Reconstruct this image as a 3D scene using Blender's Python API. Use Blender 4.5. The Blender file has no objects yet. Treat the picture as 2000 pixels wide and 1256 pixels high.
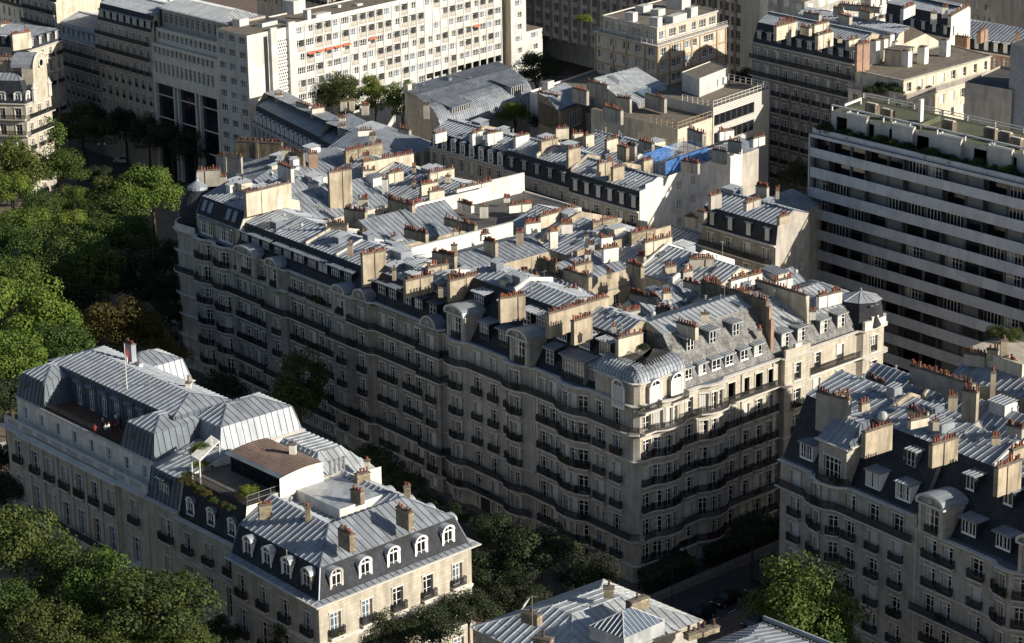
import bpy, math, random
from math import sin, cos, pi, radians as rad
from mathutils import Vector, Matrix
RND = random.Random(7)
C = bpy.context.scene.collection
# ---------------------------------------------------------------- camera, sky, sun, exposure
scene = bpy.context.scene
F, PITCH, ROLL, H = 4650.0, rad(16.2), math.atan(230/15800.0), 115.0
cd = bpy.data.cameras.new('camera'); cam = bpy.data.objects.new('camera', cd); C.objects.link(cam)
cd.sensor_width = 36; cd.lens = 36*F/2000; cd.clip_start = 1; cd.clip_end = 6000
FW = Vector((0, cos(PITCH), -sin(PITCH))); r0 = Vector((1, 0, 0)); u0 = r0.cross(FW)
RR = cos(ROLL)*r0 - sin(ROLL)*u0; UU = cos(ROLL)*u0 + sin(ROLL)*r0
cam.matrix_world = Matrix(((RR.x, UU.x, -FW.x, 0), (RR.y, UU.y, -FW.y, 0), (RR.z, UU.z, -FW.z, H), (0, 0, 0, 1)))
scene.camera = cam
SUN_AZ, SUN_EL = 65.0, 22.0          # degrees right of "behind the camera", above the horizon
sdir = Vector((cos(rad(SUN_EL))*sin(rad(SUN_AZ)), -cos(rad(SUN_EL))*cos(rad(SUN_AZ)), sin(rad(SUN_EL))))
w = bpy.data.worlds.new('World'); scene.world = w; w.use_nodes = True
nt = w.node_tree; sky = nt.nodes.new('ShaderNodeTexSky'); sky.sky_type = 'NISHITA'; sky.sun_disc = False
sky.sun_elevation = rad(SUN_EL); sky.sun_rotation = math.atan2(sdir.x, sdir.y); sky.altitude = 100; sky.air_density = 1.0; sky.dust_density = 1.2
bg = nt.nodes['Background']; bg.inputs[1].default_value = 0.062; nt.links.new(sky.outputs[0], bg.inputs[0])
sl = bpy.data.lights.new('sun', 'SUN'); sl.energy = 5.0; sl.angle = rad(0.5); sl.color = (1.0, 0.91, 0.76)
so = bpy.data.objects.new('sun', sl); C.objects.link(so); so.rotation_euler = sdir.to_track_quat('Z', 'Y').to_euler()
scene.view_settings.view_transform = 'Standard'; scene.view_settings.look = 'None'
scene.view_settings.exposure = 0.45; scene.view_settings.gamma = 1.0
try: scene.cycles.max_bounces = 5; scene.cycles.diffuse_bounces = 3; scene.cycles.use_denoising = True
except Exception: pass

def P(px, py, z):                     # the point at height z that the photograph shows at pixel (px, py)
    d = FW + RR*((px-1000)/F) - UU*((py-628)/F)
    t = (z-H)/d.z
    return Vector((d.x*t, d.y*t))
def v3(p, z): return Vector((p[0], p[1], z))
K = Vector((15.1, 276.6)); AD = Vector((sin(rad(-35.5)), cos(rad(-35.5)))); CDD = Vector((sin(rad(45)), cos(rad(45))))
def S(t, s): return K + AD*t + CDD*s  # main block frame: t along the long street, s into the block

# ---------------------------------------------------------------- materials
M = {}
def mat(name, col, rough=.8, metal=0., kind=None, var=.12, scale=.6, col2=None, bump=0., **kw):
    m = bpy.data.materials.new(name); m.use_nodes = True; M[name] = m
    n = m.node_tree; N = n.nodes; L = n.links; bs = N['Principled BSDF']
    bs.inputs['Roughness'].default_value = rough; bs.inputs['Metallic'].default_value = metal
    if 'spec' in kw: bs.inputs['Specular IOR Level'].default_value = kw['spec']
    c = tuple(col)+(1,)
    geo = N.new('ShaderNodeNewGeometry'); uv = N.new('ShaderNodeUVMap')
    ns = N.new('ShaderNodeTexNoise'); ns.inputs['Scale'].default_value = scale; ns.inputs['Detail'].default_value = 6; ns.inputs['Roughness'].default_value = .65
    L.new(geo.outputs['Position'], ns.inputs['Vector'])
    ramp = N.new('ShaderNodeMapRange'); ramp.inputs[1].default_value = .3; ramp.inputs[2].default_value = .7
    ramp.inputs[3].default_value = 1-var*1.6; ramp.inputs[4].default_value = 1+var
    L.new(ns.outputs[0], ramp.inputs[0])
    mul = N.new('ShaderNodeVectorMath'); mul.operation = 'SCALE'
    L.new(ramp.outputs[0], mul.inputs['Scale'])
    src = None
    def brick(sx, sy, c1, c2, cm, ms, off=.5, bias=0.):
        b = N.new('ShaderNodeTexBrick'); L.new(uv.outputs[0], b.inputs['Vector'])
        b.inputs['Color1'].default_value = tuple(c1)+(1,); b.inputs['Color2'].default_value = tuple(c2)+(1,); b.inputs['Mortar'].default_value = tuple(cm)+(1,)
        b.inputs['Scale'].default_value = 1.; b.inputs['Brick Width'].default_value = sx; b.inputs['Row Height'].default_value = sy
        b.inputs['Mortar Size'].default_value = ms; b.inputs['Bias'].default_value = bias; b.offset = off; return b
    if kind == 'stone':
        b = brick(1.1, .42, [x*1.05 for x in col], [x*.9 for x in col], [x*.68 for x in col], .018); src = b.outputs[0]
        # rain streaks running down the wall
        mp = N.new('ShaderNodeMapping'); mp.inputs['Scale'].default_value = (1.3, .12, 1); L.new(uv.outputs[0], mp.inputs[0])
        n2 = N.new('ShaderNodeTexNoise'); n2.inputs['Scale'].default_value = 1.; n2.inputs['Detail'].default_value = 4; L.new(mp.outputs[0], n2.inputs['Vector'])
        r2 = N.new('ShaderNodeMapRange'); r2.inputs[1].default_value = .35; r2.inputs[2].default_value = .65; r2.inputs[3].default_value = .78; r2.inputs[4].default_value = 1.08; L.new(n2.outputs[0], r2.inputs[0])
        s2 = N.new('ShaderNodeVectorMath'); s2.operation = 'SCALE'; L.new(src, s2.inputs[0]); L.new(r2.outputs[0], s2.inputs['Scale']); src = s2.outputs[0]
    elif kind == 'plaster':
        mp = N.new('ShaderNodeMapping'); mp.inputs['Scale'].default_value = (.9, .16, 1); L.new(uv.outputs[0], mp.inputs[0])
        n2 = N.new('ShaderNodeTexNoise'); n2.inputs['Scale'].default_value = 1.; n2.inputs['Detail'].default_value = 6; L.new(mp.outputs[0], n2.inputs['Vector'])
        mx = N.new('ShaderNodeMix'); mx.data_type = 'RGBA'; r2 = N.new('ShaderNodeMapRange'); r2.inputs[1].default_value = .42; r2.inputs[2].default_value = .72; L.new(n2.outputs[0], r2.inputs[0]); L.new(r2.outputs[0], mx.inputs[0])
        mx.inputs[6].default_value = c; mx.inputs[7].default_value = tuple(col2 or [x*.72 for x in col])+(1,)
        vo = N.new('ShaderNodeTexVoronoi'); vo.distance = 'CHEBYCHEV'; vo.inputs['Scale'].default_value = .33; L.new(uv.outputs[0], vo.inputs['Vector']); sp = N.new('ShaderNodeSeparateColor'); L.new(vo.outputs['Color'], sp.inputs[0])
        r3 = N.new('ShaderNodeMapRange'); r3.inputs[3].default_value = .86; r3.inputs[4].default_value = 1.06; L.new(sp.outputs[0], r3.inputs[0]); s3 = N.new('ShaderNodeVectorMath'); s3.operation = 'SCALE'; L.new(mx.outputs[2], s3.inputs[0]); L.new(r3.outputs[0], s3.inputs['Scale']); src = s3.outputs[0]
    elif kind == 'zinc':
        b = brick(kw.get('pl', 2.2), .62, [x*1.15 for x in col], [x*.82 for x in col], [x*.9 for x in col], .0, .37); src = b.outputs[0]
        mp = N.new('ShaderNodeMapping'); mp.inputs['Rotation'].default_value = (0, 0, pi/2); 
        L.new(uv.outputs[0], mp.inputs[0]); L.new(mp.outputs[0], b.inputs['Vector'])
        rr = N.new('ShaderNodeMapRange'); rr.inputs[3].default_value = rough-.12; rr.inputs[4].default_value = rough+.15; L.new(ns.outputs[0], rr.inputs[0]); L.new(rr.outputs[0], bs.inputs['Roughness'])
    elif kind == 'slate':
        b = brick(.3, .2, [x*1.35 for x in col], [x*.7 for x in col], [x*.5 for x in col], .02); src = b.outputs[0]
    elif kind == 'brick':
        b = brick(.24, .08, col, [x*.6 for x in col], (.4, .36, .3), .012); src = b.outputs[0]
    elif kind == 'rubble':
        b = brick(.55, .26, [x*1.15 for x in col], [x*.6 for x in col], [x*.55 for x in col], .03, .4); src = b.outputs[0]
    elif kind == 'planks':
        b = brick(3., .16, col, [x*.6 for x in col], [x*.3 for x in col], .012, .4); src = b.outputs[0]
    elif kind == 'boards':
        b = brick(90., kw.get('row', .3), col, [x*.96 for x in col], [x*.35 for x in col], kw.get('ms', .05), 0); src = b.outputs[0]
    elif kind == 'tiles':
        b = brick(.5, .5, col, [x*.8 for x in col], [x*.5 for x in col], .03, 0.); src = b.outputs[0]
    elif kind == 'leaf':
        oi = N.new('ShaderNodeObjectInfo'); mx = N.new('ShaderNodeMix'); mx.data_type = 'RGBA'
        n2 = N.new('ShaderNodeTexNoise'); n2.inputs['Scale'].default_value = .9; n2.inputs['Detail'].default_value = 5; L.new(geo.outputs['Position'], n2.inputs['Vector'])
        r2 = N.new('ShaderNodeMapRange'); r2.inputs[1].default_value = .4; r2.inputs[2].default_value = .65; L.new(n2.outputs[0], r2.inputs[0]); L.new(r2.outputs[0], mx.inputs[0])
        mx.inputs[6].default_value = c; mx.inputs[7].default_value = tuple(col2 or col)+(1,); src = mx.outputs[2]
        tr = N.new('ShaderNodeBsdfTranslucent'); ms = N.new('ShaderNodeMixShader'); ms.inputs[0].default_value = .25
        L.new(bs.outputs[0], ms.inputs[1]); L.new(tr.outputs[0], ms.inputs[2]); L.new(ms.outputs[0], N['Material Output'].inputs[0])
        L.new(mul.outputs[0], tr.inputs[0])
    if src is None:
        mul.inputs[0].default_value = col
    else: L.new(src, mul.inputs[0])
    L.new(mul.outputs[0], bs.inputs['Base Color'])
    if bump:
        bp = N.new('ShaderNodeBump'); bp.inputs['Strength'].default_value = bump; bp.inputs['Distance'].default_value = .1
        L.new(ns.outputs[0], bp.inputs['Height']); L.new(bp.outputs[0], bs.inputs['Normal'])
    return m
mat('stone', (.43, .405, .365), .85, kind='stone', var=.14)
mat('stone_warm', (.47, .43, .36), .85, kind='stone', var=.12)
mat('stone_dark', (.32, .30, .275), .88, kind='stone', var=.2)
mat('stone_pale', (.50, .46, .38), .85, kind='stone', var=.1)
mat('trim', (.47, .44, .39), .8, var=.2, scale=.9)
mat('trim_pale', (.60, .58, .54), .8, var=.12)
mat('plaster_tan', (.43, .37, .28), .9, kind='plaster', var=.16, col2=(.25, .21, .16))
mat('plaster_cream', (.60, .55, .45), .9, kind='plaster', var=.12, col2=(.40, .35, .27))
mat('plaster_white', (.74, .73, .69), .9, kind='plaster', var=.08, col2=(.55, .52, .46))
mat('plaster_grey', (.42, .39, .35), .9, kind='plaster', var=.1)
mat('plaster_sooty', (.15, .13, .10), .95, kind='plaster', var=.3, col2=(.33, .27, .18))
mat('concrete', (.62, .64, .68), .85, kind='plaster', var=.05, col2=(.52, .54, .57))
mat('white_panel', (.56, .56, .55), .7, kind='plaster', var=.06, col2=(.46, .445, .42))
mat('beige_panel', (.56, .50, .42), .8, kind='plaster', var=.06)
mat('ochre', (.42, .31, .20), .8, var=.1)
mat('zinc', (.31, .34, .385), .5, .3, kind='zinc', var=.14, scale=.35)
mat('zinc_pale', (.43, .46, .49), .5, .3, kind='zinc', var=.15, scale=.35)  # lighter copy of zinc: sunlight put into the colour for roofs seen lit
mat('zinc_dark', (.10, .125, .16), .55, .2, kind='zinc', var=.18, scale=.4)
mat('zinc_brown', (.17, .12, .10), .6, .1, kind='zinc', var=.2, scale=.4)
mat('lead', (.18, .21, .26), .5, .3, var=.2)
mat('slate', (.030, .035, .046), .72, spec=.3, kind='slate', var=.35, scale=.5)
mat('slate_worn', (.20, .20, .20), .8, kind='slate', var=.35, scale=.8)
mat('tar', (.085, .082, .085), .9, var=.25, scale=.25)
mat('gravel', (.17, .145, .115), .95, var=.3, scale=.8)
mat('green_roof', (.10, .11, .065), .95, var=.25, scale=.15)
mat('terracotta', (.29, .095, .05), .85, var=.45, scale=2.5)
mat('pot_dark', (.13, .07, .05), .9, var=.4, scale=2.5)
mat('cap', (.15, .13, .11), .95, var=.35, scale=1.5)
mat('brick', (.34, .16, .10), .9, kind='brick', var=.2)
mat('rubble', (.33, .28, .20), .95, kind='rubble', var=.25, scale=1.)
mat('iron', (.018, .019, .022), .55, .3, var=.1)
mat('glass', (.012, .014, .018), .12, 0, var=.3, scale=.3, spec=.6)
mat('glass_sky', (.10, .14, .20), .15, 0, var=.4, scale=.3, spec=.7)
mat('curtain', (.42, .41, .38), .8, var=.25, scale=2.)
mat('frame', (.85, .85, .84), .6, var=.04)
mat('shutter', (.74, .74, .73), .7, kind='boards', row=.07, ms=.012, var=.06)
mat('shutter_grey', (.28, .28, .29), .75, kind='boards', row=.1, ms=.012, var=.08)
mat('red_cloth', (.22, .03, .03), .8, var=.1); mat('white_cloth', (.7, .7, .7), .8, var=.1)
mat('orange_cloth', (.50, .15, .08), .8, var=.1)
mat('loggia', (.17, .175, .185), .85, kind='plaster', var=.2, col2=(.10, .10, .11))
mat('white_paint', (.66, .66, .64), .6, var=.04)
mat('boards_white', (.66, .64, .60), .6, kind='boards', row=.32, ms=.07, var=.04)
mat('asphalt', (.045, .045, .048), .9, var=.2, scale=.3)
mat('pavement', (.12, .11, .10), .9, var=.2, scale=.4)
mat('path', (.16, .12, .09), .95, var=.2, scale=.3)
mat('kerb', (.24, .23, .21), .9, var=.15)
mat('deck', (.16, .085, .055), .7, kind='planks', var=.2)
mat('terrace_tile', (.16, .15, .14), .9, kind='tiles', var=.25)
mat('bark', (.07, .055, .04), .95, var=.3, scale=2.)
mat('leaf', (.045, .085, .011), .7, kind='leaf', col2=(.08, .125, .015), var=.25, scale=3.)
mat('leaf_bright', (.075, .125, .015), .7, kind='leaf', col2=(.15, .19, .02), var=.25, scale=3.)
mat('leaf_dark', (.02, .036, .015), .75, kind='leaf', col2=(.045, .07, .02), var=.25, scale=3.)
mat('leaf_autumn', (.12, .085, .015), .75, kind='leaf', col2=(.08, .085, .015), var=.3, scale=3.)
mat('leaf_olive', (.038, .065, .012), .75, kind='leaf', col2=(.095, .115, .02), var=.3, scale=3.)
mat('blue_net', (.07, .22, .60), .8, var=.25, scale=1.2)
mat('grey_net', (.22, .30, .40), .8, var=.25, scale=1.2)
mat('car_black', (.012, .013, .016), .25, .2, var=.05); mat('car_white', (.65, .66, .66), .3, .1, var=.03)
mat('car_grey', (.12, .13, .14), .3, .4, var=.05); mat('car_blue', (.03, .05, .09), .3, .3, var=.05); mat('tyre', (.01, .01, .01), .9)
mat('metal', (.45, .46, .46), .4, .7, var=.1)
mat('skin', (.45, .27, .18), .7); mat('hair', (.03, .02, .015), .8)
mat('cloth_dark', (.02, .022, .03), .9); mat('cloth_blue', (.04, .07, .14), .9)
mat('curtainwall', (.010, .013, .022), .1, .0, var=.5, scale=.2, spec=.7)
mat('tile_blue', (.25, .28, .33), .5, kind='tiles', var=.08)

for k_ in ('blue_net', 'grey_net'):      # woven netting lets part of the light through
    n_ = M[k_].node_tree; t_ = n_.nodes.new('ShaderNodeBsdfTransparent'); x_ = n_.nodes.new('ShaderNodeMixShader'); x_.inputs[0].default_value = .55
    n_.links.new(n_.nodes['Principled BSDF'].outputs[0], x_.inputs[1]); n_.links.new(t_.outputs[0], x_.inputs[2]); n_.links.new(x_.outputs[0], n_.nodes['Material Output'].inputs[0])
for k_ in ('terracotta', 'pot_dark', 'leaf', 'leaf_bright', 'leaf_dark', 'leaf_olive', 'leaf_autumn'):   # each pot and tree its own tone
    n_ = M[k_].node_tree; oi = n_.nodes.new('ShaderNodeObjectInfo'); r_ = n_.nodes.new('ShaderNodeMapRange'); r_.inputs[3].default_value = .35 if 'leaf' not in k_ else .7; r_.inputs[4].default_value = 1.25
    h_ = n_.nodes.new('ShaderNodeHueSaturation'); n_.links.new(oi.outputs['Random'], r_.inputs[0]); n_.links.new(r_.outputs[0], h_.inputs['Value']); h2 = n_.nodes.new('ShaderNodeMapRange'); h2.inputs[3].default_value = .485; h2.inputs[4].default_value = .515; w_ = n_.nodes.new('ShaderNodeMath'); w_.operation = 'FRACT'; w2 = n_.nodes.new('ShaderNodeMath'); w2.operation = 'MULTIPLY'; w2.inputs[1].default_value = 7.3
    n_.links.new(oi.outputs['Random'], w2.inputs[0]); n_.links.new(w2.outputs[0], w_.inputs[0]); n_.links.new(w_.outputs[0], h2.inputs[0]); n_.links.new(h2.outputs[0], h_.inputs['Hue'])
    src_ = n_.nodes['Principled BSDF'].inputs['Base Color'].links[0].from_socket; tg = [l.to_socket for l in src_.links]
    n_.links.new(src_, h_.inputs['Color'])
    for t_ in tg: n_.links.new(h_.outputs[0], t_)

# ---------------------------------------------------------------- mesh builder
class MB:
    def __init__(s): s.v = []; s.f = []; s.m = []; s.uv = []; s.mats = []
    def mi(s, m):
        if m not in s.mats: s.mats.append(m)
        return s.mats.index(m)
    def poly(s, pts, m, uv=None):
        k = len(s.v); pts = [Vector(p) for p in pts]; s.v += pts; s.f.append(list(range(k, k+len(pts)))); s.m.append(s.mi(m))
        if uv is None:
            e = (pts[1]-pts[0]); n = None
            for i in range(2, len(pts)):
                n = e.cross(pts[i]-pts[0])
                if n.length > 1e-6: break
            if n is None or n.length < 1e-9 or e.length < 1e-9: uv = [(0, 0)]*len(pts)
            else:
                n.normalize()
                if abs(n.z) > .95: U = Vector((1, 0, 0)); V = n.cross(U)
                else: U = Vector((0, 0, 1)).cross(n).normalized(); V = n.cross(U)
                uv = [(p.dot(U), p.dot(V)) for p in pts]
        s.uv += uv
    def box(s, o, x, y, z, m, skip=''):   # o corner, x y z edge vectors
        o = Vector(o); x = Vector(x); y = Vector(y); z = Vector(z)
        if x.cross(y).dot(z) < 0: o = o+x; x = -x
        if 'b' not in skip: s.poly([o, o+y, o+x+y, o+x], m)
        if 't' not in skip: s.poly([o+z, o+x+z, o+x+y+z, o+y+z], m)
        s.poly([o, o+x, o+x+z, o+z], m); s.poly([o+x, o+x+y, o+x+y+z, o+x+z], m)
        s.poly([o+x+y, o+y, o+y+z, o+x+y+z], m); s.poly([o+y, o, o+z, o+y+z], m)
    def cbox(s, c, sx, sy, sz, m, ang=0):  # box centred in x, y on c, rising from c.z
        a = Vector((cos(ang), sin(ang), 0)); b = Vector((-sin(ang), cos(ang), 0)); c = Vector(c)
        s.box(c-a*sx/2-b*sy/2, a*sx, b*sy, (0, 0, sz), m)
    def tube(s, p, q, r, m, r2=None, n=6, cap=True):
        p = Vector(p); q = Vector(q); r2 = r if r2 is None else r2; d = (q-p)
        if d.length < 1e-6: return
        d.normalize(); a = d.orthogonal().normalized(); b = d.cross(a)
        A = [p+(a*cos(2*pi*i/n)+b*sin(2*pi*i/n))*r for i in range(n)]; B = [q+(a*cos(2*pi*i/n)+b*sin(2*pi*i/n))*r2 for i in range(n)]
        for i in range(n): j = (i+1) % n; s.poly([A[i], A[j], B[j], B[i]], m)
        if cap: s.poly(B, m); s.poly(A[::-1], m)
    def lathe(s, c, prof, m, n=16):       # prof [(r, z)] round vertical axis through c
        c = Vector(c)
        for (r1, z1), (r2, z2) in zip(prof, prof[1:]):
            for i in range(n):
                a, b = 2*pi*i/n, 2*pi*(i+1)/n
                q = [c+Vector((r1*cos(a), r1*sin(a), z1)), c+Vector((r1*cos(b), r1*sin(b), z1)), c+Vector((r2*cos(b), r2*sin(b), z2)), c+Vector((r2*cos(a), r2*sin(a), z2))]
                if r2 < 1e-4: q = q[:3]
                elif r1 < 1e-4: q = [q[0], q[2], q[3]]
                s.poly(q, m)
    def mesh(s, name, org=None):
        me = bpy.data.meshes.new(name); o = Vector(org) if org is not None else Vector((0, 0, 0))
        me.from_pydata([tuple(v-o) for v in s.v], [], s.f); me.polygons.foreach_set('material_index', s.m)
        for m in s.mats: me.materials.append(M[m])
        l = me.uv_layers.new(name='UVMap'); l.data.foreach_set('uv', [c for u in s.uv for c in u]); me.update(); return me

def obj(name, me, parent=None, loc=(0, 0, 0), rz=0., **props):
    o = bpy.data.objects.new(name, me); C.objects.link(o); o.location = loc; o.rotation_euler = (0, 0, rz)
    if parent is not None: o.parent = parent
    for k, v in props.items():
        if v is not None: o[k] = v
    return o
class Thing:                           # an Empty at the base of a thing; its parts are its children
    def __init__(s, name, label, cat, loc, group=None):
        s.loc = Vector(loc); s.root = obj(name, None, None, s.loc, label=label, category=cat, group=group); s.count = {}
    def part(s, name, mb, parent=None, label=None):
        if not mb.f: return None
        par = parent or s.root; org = s.loc
        return obj(name, mb.mesh(name, org), par, label=label) if parent is None else obj(name, mb.mesh(name, s.loc+parent.location), par, label=label)
    def inst(s, name, me, loc, rz=0., parent=None, scale=None):
        k = name if parent is None else None
        if k:
            s.count[k] = s.count.get(k, 0)+1
            if s.count[k] > 100: return None
        o = obj(name, me, parent or s.root, Vector(loc)-s.loc if parent is None else Vector(loc)-s.loc-parent.location, rz)
        if parent is not None and parent.rotation_euler.z: # keep the child where it was asked for
            R = Matrix.Rotation(-parent.rotation_euler.z, 3, 'Z'); o.location = R @ o.location; o.rotation_euler.z = rz-parent.rotation_euler.z
        if scale: o.scale = scale
        return o
def single(name, mb, label=None, cat=None, group=None, kind=None, loc=(0, 0, 0)):
    return obj(name, mb.mesh(name, loc), None, loc, label=label, category=cat, group=group, kind=kind)

# ---------------------------------------------------------------- paths (outward is the right-hand side)
def nrm(a, b): d = (b-a).normalized(); return Vector((d.y, -d.x))
def off(path, d):
    out = []
    for i, p in enumerate(path):
        n1 = nrm(path[i-1], p) if i > 0 else None; n2 = nrm(p, path[i+1]) if i < len(path)-1 else None
        if n1 is None: n = n2; k = 1
        elif n2 is None: n = n1; k = 1
        else: n = (n1+n2).normalized(); k = 1/max(.35, n.dot(n1))
        out.append(p+n*d*k)
    return out
def sweep(mb, path, prof, m, caps=True):   # prof: [(out, z)] from lower inner round to upper inner
    offs = [off(path, d) for d, z in prof]
    for (A, (d1, z1)), (B, (d2, z2)) in zip(zip(offs, prof), zip(offs[1:], prof[1:])):
        for i in range(len(path)-1): mb.poly([v3(A[i], z1), v3(A[i+1], z1), v3(B[i+1], z2), v3(B[i], z2)], m)
    if caps:
        mb.poly([v3(o[0], z) for o, (d, z) in zip(offs, prof)], m); mb.poly([v3(o[-1], z) for o, (d, z) in zip(offs, prof)][::-1], m)
def rail(mb, path, z, h=1., m='iron', step=.12, wd=.062):
    for a, b in zip(path, path[1:]):
        L = (b-a).length
        if L < .05: continue
        d = (b-a)/L; n = nrm(a, b); dz = Vector((0, 0, 1))
        for zz, hh in ((z+.06, .04), (z+.30, .03), (z+h-.22, .03), (z+h-.05, .05)): mb.box(v3(a-n*.02, zz), v3(d*L, 0), v3(n*.04, 0), dz*hh, m)
        k = max(1, int(L/step))
        for i in range(k+1): q = a+d*(L*i/k); mb.box(v3(q-d*wd/2-n*.012, z+.06), v3(d*wd, 0), v3(n*.024, 0), dz*(h-.08), m, 'bt')
def bar_rail(mb, path, z, h=1., m='white_paint', n=2, post=1.6, t=.05):
    for a, b in zip(path, path[1:]):
        L = (b-a).length; d = (b-a)/L; nn = nrm(a, b); k = max(1, round(L/post))
        for j in range(n): mb.box(v3(a-nn*t/2, z+h*(j+1)/n-t), v3(d*L, 0), v3(nn*t, 0), (0, 0, t), m)
        for i in range(k+1): q = a+d*(L*i/k); mb.box(v3(q-d*t/2-nn*t/2, z), v3(d*t, 0), v3(nn*t, 0), (0, 0, h), m)

# ---------------------------------------------------------------- cached small meshes; local -y is outward
CACHE = {}
def cached(key, fn):
    if key not in CACHE: mb = MB(); fn(mb); CACHE[key] = mb.mesh(str(key[0]))
    return CACHE[key]
def window_mesh(w, h, kind):
    def f(mb):
        g = {'dark': 'glass', 'sky': 'glass_sky', 'half': 'glass', 'strip': 'glass'}.get(kind, 'glass')
        if kind in ('shut', 'shutg'):
            m = 'shutter' if kind == 'shut' else 'shutter_grey'
            k = 4 if kind == 'shut' else 1
            for i in range(k): mb.box((-w/2+w*i/k+.012, -.10, 0), (w/k-.024, 0, 0), (0, .05, 0), (0, 0, h), m)
            mb.poly([(-w/2, 0, 0), (w/2, 0, 0), (w/2, 0, h), (-w/2, 0, h)], 'glass'); return
        mb.poly([(-w/2, 0, 0), (w/2, 0, 0), (w/2, 0, h), (-w/2, 0, h)], g)
        if kind == 'plain': return
        fr = .07
        for x in (-w/2, w/2-fr): mb.box((x, -.05, 0), (fr, 0, 0), (0, .05, 0), (0, 0, h), 'frame')
        mb.box((-w/2+fr, -.05, 0), (w-2*fr, 0, 0), (0, .05, 0), (0, 0, fr+.04), 'frame'); mb.box((-w/2+fr, -.05, h-fr), (w-2*fr, 0, 0), (0, .05, 0), (0, 0, fr), 'frame')
        k = 2 if w < 1.7 else max(2, round(w/.7))
        for i in range(1, k): mb.box((-w/2+w*i/k-.05, -.06, .11), (.10, 0, 0), (0, .06, 0), (0, 0, h-.18), 'frame')
        if h > 1.9 and kind != 'strip': mb.box((-w/2+fr, -.052, h*.74), (w-2*fr, 0, 0), (0, .05, 0), (0, 0, .06), 'frame')
        if h > 1.2 and kind != 'strip': mb.box((-w/2+fr, -.045, h*.38), (w-2*fr, 0, 0), (0, .04, 0), (0, 0, .035), 'frame')
        if kind == 'half':
            mb.box((-w/2+fr, -.03, .1), (w*.42, 0, 0), (0, .02, 0), (0, 0, h-.2), 'curtain')
        if kind == 'sky':
            mb.box((w/2-fr-w*.2, -.03, .1), (w*.2, 0, 0), (0, .02, 0), (0, 0, h-.2), 'curtain')
        if kind == 'open':   # leaves of folding metal shutters against the reveal
            pass
    return cached(('window', round(w, 2), round(h, 2), kind), f)
def balcony_mesh(w, d, h=1.0):
    def f(mb):
        mb.box((-w/2, -d, -.16), (w, 0, 0), (0, d, 0), (0, 0, .16), 'trim_pale')
        for x in (-w/2+.1, w/2-.3): mb.box((x, -d*.7, -.42), (.2, 0, 0), (0, d*.7, 0), (0, 0, .262), 'trim')
        rail(mb, [Vector((-w/2+.05, 0)), Vector((-w/2+.05, -d+.06)), Vector((w/2-.05, -d+.06)), Vector((w/2-.05, 0))], 0, h)
    return cached(('balcony', round(w, 1), round(d, 1), h), f)
def guard_mesh(w, h=.9):
    return cached(('guard', round(w, 1), h), lambda mb: rail(mb, [Vector((-w/2, -.05)), Vector((w/2, -.05))], 0, h))
def pot_mesh(k):
    def f(mb):
        m = 'pot_dark' if k == 3 else 'terracotta'; h = (.62, .8, .5, .7)[k]
        mb.lathe((0, 0, 0), [(.155, 0), (.13, h*.8), (.165, h*.82), (.165, h*.94), (.11, h*.94), (.10, h*.6)], m, 8)
    return cached(('chimney_pot', k), f)

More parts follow.
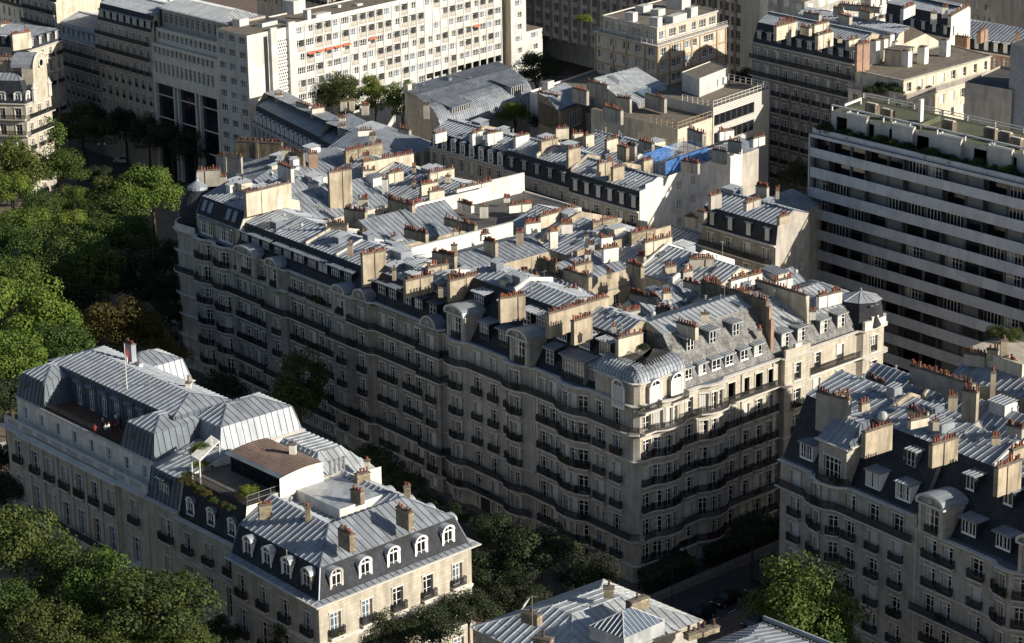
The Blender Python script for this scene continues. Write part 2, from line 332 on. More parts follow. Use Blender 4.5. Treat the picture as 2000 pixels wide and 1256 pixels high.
# ---------------------------------------------------------------- facade: floors x windows along a path
def plant_mesh(m, k):
    def f(mb):
        r = random.Random(k)
        for i in range(170):
            c = Vector((r.gauss(0, .38), r.gauss(0, .10), abs(r.gauss(.2, .28)))); a = Vector((r.uniform(-1, 1), r.uniform(-1, 1), r.uniform(-1, 1))).normalized()*.11; b_ = a.orthogonal().normalized()*.09; mb.poly([c-a, c+b_, c+a, c-b_], m)
    return cached(('balcony_plant', m, k), f)
def pick(r, mix):
    x = r.random()*sum(v for _, v in mix)
    for k, v in mix:
        x -= v
        if x <= 0: return k
    return mix[-1][0]
MIX = (("dark", 5), ("half", 3), ("sky", 2), ("shut", 2))
def facade(b, wall, path, floors, segs, m='stone', mix=MIX, th=.30, seed=1):
    """floors: (z0, z1, sill, height, width, style[, per-window kind string]); segs: windows on each stretch (0, n or list of metres)
    styles: n none, g guard in the reveal, b small balcony each, c balcony along the whole floor, o one balcony per stretch"""
    r = random.Random(seed)
    for fl in floors:
        z0, z1, sill, wh, ww, st = fl[:6]; mm = fl[6] if len(fl) > 6 else m
        for i, (a, e) in enumerate(zip(path, path[1:])):
            L = (e-a).length; d = (e-a)/L; n = nrm(a, e); sg = segs[i] if isinstance(segs, (list, tuple)) else segs
            if isinstance(sg, int): us = [L*(k+.5)/sg for k in range(sg)] if sg else []
            else: us = list(sg)
            wd = min(ww*1.22, L*.8/max(1, len(us))) if us else ww
            def q(u0, u1, za, zb):
                if u1-u0 > .001 and zb-za > .001: wall.poly([v3(a+d*u0, za), v3(a+d*u1, za), v3(a+d*u1, zb), v3(a+d*u0, zb)], mm)
            if not us or wh <= 0: q(0, L, z0, z1); continue
            zs, zt = z0+sill, z0+sill+wh; q(0, L, z0, zs); q(0, L, zt, z1); cur = 0
            for u in us:
                u0_, u1_ = u-wd/2, u+wd/2; q(cur, u0_, zs, zt); cur = u1_
                A, B = a+d*u0_, a+d*u1_; Ai, Bi = A-n*th, B-n*th
                wall.poly([v3(A, zs), v3(B, zs), v3(Bi, zs), v3(Ai, zs)], mm); wall.poly([v3(Ai, zt), v3(Bi, zt), v3(B, zt), v3(A, zt)], mm)
                wall.poly([v3(A, zt), v3(A, zs), v3(Ai, zs), v3(Ai, zt)], mm); wall.poly([v3(B, zs), v3(B, zt), v3(Bi, zt), v3(Bi, zs)], mm)
                if mm.startswith('stone') and wh > 1.5:
                    wall.box(v3(A-d*.2+n*.003, zt), v3(d*(wd+.4), 0), v3(n*.13, 0), (0, 0, .2), 'trim_pale'); wall.box(v3(A-d*.16+n*.003, zs), v3(d*.15, 0), v3(n*.07, 0), (0, 0, wh-.005), 'trim'); wall.box(v3(B+d*.01+n*.003, zs), v3(d*.15, 0), v3(n*.07, 0), (0, 0, wh-.005), 'trim')
                    if st in 'ng': wall.box(v3(A-d*.12+n*.003, zs-.16), v3(d*(wd+.24), 0), v3(n*.16, 0), (0, 0, .14), 'trim_pale')
                ang = math.atan2(d.y, d.x); kd = pick(r, mix)
                b.inst('shutter' if kd in ('shut', 'shutg') else ('french_window' if wh > 2.25 else 'window'), window_mesh(wd, wh, kd), v3(a+d*u-n*(th-.02), zs), ang)
                if st == 'b': b.inst('balcony', balcony_mesh(min(wd+.7, L*.9/len(us)+.4), .55), v3(a+d*u, z0+sill-.02), ang)
                if st in 'bc' and r.random() < .13: b.inst('balcony_plant', plant_mesh(pick(r, (('leaf', 3), ('leaf_dark', 3), ('leaf_olive', 2), ('red_cloth', .6))), r.randrange(3)), v3(a+d*(u+r.uniform(-.4, .4))+n*.38, zs+.05), ang)
                if st == 'g' and kd not in ('shutg',): b.inst('window_guard', guard_mesh(wd, .95), v3(a+d*u, zs), ang)
            q(cur, L, zs, zt)
            if st == 'o': b.inst('balcony', balcony_mesh(L*.86, .7), v3(a+d*(L/2), z0+sill-.02), math.atan2(d.y, d.x))
        if st == 'c':
            mb = MB(); zz = z0+sill-.03; sweep(mb, path, [(0, zz-.3), (.45, zz-.22), (.9, zz-.16), (.92, zz), (0, zz)], 'trim_pale'); rail(mb, off(path, .84), zz, 1.0); b.part('balcony', mb)
def string(mb, path, z, d=.22, h=.28, m='trim_pale'): sweep(mb, path, [(0, z-h), (d*.5, z-h*.8), (d, z-h*.25), (d, z), (0, z+.05)], m)
def bow(a, e, at, w, d=.8, n=4):      # path from a to e with bows of width w and depth d centred at the given metres
    L = (e-a).length; D = (e-a)/L; N = nrm(a, e); out = [a]
    for c in at:
        for i in range(n+1):
            t = i/n; out.append(a+D*(c-w/2+w*t)+N*(d*sin(pi*t)**.6 if 0 < t < 1 else 0))
    out.append(e); return out

# ---------------------------------------------------------------- roofs
def inset(poly, ds):
    n = len(poly); out = []
    for i in range(n):
        a, b_, c = poly[i-1], poly[i], poly[(i+1) % n]; d1 = (b_-a).normalized(); d2 = (c-b_).normalized()
        n1 = Vector((-d1.y, d1.x)); n2 = Vector((-d2.y, d2.x)); p1 = a+n1*ds[i-1]; p2 = b_+n2*ds[i]
        cr = d1.x*d2.y-d1.y*d2.x
        if abs(cr) < .02: out.append(b_+n2*ds[i]); continue
        t = ((p2.x-p1.x)*d2.y-(p2.y-p1.y)*d2.x)/cr; out.append(p1+d1*t)
    return out
def ribs(mb, q, m, step=.62, w=.07, h=.09):   # standing seams up a sloping face q = lower a, lower b, upper c, upper d
    a, b_, c, d = q; U = (b_-a)
    if U.length < .3: return
    n = U.cross(d-a)
    if n.length < 1e-5: n = U.cross(c-a)
    if n.length < 1e-5: return
    n.normalize(); U.normalize(); V = n.cross(U)
    P2 = [((p-a).dot(U), (p-a).dot(V)) for p in q]; x0 = min(p[0] for p in P2); x1 = max(p[0] for p in P2)
    k = int((x1-x0)/step); g = (x1-x0-k*step)/2
    for i in range(k+1):
        x = x0+g+i*step; ys = []
        for (xa, ya), (xb, yb) in zip(P2, P2[1:]+P2[:1]):
            if (xa-x)*(xb-x) < 0: ys.append(ya+(yb-ya)*(x-xa)/(xb-xa))
        if len(ys) < 2: continue
        lo, hi = min(ys), max(ys)
        if hi-lo < .25: continue
        mb.box(a+U*(x-w/2)+V*lo, U*w, V*(hi-lo), n*h, m, 'b')
def roof(mb, poly, levels, steep='slate', flat='zinc', wall='plaster_tan', top=None, seam=True, step=.95):
    """levels: (z, per-edge inset). Vertical stretches become wall, steep ones slate, shallow ones zinc with seams."""
    n = len(poly); rings = [[v3(p, z) for p in inset(poly, ds if isinstance(ds, (list, tuple)) else [ds]*n)] for z, ds in levels]
    full = [list(ds) if isinstance(ds, (list, tuple)) else [ds]*n for z, ds in levels]
    for k in range(len(rings)-1):
        A, B_ = rings[k], rings[k+1]; dz = levels[k+1][0]-levels[k][0]
        for i in range(n):
            j = (i+1) % n; run = full[k+1][i]-full[k][i]
            if (A[i]-A[j]).length < .02 and (B_[i]-B_[j]).length < .02: continue
            q = [A[i], A[j], B_[j], B_[i]]
            if abs(run) < .05: m = wall
            else: m = steep if dz/max(.01, abs(run)) > 1.1 else flat
            mb.poly(q, m)
            if m.startswith('zinc') and seam: ribs(mb, q, m, step)
    mb.poly(rings[-1], top or flat)
    if (top or flat).startswith('zinc') and seam and n == 4: ribs(mb, rings[-1], top or flat, step)
    return rings
def ridge_caps(mb, rings, m='lead', r=.09):
    for A, B_ in zip(rings[1:], rings[2:]):
        for p, q in zip(A, B_): mb.tube(p, q, r, m, n=5)

def chimney(b, p0, p1, zt, zb, th=.55, m='plaster_tan', pots=6, capm='cap', pk=None, parent=None):
    """stack between plan points p0, p1; pots stand along the top"""
    d = (p1-p0); L = d.length
    if L < .4: d = Vector((CDD.x, CDD.y)); L = .55; p0 = p0-d*.27; p1 = p0+d*L
    d = d/L; n = nrm(p0, p1); mb = MB(); o = (p0+p1)/2
    mb.box(v3(p0-n*th/2-o, zb-zt), v3(d*L, 0), v3(n*th, 0), (0, 0, zt-zb), m, 't')
    mb.box(v3(p0-d*.07-n*(th/2+.07)-o, 0), v3(d*(L+.14), 0), v3(n*(th+.14), 0), (0, 0, .12), capm)
    mb.box(v3(p0-n*th*.36-o, .12), v3(d*L, 0), v3(n*th*.72, 0), (0, 0, .08), capm)
    if L > 3 and RND.random() < .8:    # a shallow pilaster breaks the long side
        u = L*RND.uniform(.3, .7); mb.box(v3(p0+d*u+n*(th/2)-o, zb-zt), v3(d*.55, 0), v3(n*.14, 0), (0, 0, zt-zb-.02), m)
    ch = b.inst('chimney', mb.mesh('chimney'), v3(o, zt))
    if ch is None: return
    k = 0; nn = max(1, pots)
    for i in range(nn):
        if nn > 4 and RND.random() < .16: continue
        q = p0+d*(L*(i+.5)/nn)+n*RND.uniform(-.06, .06)
        kk = pk if pk is not None else (3 if RND.random() < .16 else RND.choice((0, 0, 1, 2)))
        pt = b.inst('chimney_pot', pot_mesh(kk), v3(q, zt+.18), RND.random()*6, parent=ch); s = RND.uniform(.55, 1.1); w_ = RND.uniform(.75, 1.05); pt.scale = (w_, w_, s); pt.rotation_euler.x = RND.uniform(-.09, .09)
    return ch
def chpx(b, x0, y0, x1, y1, zt, hp, pots, th=.55, m='plaster_tan', **kw):
    """stack whose top edge runs between two photograph pixels at height zt, hp pixels tall"""
    p, q = P(x0, y0, zt), P(x1, y1, zt); Z = v3((p+q)/2, zt-H).dot(FW); chimney(b, p, q, zt, zt-hp*Z/F/.95, th, m, pots, **kw)

def dormer(b, pos, ang, w, h, D, style='shed', kind='dark', z=None, body='slate', rf='zinc', rise=.35, over=.22, ww=None, guard=False):
    """pos: plan point of the front, ang: direction of the front's left-to-right edge"""
    def f(mb):
        if style == 'shed':
            mb.box((-w/2, 0, 0), (.12, 0, 0), (0, D, 0), (0, 0, h), body, 'b'); mb.box((w/2-.12, 0, 0), (.12, 0, 0), (0, D, 0), (0, 0, h), body, 'b')
            mb.box((-w/2+.12, 0, h-.18), (w-.24, 0, 0), (0, .14, 0), (0, 0, .18), 'frame'); mb.box((-w/2+.12, 0, 0), (w-.24, 0, 0), (0, .14, 0), (0, 0, .12), 'frame')
            q = [Vector((-w/2-over, -over*1.6, h)), Vector((w/2+over, -over*1.6, h)), Vector((w/2+over, D, h+rise)), Vector((-w/2-over, D, h+rise))]
            mb.poly(q, rf); ribs(mb, q, rf, .55); dn = Vector((0, 0, -.12)); mb.poly([p+dn for p in q][::-1], rf)
            for i in range(4): mb.poly([q[i]+dn, q[(i+1) % 4]+dn, q[(i+1) % 4], q[i]], rf)
        elif style in ('arch', 'stonearch'):
            r = w/2; fm = 'frame' if style == 'arch' else 'trim'; ww_ = w-.44; n = 8; hs = h-r*.75
            mb.box((-w/2, 0, 0), (.2, 0, 0), (0, D, 0), (0, 0, hs), body if style == 'arch' else 'trim', 'b'); mb.box((w/2-.2, 0, 0), (.2, 0, 0), (0, D, 0), (0, 0, hs), body if style == 'arch' else 'trim', 'b')
            for s_ in (-1, 1): mb.box((s_*w/2-.13, -.06, 0), (.26, 0, 0), (0, .06, 0), (0, 0, hs), fm)
            mb.box((-w/2-.06, -.14, -.16), (w+.12, 0, 0), (0, .3, 0), (0, 0, .16), fm)
            def ar(rr, k, y): t = pi*k/n; return Vector((-rr*cos(t), y, hs+rr*.75*sin(t)))
            for k in range(n):
                mb.poly([ar(r+.12, k, -.16), ar(r+.12, k+1, -.16), ar(r+.12, k+1, D), ar(r+.12, k, D)][::-1], rf)
                mb.poly([ar(r-.2, k, -.1), ar(r-.2, k+1, -.1), ar(r+.12, k+1, -.16), ar(r+.12, k, -.16)][::-1], fm)
                mb.poly([ar(r-.2, k, -.1), ar(r-.2, k+1, -.1), ar(r-.2, k+1, .06), ar(r-.2, k, .06)], fm)
            mb.poly([ar(r-.2, k, .05) for k in range(n+1)], 'glass')
            for x in (0,): mb.box((x-.04, .0, hs), (.08, 0, 0), (0, .04, 0), (0, 0, (r-.2)*.72), 'frame')
            mb.box((-r+.2, 0, hs-.05), (w-.4, 0, 0), (0, .05, 0), (0, 0, .1), 'frame')
        elif style == 'pav':   # stone bay with a curved pediment
            r = w/2; n = 10; hs = h-.9
            mb.box((-w/2, 0, 0), (w*.24, 0, 0), (0, D, 0), (0, 0, hs), 'stone', 'b'); mb.box((w/2-w*.24, 0, 0), (w*.24, 0, 0), (0, D, 0), (0, 0, hs), 'stone', 'b')
            mb.box((-w*.26, 0, hs-.55), (w*.52, 0, 0), (0, .3, 0), (0, 0, .55), 'stone')
            for s_ in (-1, 1): mb.box((s_*w*.40-.2, -.16, 0), (.4, 0, 0), (0, .16, 0), (0, 0, hs), 'trim')
            def ar(rr, k, y, hh): t = pi*k/n; return Vector((-rr*cos(t), y, hs+hh*sin(t)**.8))
            for k in range(n):
                A, B_ = ar(r+.15, k, -.45, 1.15), ar(r+.15, k+1, -.45, 1.15)
                mb.poly([A+Vector((0, D+.45, 0)), B_+Vector((0, D+.45, 0)), B_, A], rf)
                a2, b2 = ar(r-.2, k, -.45, .85), ar(r-.2, k+1, -.45, .85); mb.poly([a2, b2, B_, A][::-1], 'trim_pale'); 
                mb.poly([a2, b2, b2+Vector((0, .45, 0)), a2+Vector((0, .45, 0))], 'trim')
            mb.poly([ar(r-.2, k, -.02, .85) for k in range(n+1)], 'stone')
            mb.box((-r-.12, -.4, hs-.22), (w+.24, 0, 0), (0, .5, 0), (0, 0, .2), 'trim_pale')
            mb.cbox((0, -.15, hs+.1), .5, .3, .55, 'trim')
    z = z if z is not None else 0
    me = cached(('dormer', round(w, 2), round(h, 2), round(D, 1), style, body, rf, rise, over), f)
    pos = Vector(pos); d = Vector((cos(ang), sin(ang))); inn = Vector((-d.y, d.x))
    o = b.inst('dormer', me, v3(pos, z), ang)
    if o is None: return
    if style == 'shed':
        n = 1 if w < 2.3 else 2; fw = (w-.24)
        for i in range(n):
            cw = fw/n-.14; u = (i-(n-1)/2)*fw/n
            b.inst('dormer_window', window_mesh(round(cw, 1), h-.3, kind), v3(pos+d*u+inn*.08, z+.12), ang, parent=o)
    elif style == 'pav':
        b.inst('dormer_window', window_mesh(w*.50, h-1.5, kind), v3(pos+inn*.15, z+.05), ang, parent=o)
        b.inst('dormer_guard', guard_mesh(round(w*.5, 1), .95), v3(pos-inn*.02, z), ang, parent=o)
    else:
        b.inst('dormer_window', window_mesh(w-.42, h-w/2*.75-.05, kind), v3(pos+inn*.06, z), ang, parent=o)
    if guard: b.inst('dormer_guard', guard_mesh(round(w, 1), .9), v3(pos-inn*.12, z-.05), ang, parent=o)
    return o
def along(a, e, n, lo=0., hi=None):
    L = (e-a).length; d = (e-a)/L; hi = L if hi is None else hi
    return [a+d*(lo+(hi-lo)*(i+.5)/n) for i in range(n)]
def ang2(a, e): return math.atan2(e.y-a.y, e.x-a.x)
def velux(mb, p, q, n=1):             # a flat roof window between two 3d points up the slope, as a small raised box
    pass
def clutter(b, fr, T, prof, seed, ax='A', n=8, walls_=True, flat='zinc'):
    """small things on a roof whose section is prof [(s, z)]; T is the stretch along the ridge; fr(t, s) is the street frame"""
    r = random.Random(seed)
    def zf(s):
        for (s0, z0), (s1, z1) in zip(prof, prof[1:]):
            if s0 <= s <= s1: return z0+(z1-z0)*(s-s0)/(s1-s0), math.atan2(z1-z0, s1-s0)
        return prof[-1][1], 0
    pt = (lambda t, s: fr(t, s)) if ax == 'A' else (lambda t, s: fr(s, t))
    an = ang2(fr(1, 0), fr(0, 0)) if ax == 'A' else ang2(fr(0, 0), fr(0, 1))
    S0, S1 = prof[0][0], prof[-1][0]
    if walls_:
        k = max(1, int((T[1]-T[0])/r.uniform(6, 9)))
        for i in range(1, k):
            t = T[0]+(T[1]-T[0])*i/k+r.uniform(-.8, .8); mb = MB(); hh = r.choice((.22, .3, .5, .9)); m = r.choice(('plaster_cream', 'plaster_tan', 'lead', 'plaster_white'))
            for (s0, z0), (s1, z1) in zip(prof, prof[1:]):
                a, e = pt(t, s0), pt(t, s1); d = nrm(a, e)*.16
                q = [v3(a-d, z0-.3), v3(a+d, z0-.3), v3(e+d, z1-.3), v3(e-d, z1-.3)]; up = Vector((0, 0, hh+.3))
                mb.poly([q[0]+up, q[1]+up, q[2]+up, q[3]+up], m); mb.poly([q[1], q[2], q[2]+up, q[1]+up], m); mb.poly([q[0], q[3], q[3]+up, q[0]+up], m); mb.poly([q[0], q[1], q[1]+up, q[0]+up], m); mb.poly([q[2], q[3], q[3]+up, q[2]+up], m)
            b.part('parapet', mb)
    for i in range(n):
        t = r.uniform(T[0]+.8, T[1]-.8); s = r.uniform(S0+.8, S1-.8); z, sl = zf(s); p = pt(t, s); x = r.random()
        if x < .36: skylight(b, p, z+.04, an, sl, r.choice((.7, .9, 1.1)), r.choice((1., 1.3, 1.6)))
        elif x < .62: vent(b, p, z, r.choice((.4, .6, .9)), r.choice((.06, .1, .14)))
        elif x < .84:
            w_, l_, h_ = r.choice(((1.2, 1.6, .5), (1.8, 2.2, .7), (2.6, 2.0, .9), (1.4, 1.2, 1.1)))
            def f(mb):
                mb.box((-w_/2, -l_/2, -.8), (w_, 0, 0), (0, l_, 0), (0, 0, h_+.8), r_m); q = [Vector((-w_/2-.1, -l_/2-.15, h_-.05)), Vector((w_/2+.1, -l_/2-.15, h_-.05)), Vector((w_/2+.1, l_/2, h_+.3)), Vector((-w_/2-.1, l_/2, h_+.3))]; mb.poly(q, flat); ribs(mb, q, flat, .55)
            r_m = r.choice(('plaster_white', 'zinc', 'plaster_cream', 'lead')); b.inst('roof_box', cached(('roof_box', w_, l_, h_, r_m, flat), f), v3(p, z), an)
        elif x < .93: antenna(b, p, z-.1, r.choice((1.8, 2.6, 3.2)))
        else: dish(b, p, z-.2, r.uniform(1.6, 3), .38)
def dish(b, p, z, az=2.2, r=.42):
    def f(mb):
        mb.tube((0, 0, 0), (0, 0, .8), .04, 'metal'); c = Vector((0, -.1, .9)); n = 12
        R3 = Matrix.Rotation(rad(-60), 3, 'X')
        pr = [(0, 0), (r*.5, .05), (r, .2)]
        for (r1, z1), (r2, z2) in zip(pr, pr[1:]):
            for i in range(n):
                a, e = 2*pi*i/n, 2*pi*(i+1)/n; q = [Vector((r1*cos(a), r1*sin(a), z1)), Vector((r1*cos(e), r1*sin(e), z1)), Vector((r2*cos(e), r2*sin(e), z2)), Vector((r2*cos(a), r2*sin(a), z2))]
                if r1 == 0: q = q[1:]
                mb.poly([c-R3 @ x for x in q], 'white_paint'); 
    b.inst('satellite_dish', cached(('dish', r), f), v3(p, z), az)
def antenna(b, p, z, h=3.):
    def f(mb):
        mb.tube((0, 0, 0), (0, 0, h), .03, 'metal', n=4)
        mb.tube((-.6, 0, h-.2), (.6, 0, h-.2), .02, 'metal', n=4)
        for i in range(5): mb.tube((-.5+.25*i, -.25, h-.2), (-.5+.25*i, .25, h-.2), .015, 'metal', n=4)
    b.inst('antenna', cached(('antenna', h), f), v3(p, z), RND.random()*3)
def vent(b, p, z, h=.6, r=.1):
    b.inst('vent_pipe', cached(('vent', h, r), lambda mb: (mb.tube((0, 0, -.4), (0, 0, h), r, 'metal', n=7), mb.lathe((0, 0, h), [(r*1.7, 0), (r*1.7, .08), (0, .2)], 'metal', 8))), v3(p, z))
def skylight(b, p, z, ang, slope, w=.9, l=1.3):
    def f(mb):
        mb.box((-w/2, -l/2, .02), (w, 0, 0), (0, l, 0), (0, 0, .1), 'lead'); mb.box((-w/2+.1, -l/2+.1, .1), (w-.2, 0, 0), (0, l-.2, 0), (0, 0, .035), 'glass_sky')
    o = b.inst('skylight', cached(('skylight', w, l), f), v3(p, z), ang)
    if o: o.rotation_euler.x = slope
# ================================================================ MAIN BLOCK
REG = []                                # (building, polygon) so that each chimney goes to the roof it stands on
def inpoly(p, poly):
    n = len(poly); c = False
    for i in range(n):
        a, b_ = poly[i], poly[(i+1) % n]
        if (a.y > p.y) != (b_.y > p.y) and p.x < (b_.x-a.x)*(p.y-a.y)/(b_.y-a.y)+a.x: c = not c
    return c
def owner(p):
    for b, poly in REG:
        if inpoly(p, poly): return b
    return min(REG, key=lambda r: ((sum(r[1], Vector((0, 0)))/len(r[1]))-p).length)[0]
def rect(t0, t1, s0, s1): return [S(t1, s0), S(t0, s0), S(t0, s1), S(t1, s1)]
def walls(mb, poly, z0, z1, m, skip=()):
    for i in range(len(poly)):
        if i in skip: continue
        a, b_ = poly[i], poly[(i+1) % len(poly)]; mb.poly([v3(a, z0), v3(b_, z0), v3(b_, z1), v3(a, z1)], m)
def bld(name, label, cat, poly, group=None):
    c = sum(poly, Vector((0, 0)))/len(poly); b = Thing(name, label, cat, (c.x, c.y, 0), group); REG.append((b, poly)); return b

FL = [(0, 2.4, .5, 1.4, 1.1, 'n'), (2.4, 5.8, .35, 2.35, 1.2, 'b'), (5.8, 9.2, .2, 2.4, 1.2, 'c'), (9.2, 12.6, .2, 2.4, 1.2, 'b'), (12.6, 16.2, .25, 2.4, 1.2, 'b'), (16.2, 19.8, .25, 2.4, 1.2, 'b'), (19.8, 23.3, .2, 2.4, 1.15, 'c')]
def floors(styles, **k): return [f[:5]+(s_,) for f, s_ in zip(FL, styles)]
def door(b, a, e, u, w=1.9, h=3.6, z=0.):
    d = (e-a).normalized(); n = nrm(a, e); mb = MB(); p = a+d*u
    mb.box(v3(p-d*w/2+n*.02, z), v3(d*w, 0), v3(n*.05, 0), (0, 0, h), 'iron'); mb.box(v3(p-d*(w/2+.25)+n*.01, z), v3(d*.25, 0), v3(n*.18, 0), (0, 0, h+.3), 'trim'); mb.box(v3(p+d*(w/2)+n*.01, z), v3(d*.25, 0), v3(n*.18, 0), (0, 0, h+.3), 'trim')
    mb.box(v3(p-d*(w/2)+n*.01, z+h), v3(d*w, 0), v3(n*.18, 0), (0, 0, .3), 'trim'); b.part('door', mb)
def pilaster(mb, a, e, u, w, z0, z1, m='stone', d=.22, rust=False):
    D = (e-a).normalized(); n = nrm(a, e); p = a+D*(u-w/2)
    if not rust: mb.box(v3(p, z0), v3(D*w, 0), v3(n*d, 0), (0, 0, z1-z0), m); return
    z = z0
    while z < z1-.2: mb.box(v3(p, z), v3(D*w, 0), v3(n*d, 0), (0, 0, .40), m, ''); z += .48
    mb.box(v3(p+D*.04, z0), v3(D*(w-.08), 0), v3(n*(d-.07), 0), (0, 0, z1-z0), m)
def pipe(b, p, n, z0, z1): b.inst('downpipe', cached(('pipe', round(z1-z0, 1)), lambda mb: mb.tube((0, 0, 0), (0, 0, z1-z0), .08, 'trim_pale', n=6)), v3(p+n*.14, z0))
NA = nrm(S(10, 0), S(0, 0)); NC = nrm(S(0, 0), S(0, 10)); ANGA = ang2(S(10, 0), S(0, 0)); ANGC = ang2(S(0, 0), S(0, 10))

# ---- A5 + C1: the corner building
b = bld('apartment_building', 'pale stone corner building with a barrel zinc roof over its sunlit top floor', 'building', [S(21, 0), S(0, 0), S(0, 27), S(13, 27), S(13, 13), S(21, 13)])
A5 = b; wl = MB()
pa = bow(S(21, 0), S(0.7, 0), [8.4], 6.2, 1.0, 4)+[S(0, .6)]
# windows: one on the first stretch x2, two over the bow, three on the right
segA = [[1.8, 4.0], [.8], [.9], [.9], [.8], [2.2, 5.6], 0]
facade(b, wl, pa, floors('nbcbbbc'), segA, 'stone', seed=3)
pc = [S(0, .6)]+bow(S(0, 1.1), S(0, 27), [4.3, 13.0], 5.0, .9, 4)
segC = [0, [.75], [.75], [.9], [.9], [.75], [1.9], [.75], [.9], [.9], [.75], [1.5, 4.3, 7.0, 9.6]]
facade(b, wl, pc, floors('nbcbbbc'), segC, 'stone_warm', seed=8)
for pth in (pa, pc):
    string(wl, pth, 2.4); string(wl, pth, 5.75, .5, .4); string(wl, pth, 16.2, .25, .3); string(wl, pth, 19.75, .5, .35); string(wl, pth, 23.5, .55, .4)
pipe(b, S(21, 0), NA, 0, 23); pipe(b, S(.2, 27), NC, 3, 23)
for u in (6.0, 9.0, 15.6, 18.2): pilaster(wl, S(21, 0), S(.7, 0), u, .35, 6, 19.4, 'stone', .12) if 0 else None
for u in (20.2, 27.6): pilaster(wl, S(0, 0), S(0, 27), min(u, 26.6), .5, 6, 23, 'trim', .2)
pilaster(wl, S(21, 0), S(0, 0), .5, .5, 2.4, 23, 'trim', .16); door(b, S(0, 0), S(0, 27), 8.6); b.part('wall', wl)
# slate slopes on the long street, two rows of dormers
rf = MB(); ra = [S(21, 0), S(7.6, 0), S(7.6, 13), S(21, 13)]
R_ = roof(rf, ra, [(23.4, [.5, .2, 0, 0]), (29.6, [4.6, .3, .8, 0]), (31.0, [8., .35, 4.8, 0])], 'slate', 'zinc', 'plaster_tan'); ridge_caps(rf, R_)
# roofs on the sunny street
rc = [S(0, 9.), S(0, 27), S(12, 27), S(12, 9.)]
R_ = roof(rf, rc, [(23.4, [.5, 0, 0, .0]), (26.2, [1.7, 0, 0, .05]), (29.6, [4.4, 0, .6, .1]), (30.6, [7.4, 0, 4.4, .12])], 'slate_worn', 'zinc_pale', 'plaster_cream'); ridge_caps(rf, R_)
walls(rf, [S(13, 27), S(13, 13), S(21, 13)][:3], 0, 25, 'plaster_tan', (2,))
def ledge(mb, path, q, z, m='lead'):
    for a, e in zip(path, path[1:]): mb.poly([v3(a, z), v3(e, z), v3(q, z)], m)
for a, e in zip(pa, pa[1:]): rf.poly([v3(a, 23.42), v3(e, 23.42), v3(e-NA*2.2, 23.42), v3(a-NA*2.2, 23.42)], 'lead')
for a, e in zip(pc, pc[1:]): rf.poly([v3(a, 23.44), v3(e, 23.44), v3(e-NC*2.2, 23.44), v3(a-NC*2.2, 23.44)], 'lead')
# corner pavilion: stone attic with a barrel zinc roof and a railed terrace behind
rp = MB(); z0 = 23.5; zt = 26.3
pv = [S(8.4, .1), S(.7, .1), S(.1, .7), S(.1, 9.2), S(6.2, 9.2), S(8.4, 7)]
walls(rp, pv[:4], z0, zt-.2, 'stone_warm', (3,))
string(rp, pv[:4], zt, .35, .3); n = 5
def barrel(i): a = i/n*pi/2; return (zt+1.6*sin(a), .05+2.6*(1-cos(a)))
lv = [(barrel(i)[0], [barrel(i)[1], barrel(i)[1], barrel(i)[1], 0, 0, 0]) for i in range(n+1)]
for (za, da), (zb, db) in zip(lv, lv[1:]):
    A_, B_ = inset(pv, da), inset(pv, db)
    for i in range(3):
        q = [v3(A_[i], za), v3(A_[i+1], za), v3(B_[i+1], zb), v3(B_[i], zb)]; rp.poly(q, 'zinc'); ribs(rp, q, 'zinc', .62)
tp = inset(pv, lv[-1][1]); rp.poly([v3(p, zt+1.6) for p in tp], 'terrace_tile'); b.part('corner_roof', rp)
mb = MB(); rail(mb, [tp[0]+CDD*.3, tp[1]+CDD*.3, tp[3]], zt+1.6, .9, step=.2); b.part('terrace_rail', mb)
mb = MB(); q = [S(.55, 3.4), S(.55, 6.3)]
for i in range(7):
    u = i/6; a_ = q[0]+(q[1]-q[0])*u
    if i < 6: mb.poly([v3(a_-CDD*0+NC*-.15, zt+.75), v3(q[0]+(q[1]-q[0])*(i+1)/6+NC*-.15, zt+.75), v3(q[0]+(q[1]-q[0])*(i+1)/6-NC*1.35, zt+1.75), v3(a_-NC*1.35, zt+1.75)], 'glass')
    mb.tube(v3(a_-NC*.15, zt+.79), v3(a_-NC*1.35, zt+1.79), .04, 'white_paint', n=4)
b.part('roof_window', mb)
b.part('roof', rf)
for p in along(S(0, 1), S(0, 9), 2): dormer(b, p+NC*.42, ANGC, 2.0, 3.5, 2.2, 'arch', 'shut', 22.9, 'stone_warm', 'zinc')
dormer(b, S(3.2, 0)+NA*.35, ANGA, 2.2, 3.4, 2.2, 'arch', 'shut', 22.9, 'stone', 'zinc')
for p in (S(0, 1.9), S(0, 7.0)):
    mb = MB(); pp_ = [p-CDD*1.7, p-CDD*1.5+NC*1.1, p+CDD*1.5+NC*1.1, p+CDD*1.7]; sweep(mb, pp_, [(0, 22.55), (.1, 22.85), (-.0, 22.86)], 'trim_pale', False); mb.poly([v3(x, 22.86) for x in pp_], 'trim_pale'); rail(mb, pp_, 22.86, .95); b.part('balcony', mb)
for i, (t, w_) in enumerate(((19.0, 2.0), (15.2, 2.6), (9.8, 2.4))): dormer(b, S(t, 1.0), ANGA, w_, 2.3, 2.4, 'shed', 'dark', 24.0, 'slate', 'zinc', rise=.5)
dormer(b, S(13.0, .3), ANGA, 4.2, 3.0, 3.4, 'shed', 'dark', 23.5, 'stone', 'zinc', rise=.4, guard=True)
for t, w_ in ((18.6, 2.5), (13.8, 2.6), (9.6, 2.5)): dormer(b, S(t, 2.9), ANGA, w_, 2.1, 3.0, 'shed', 'dark', 27.0, 'slate', 'zinc', rise=.3)
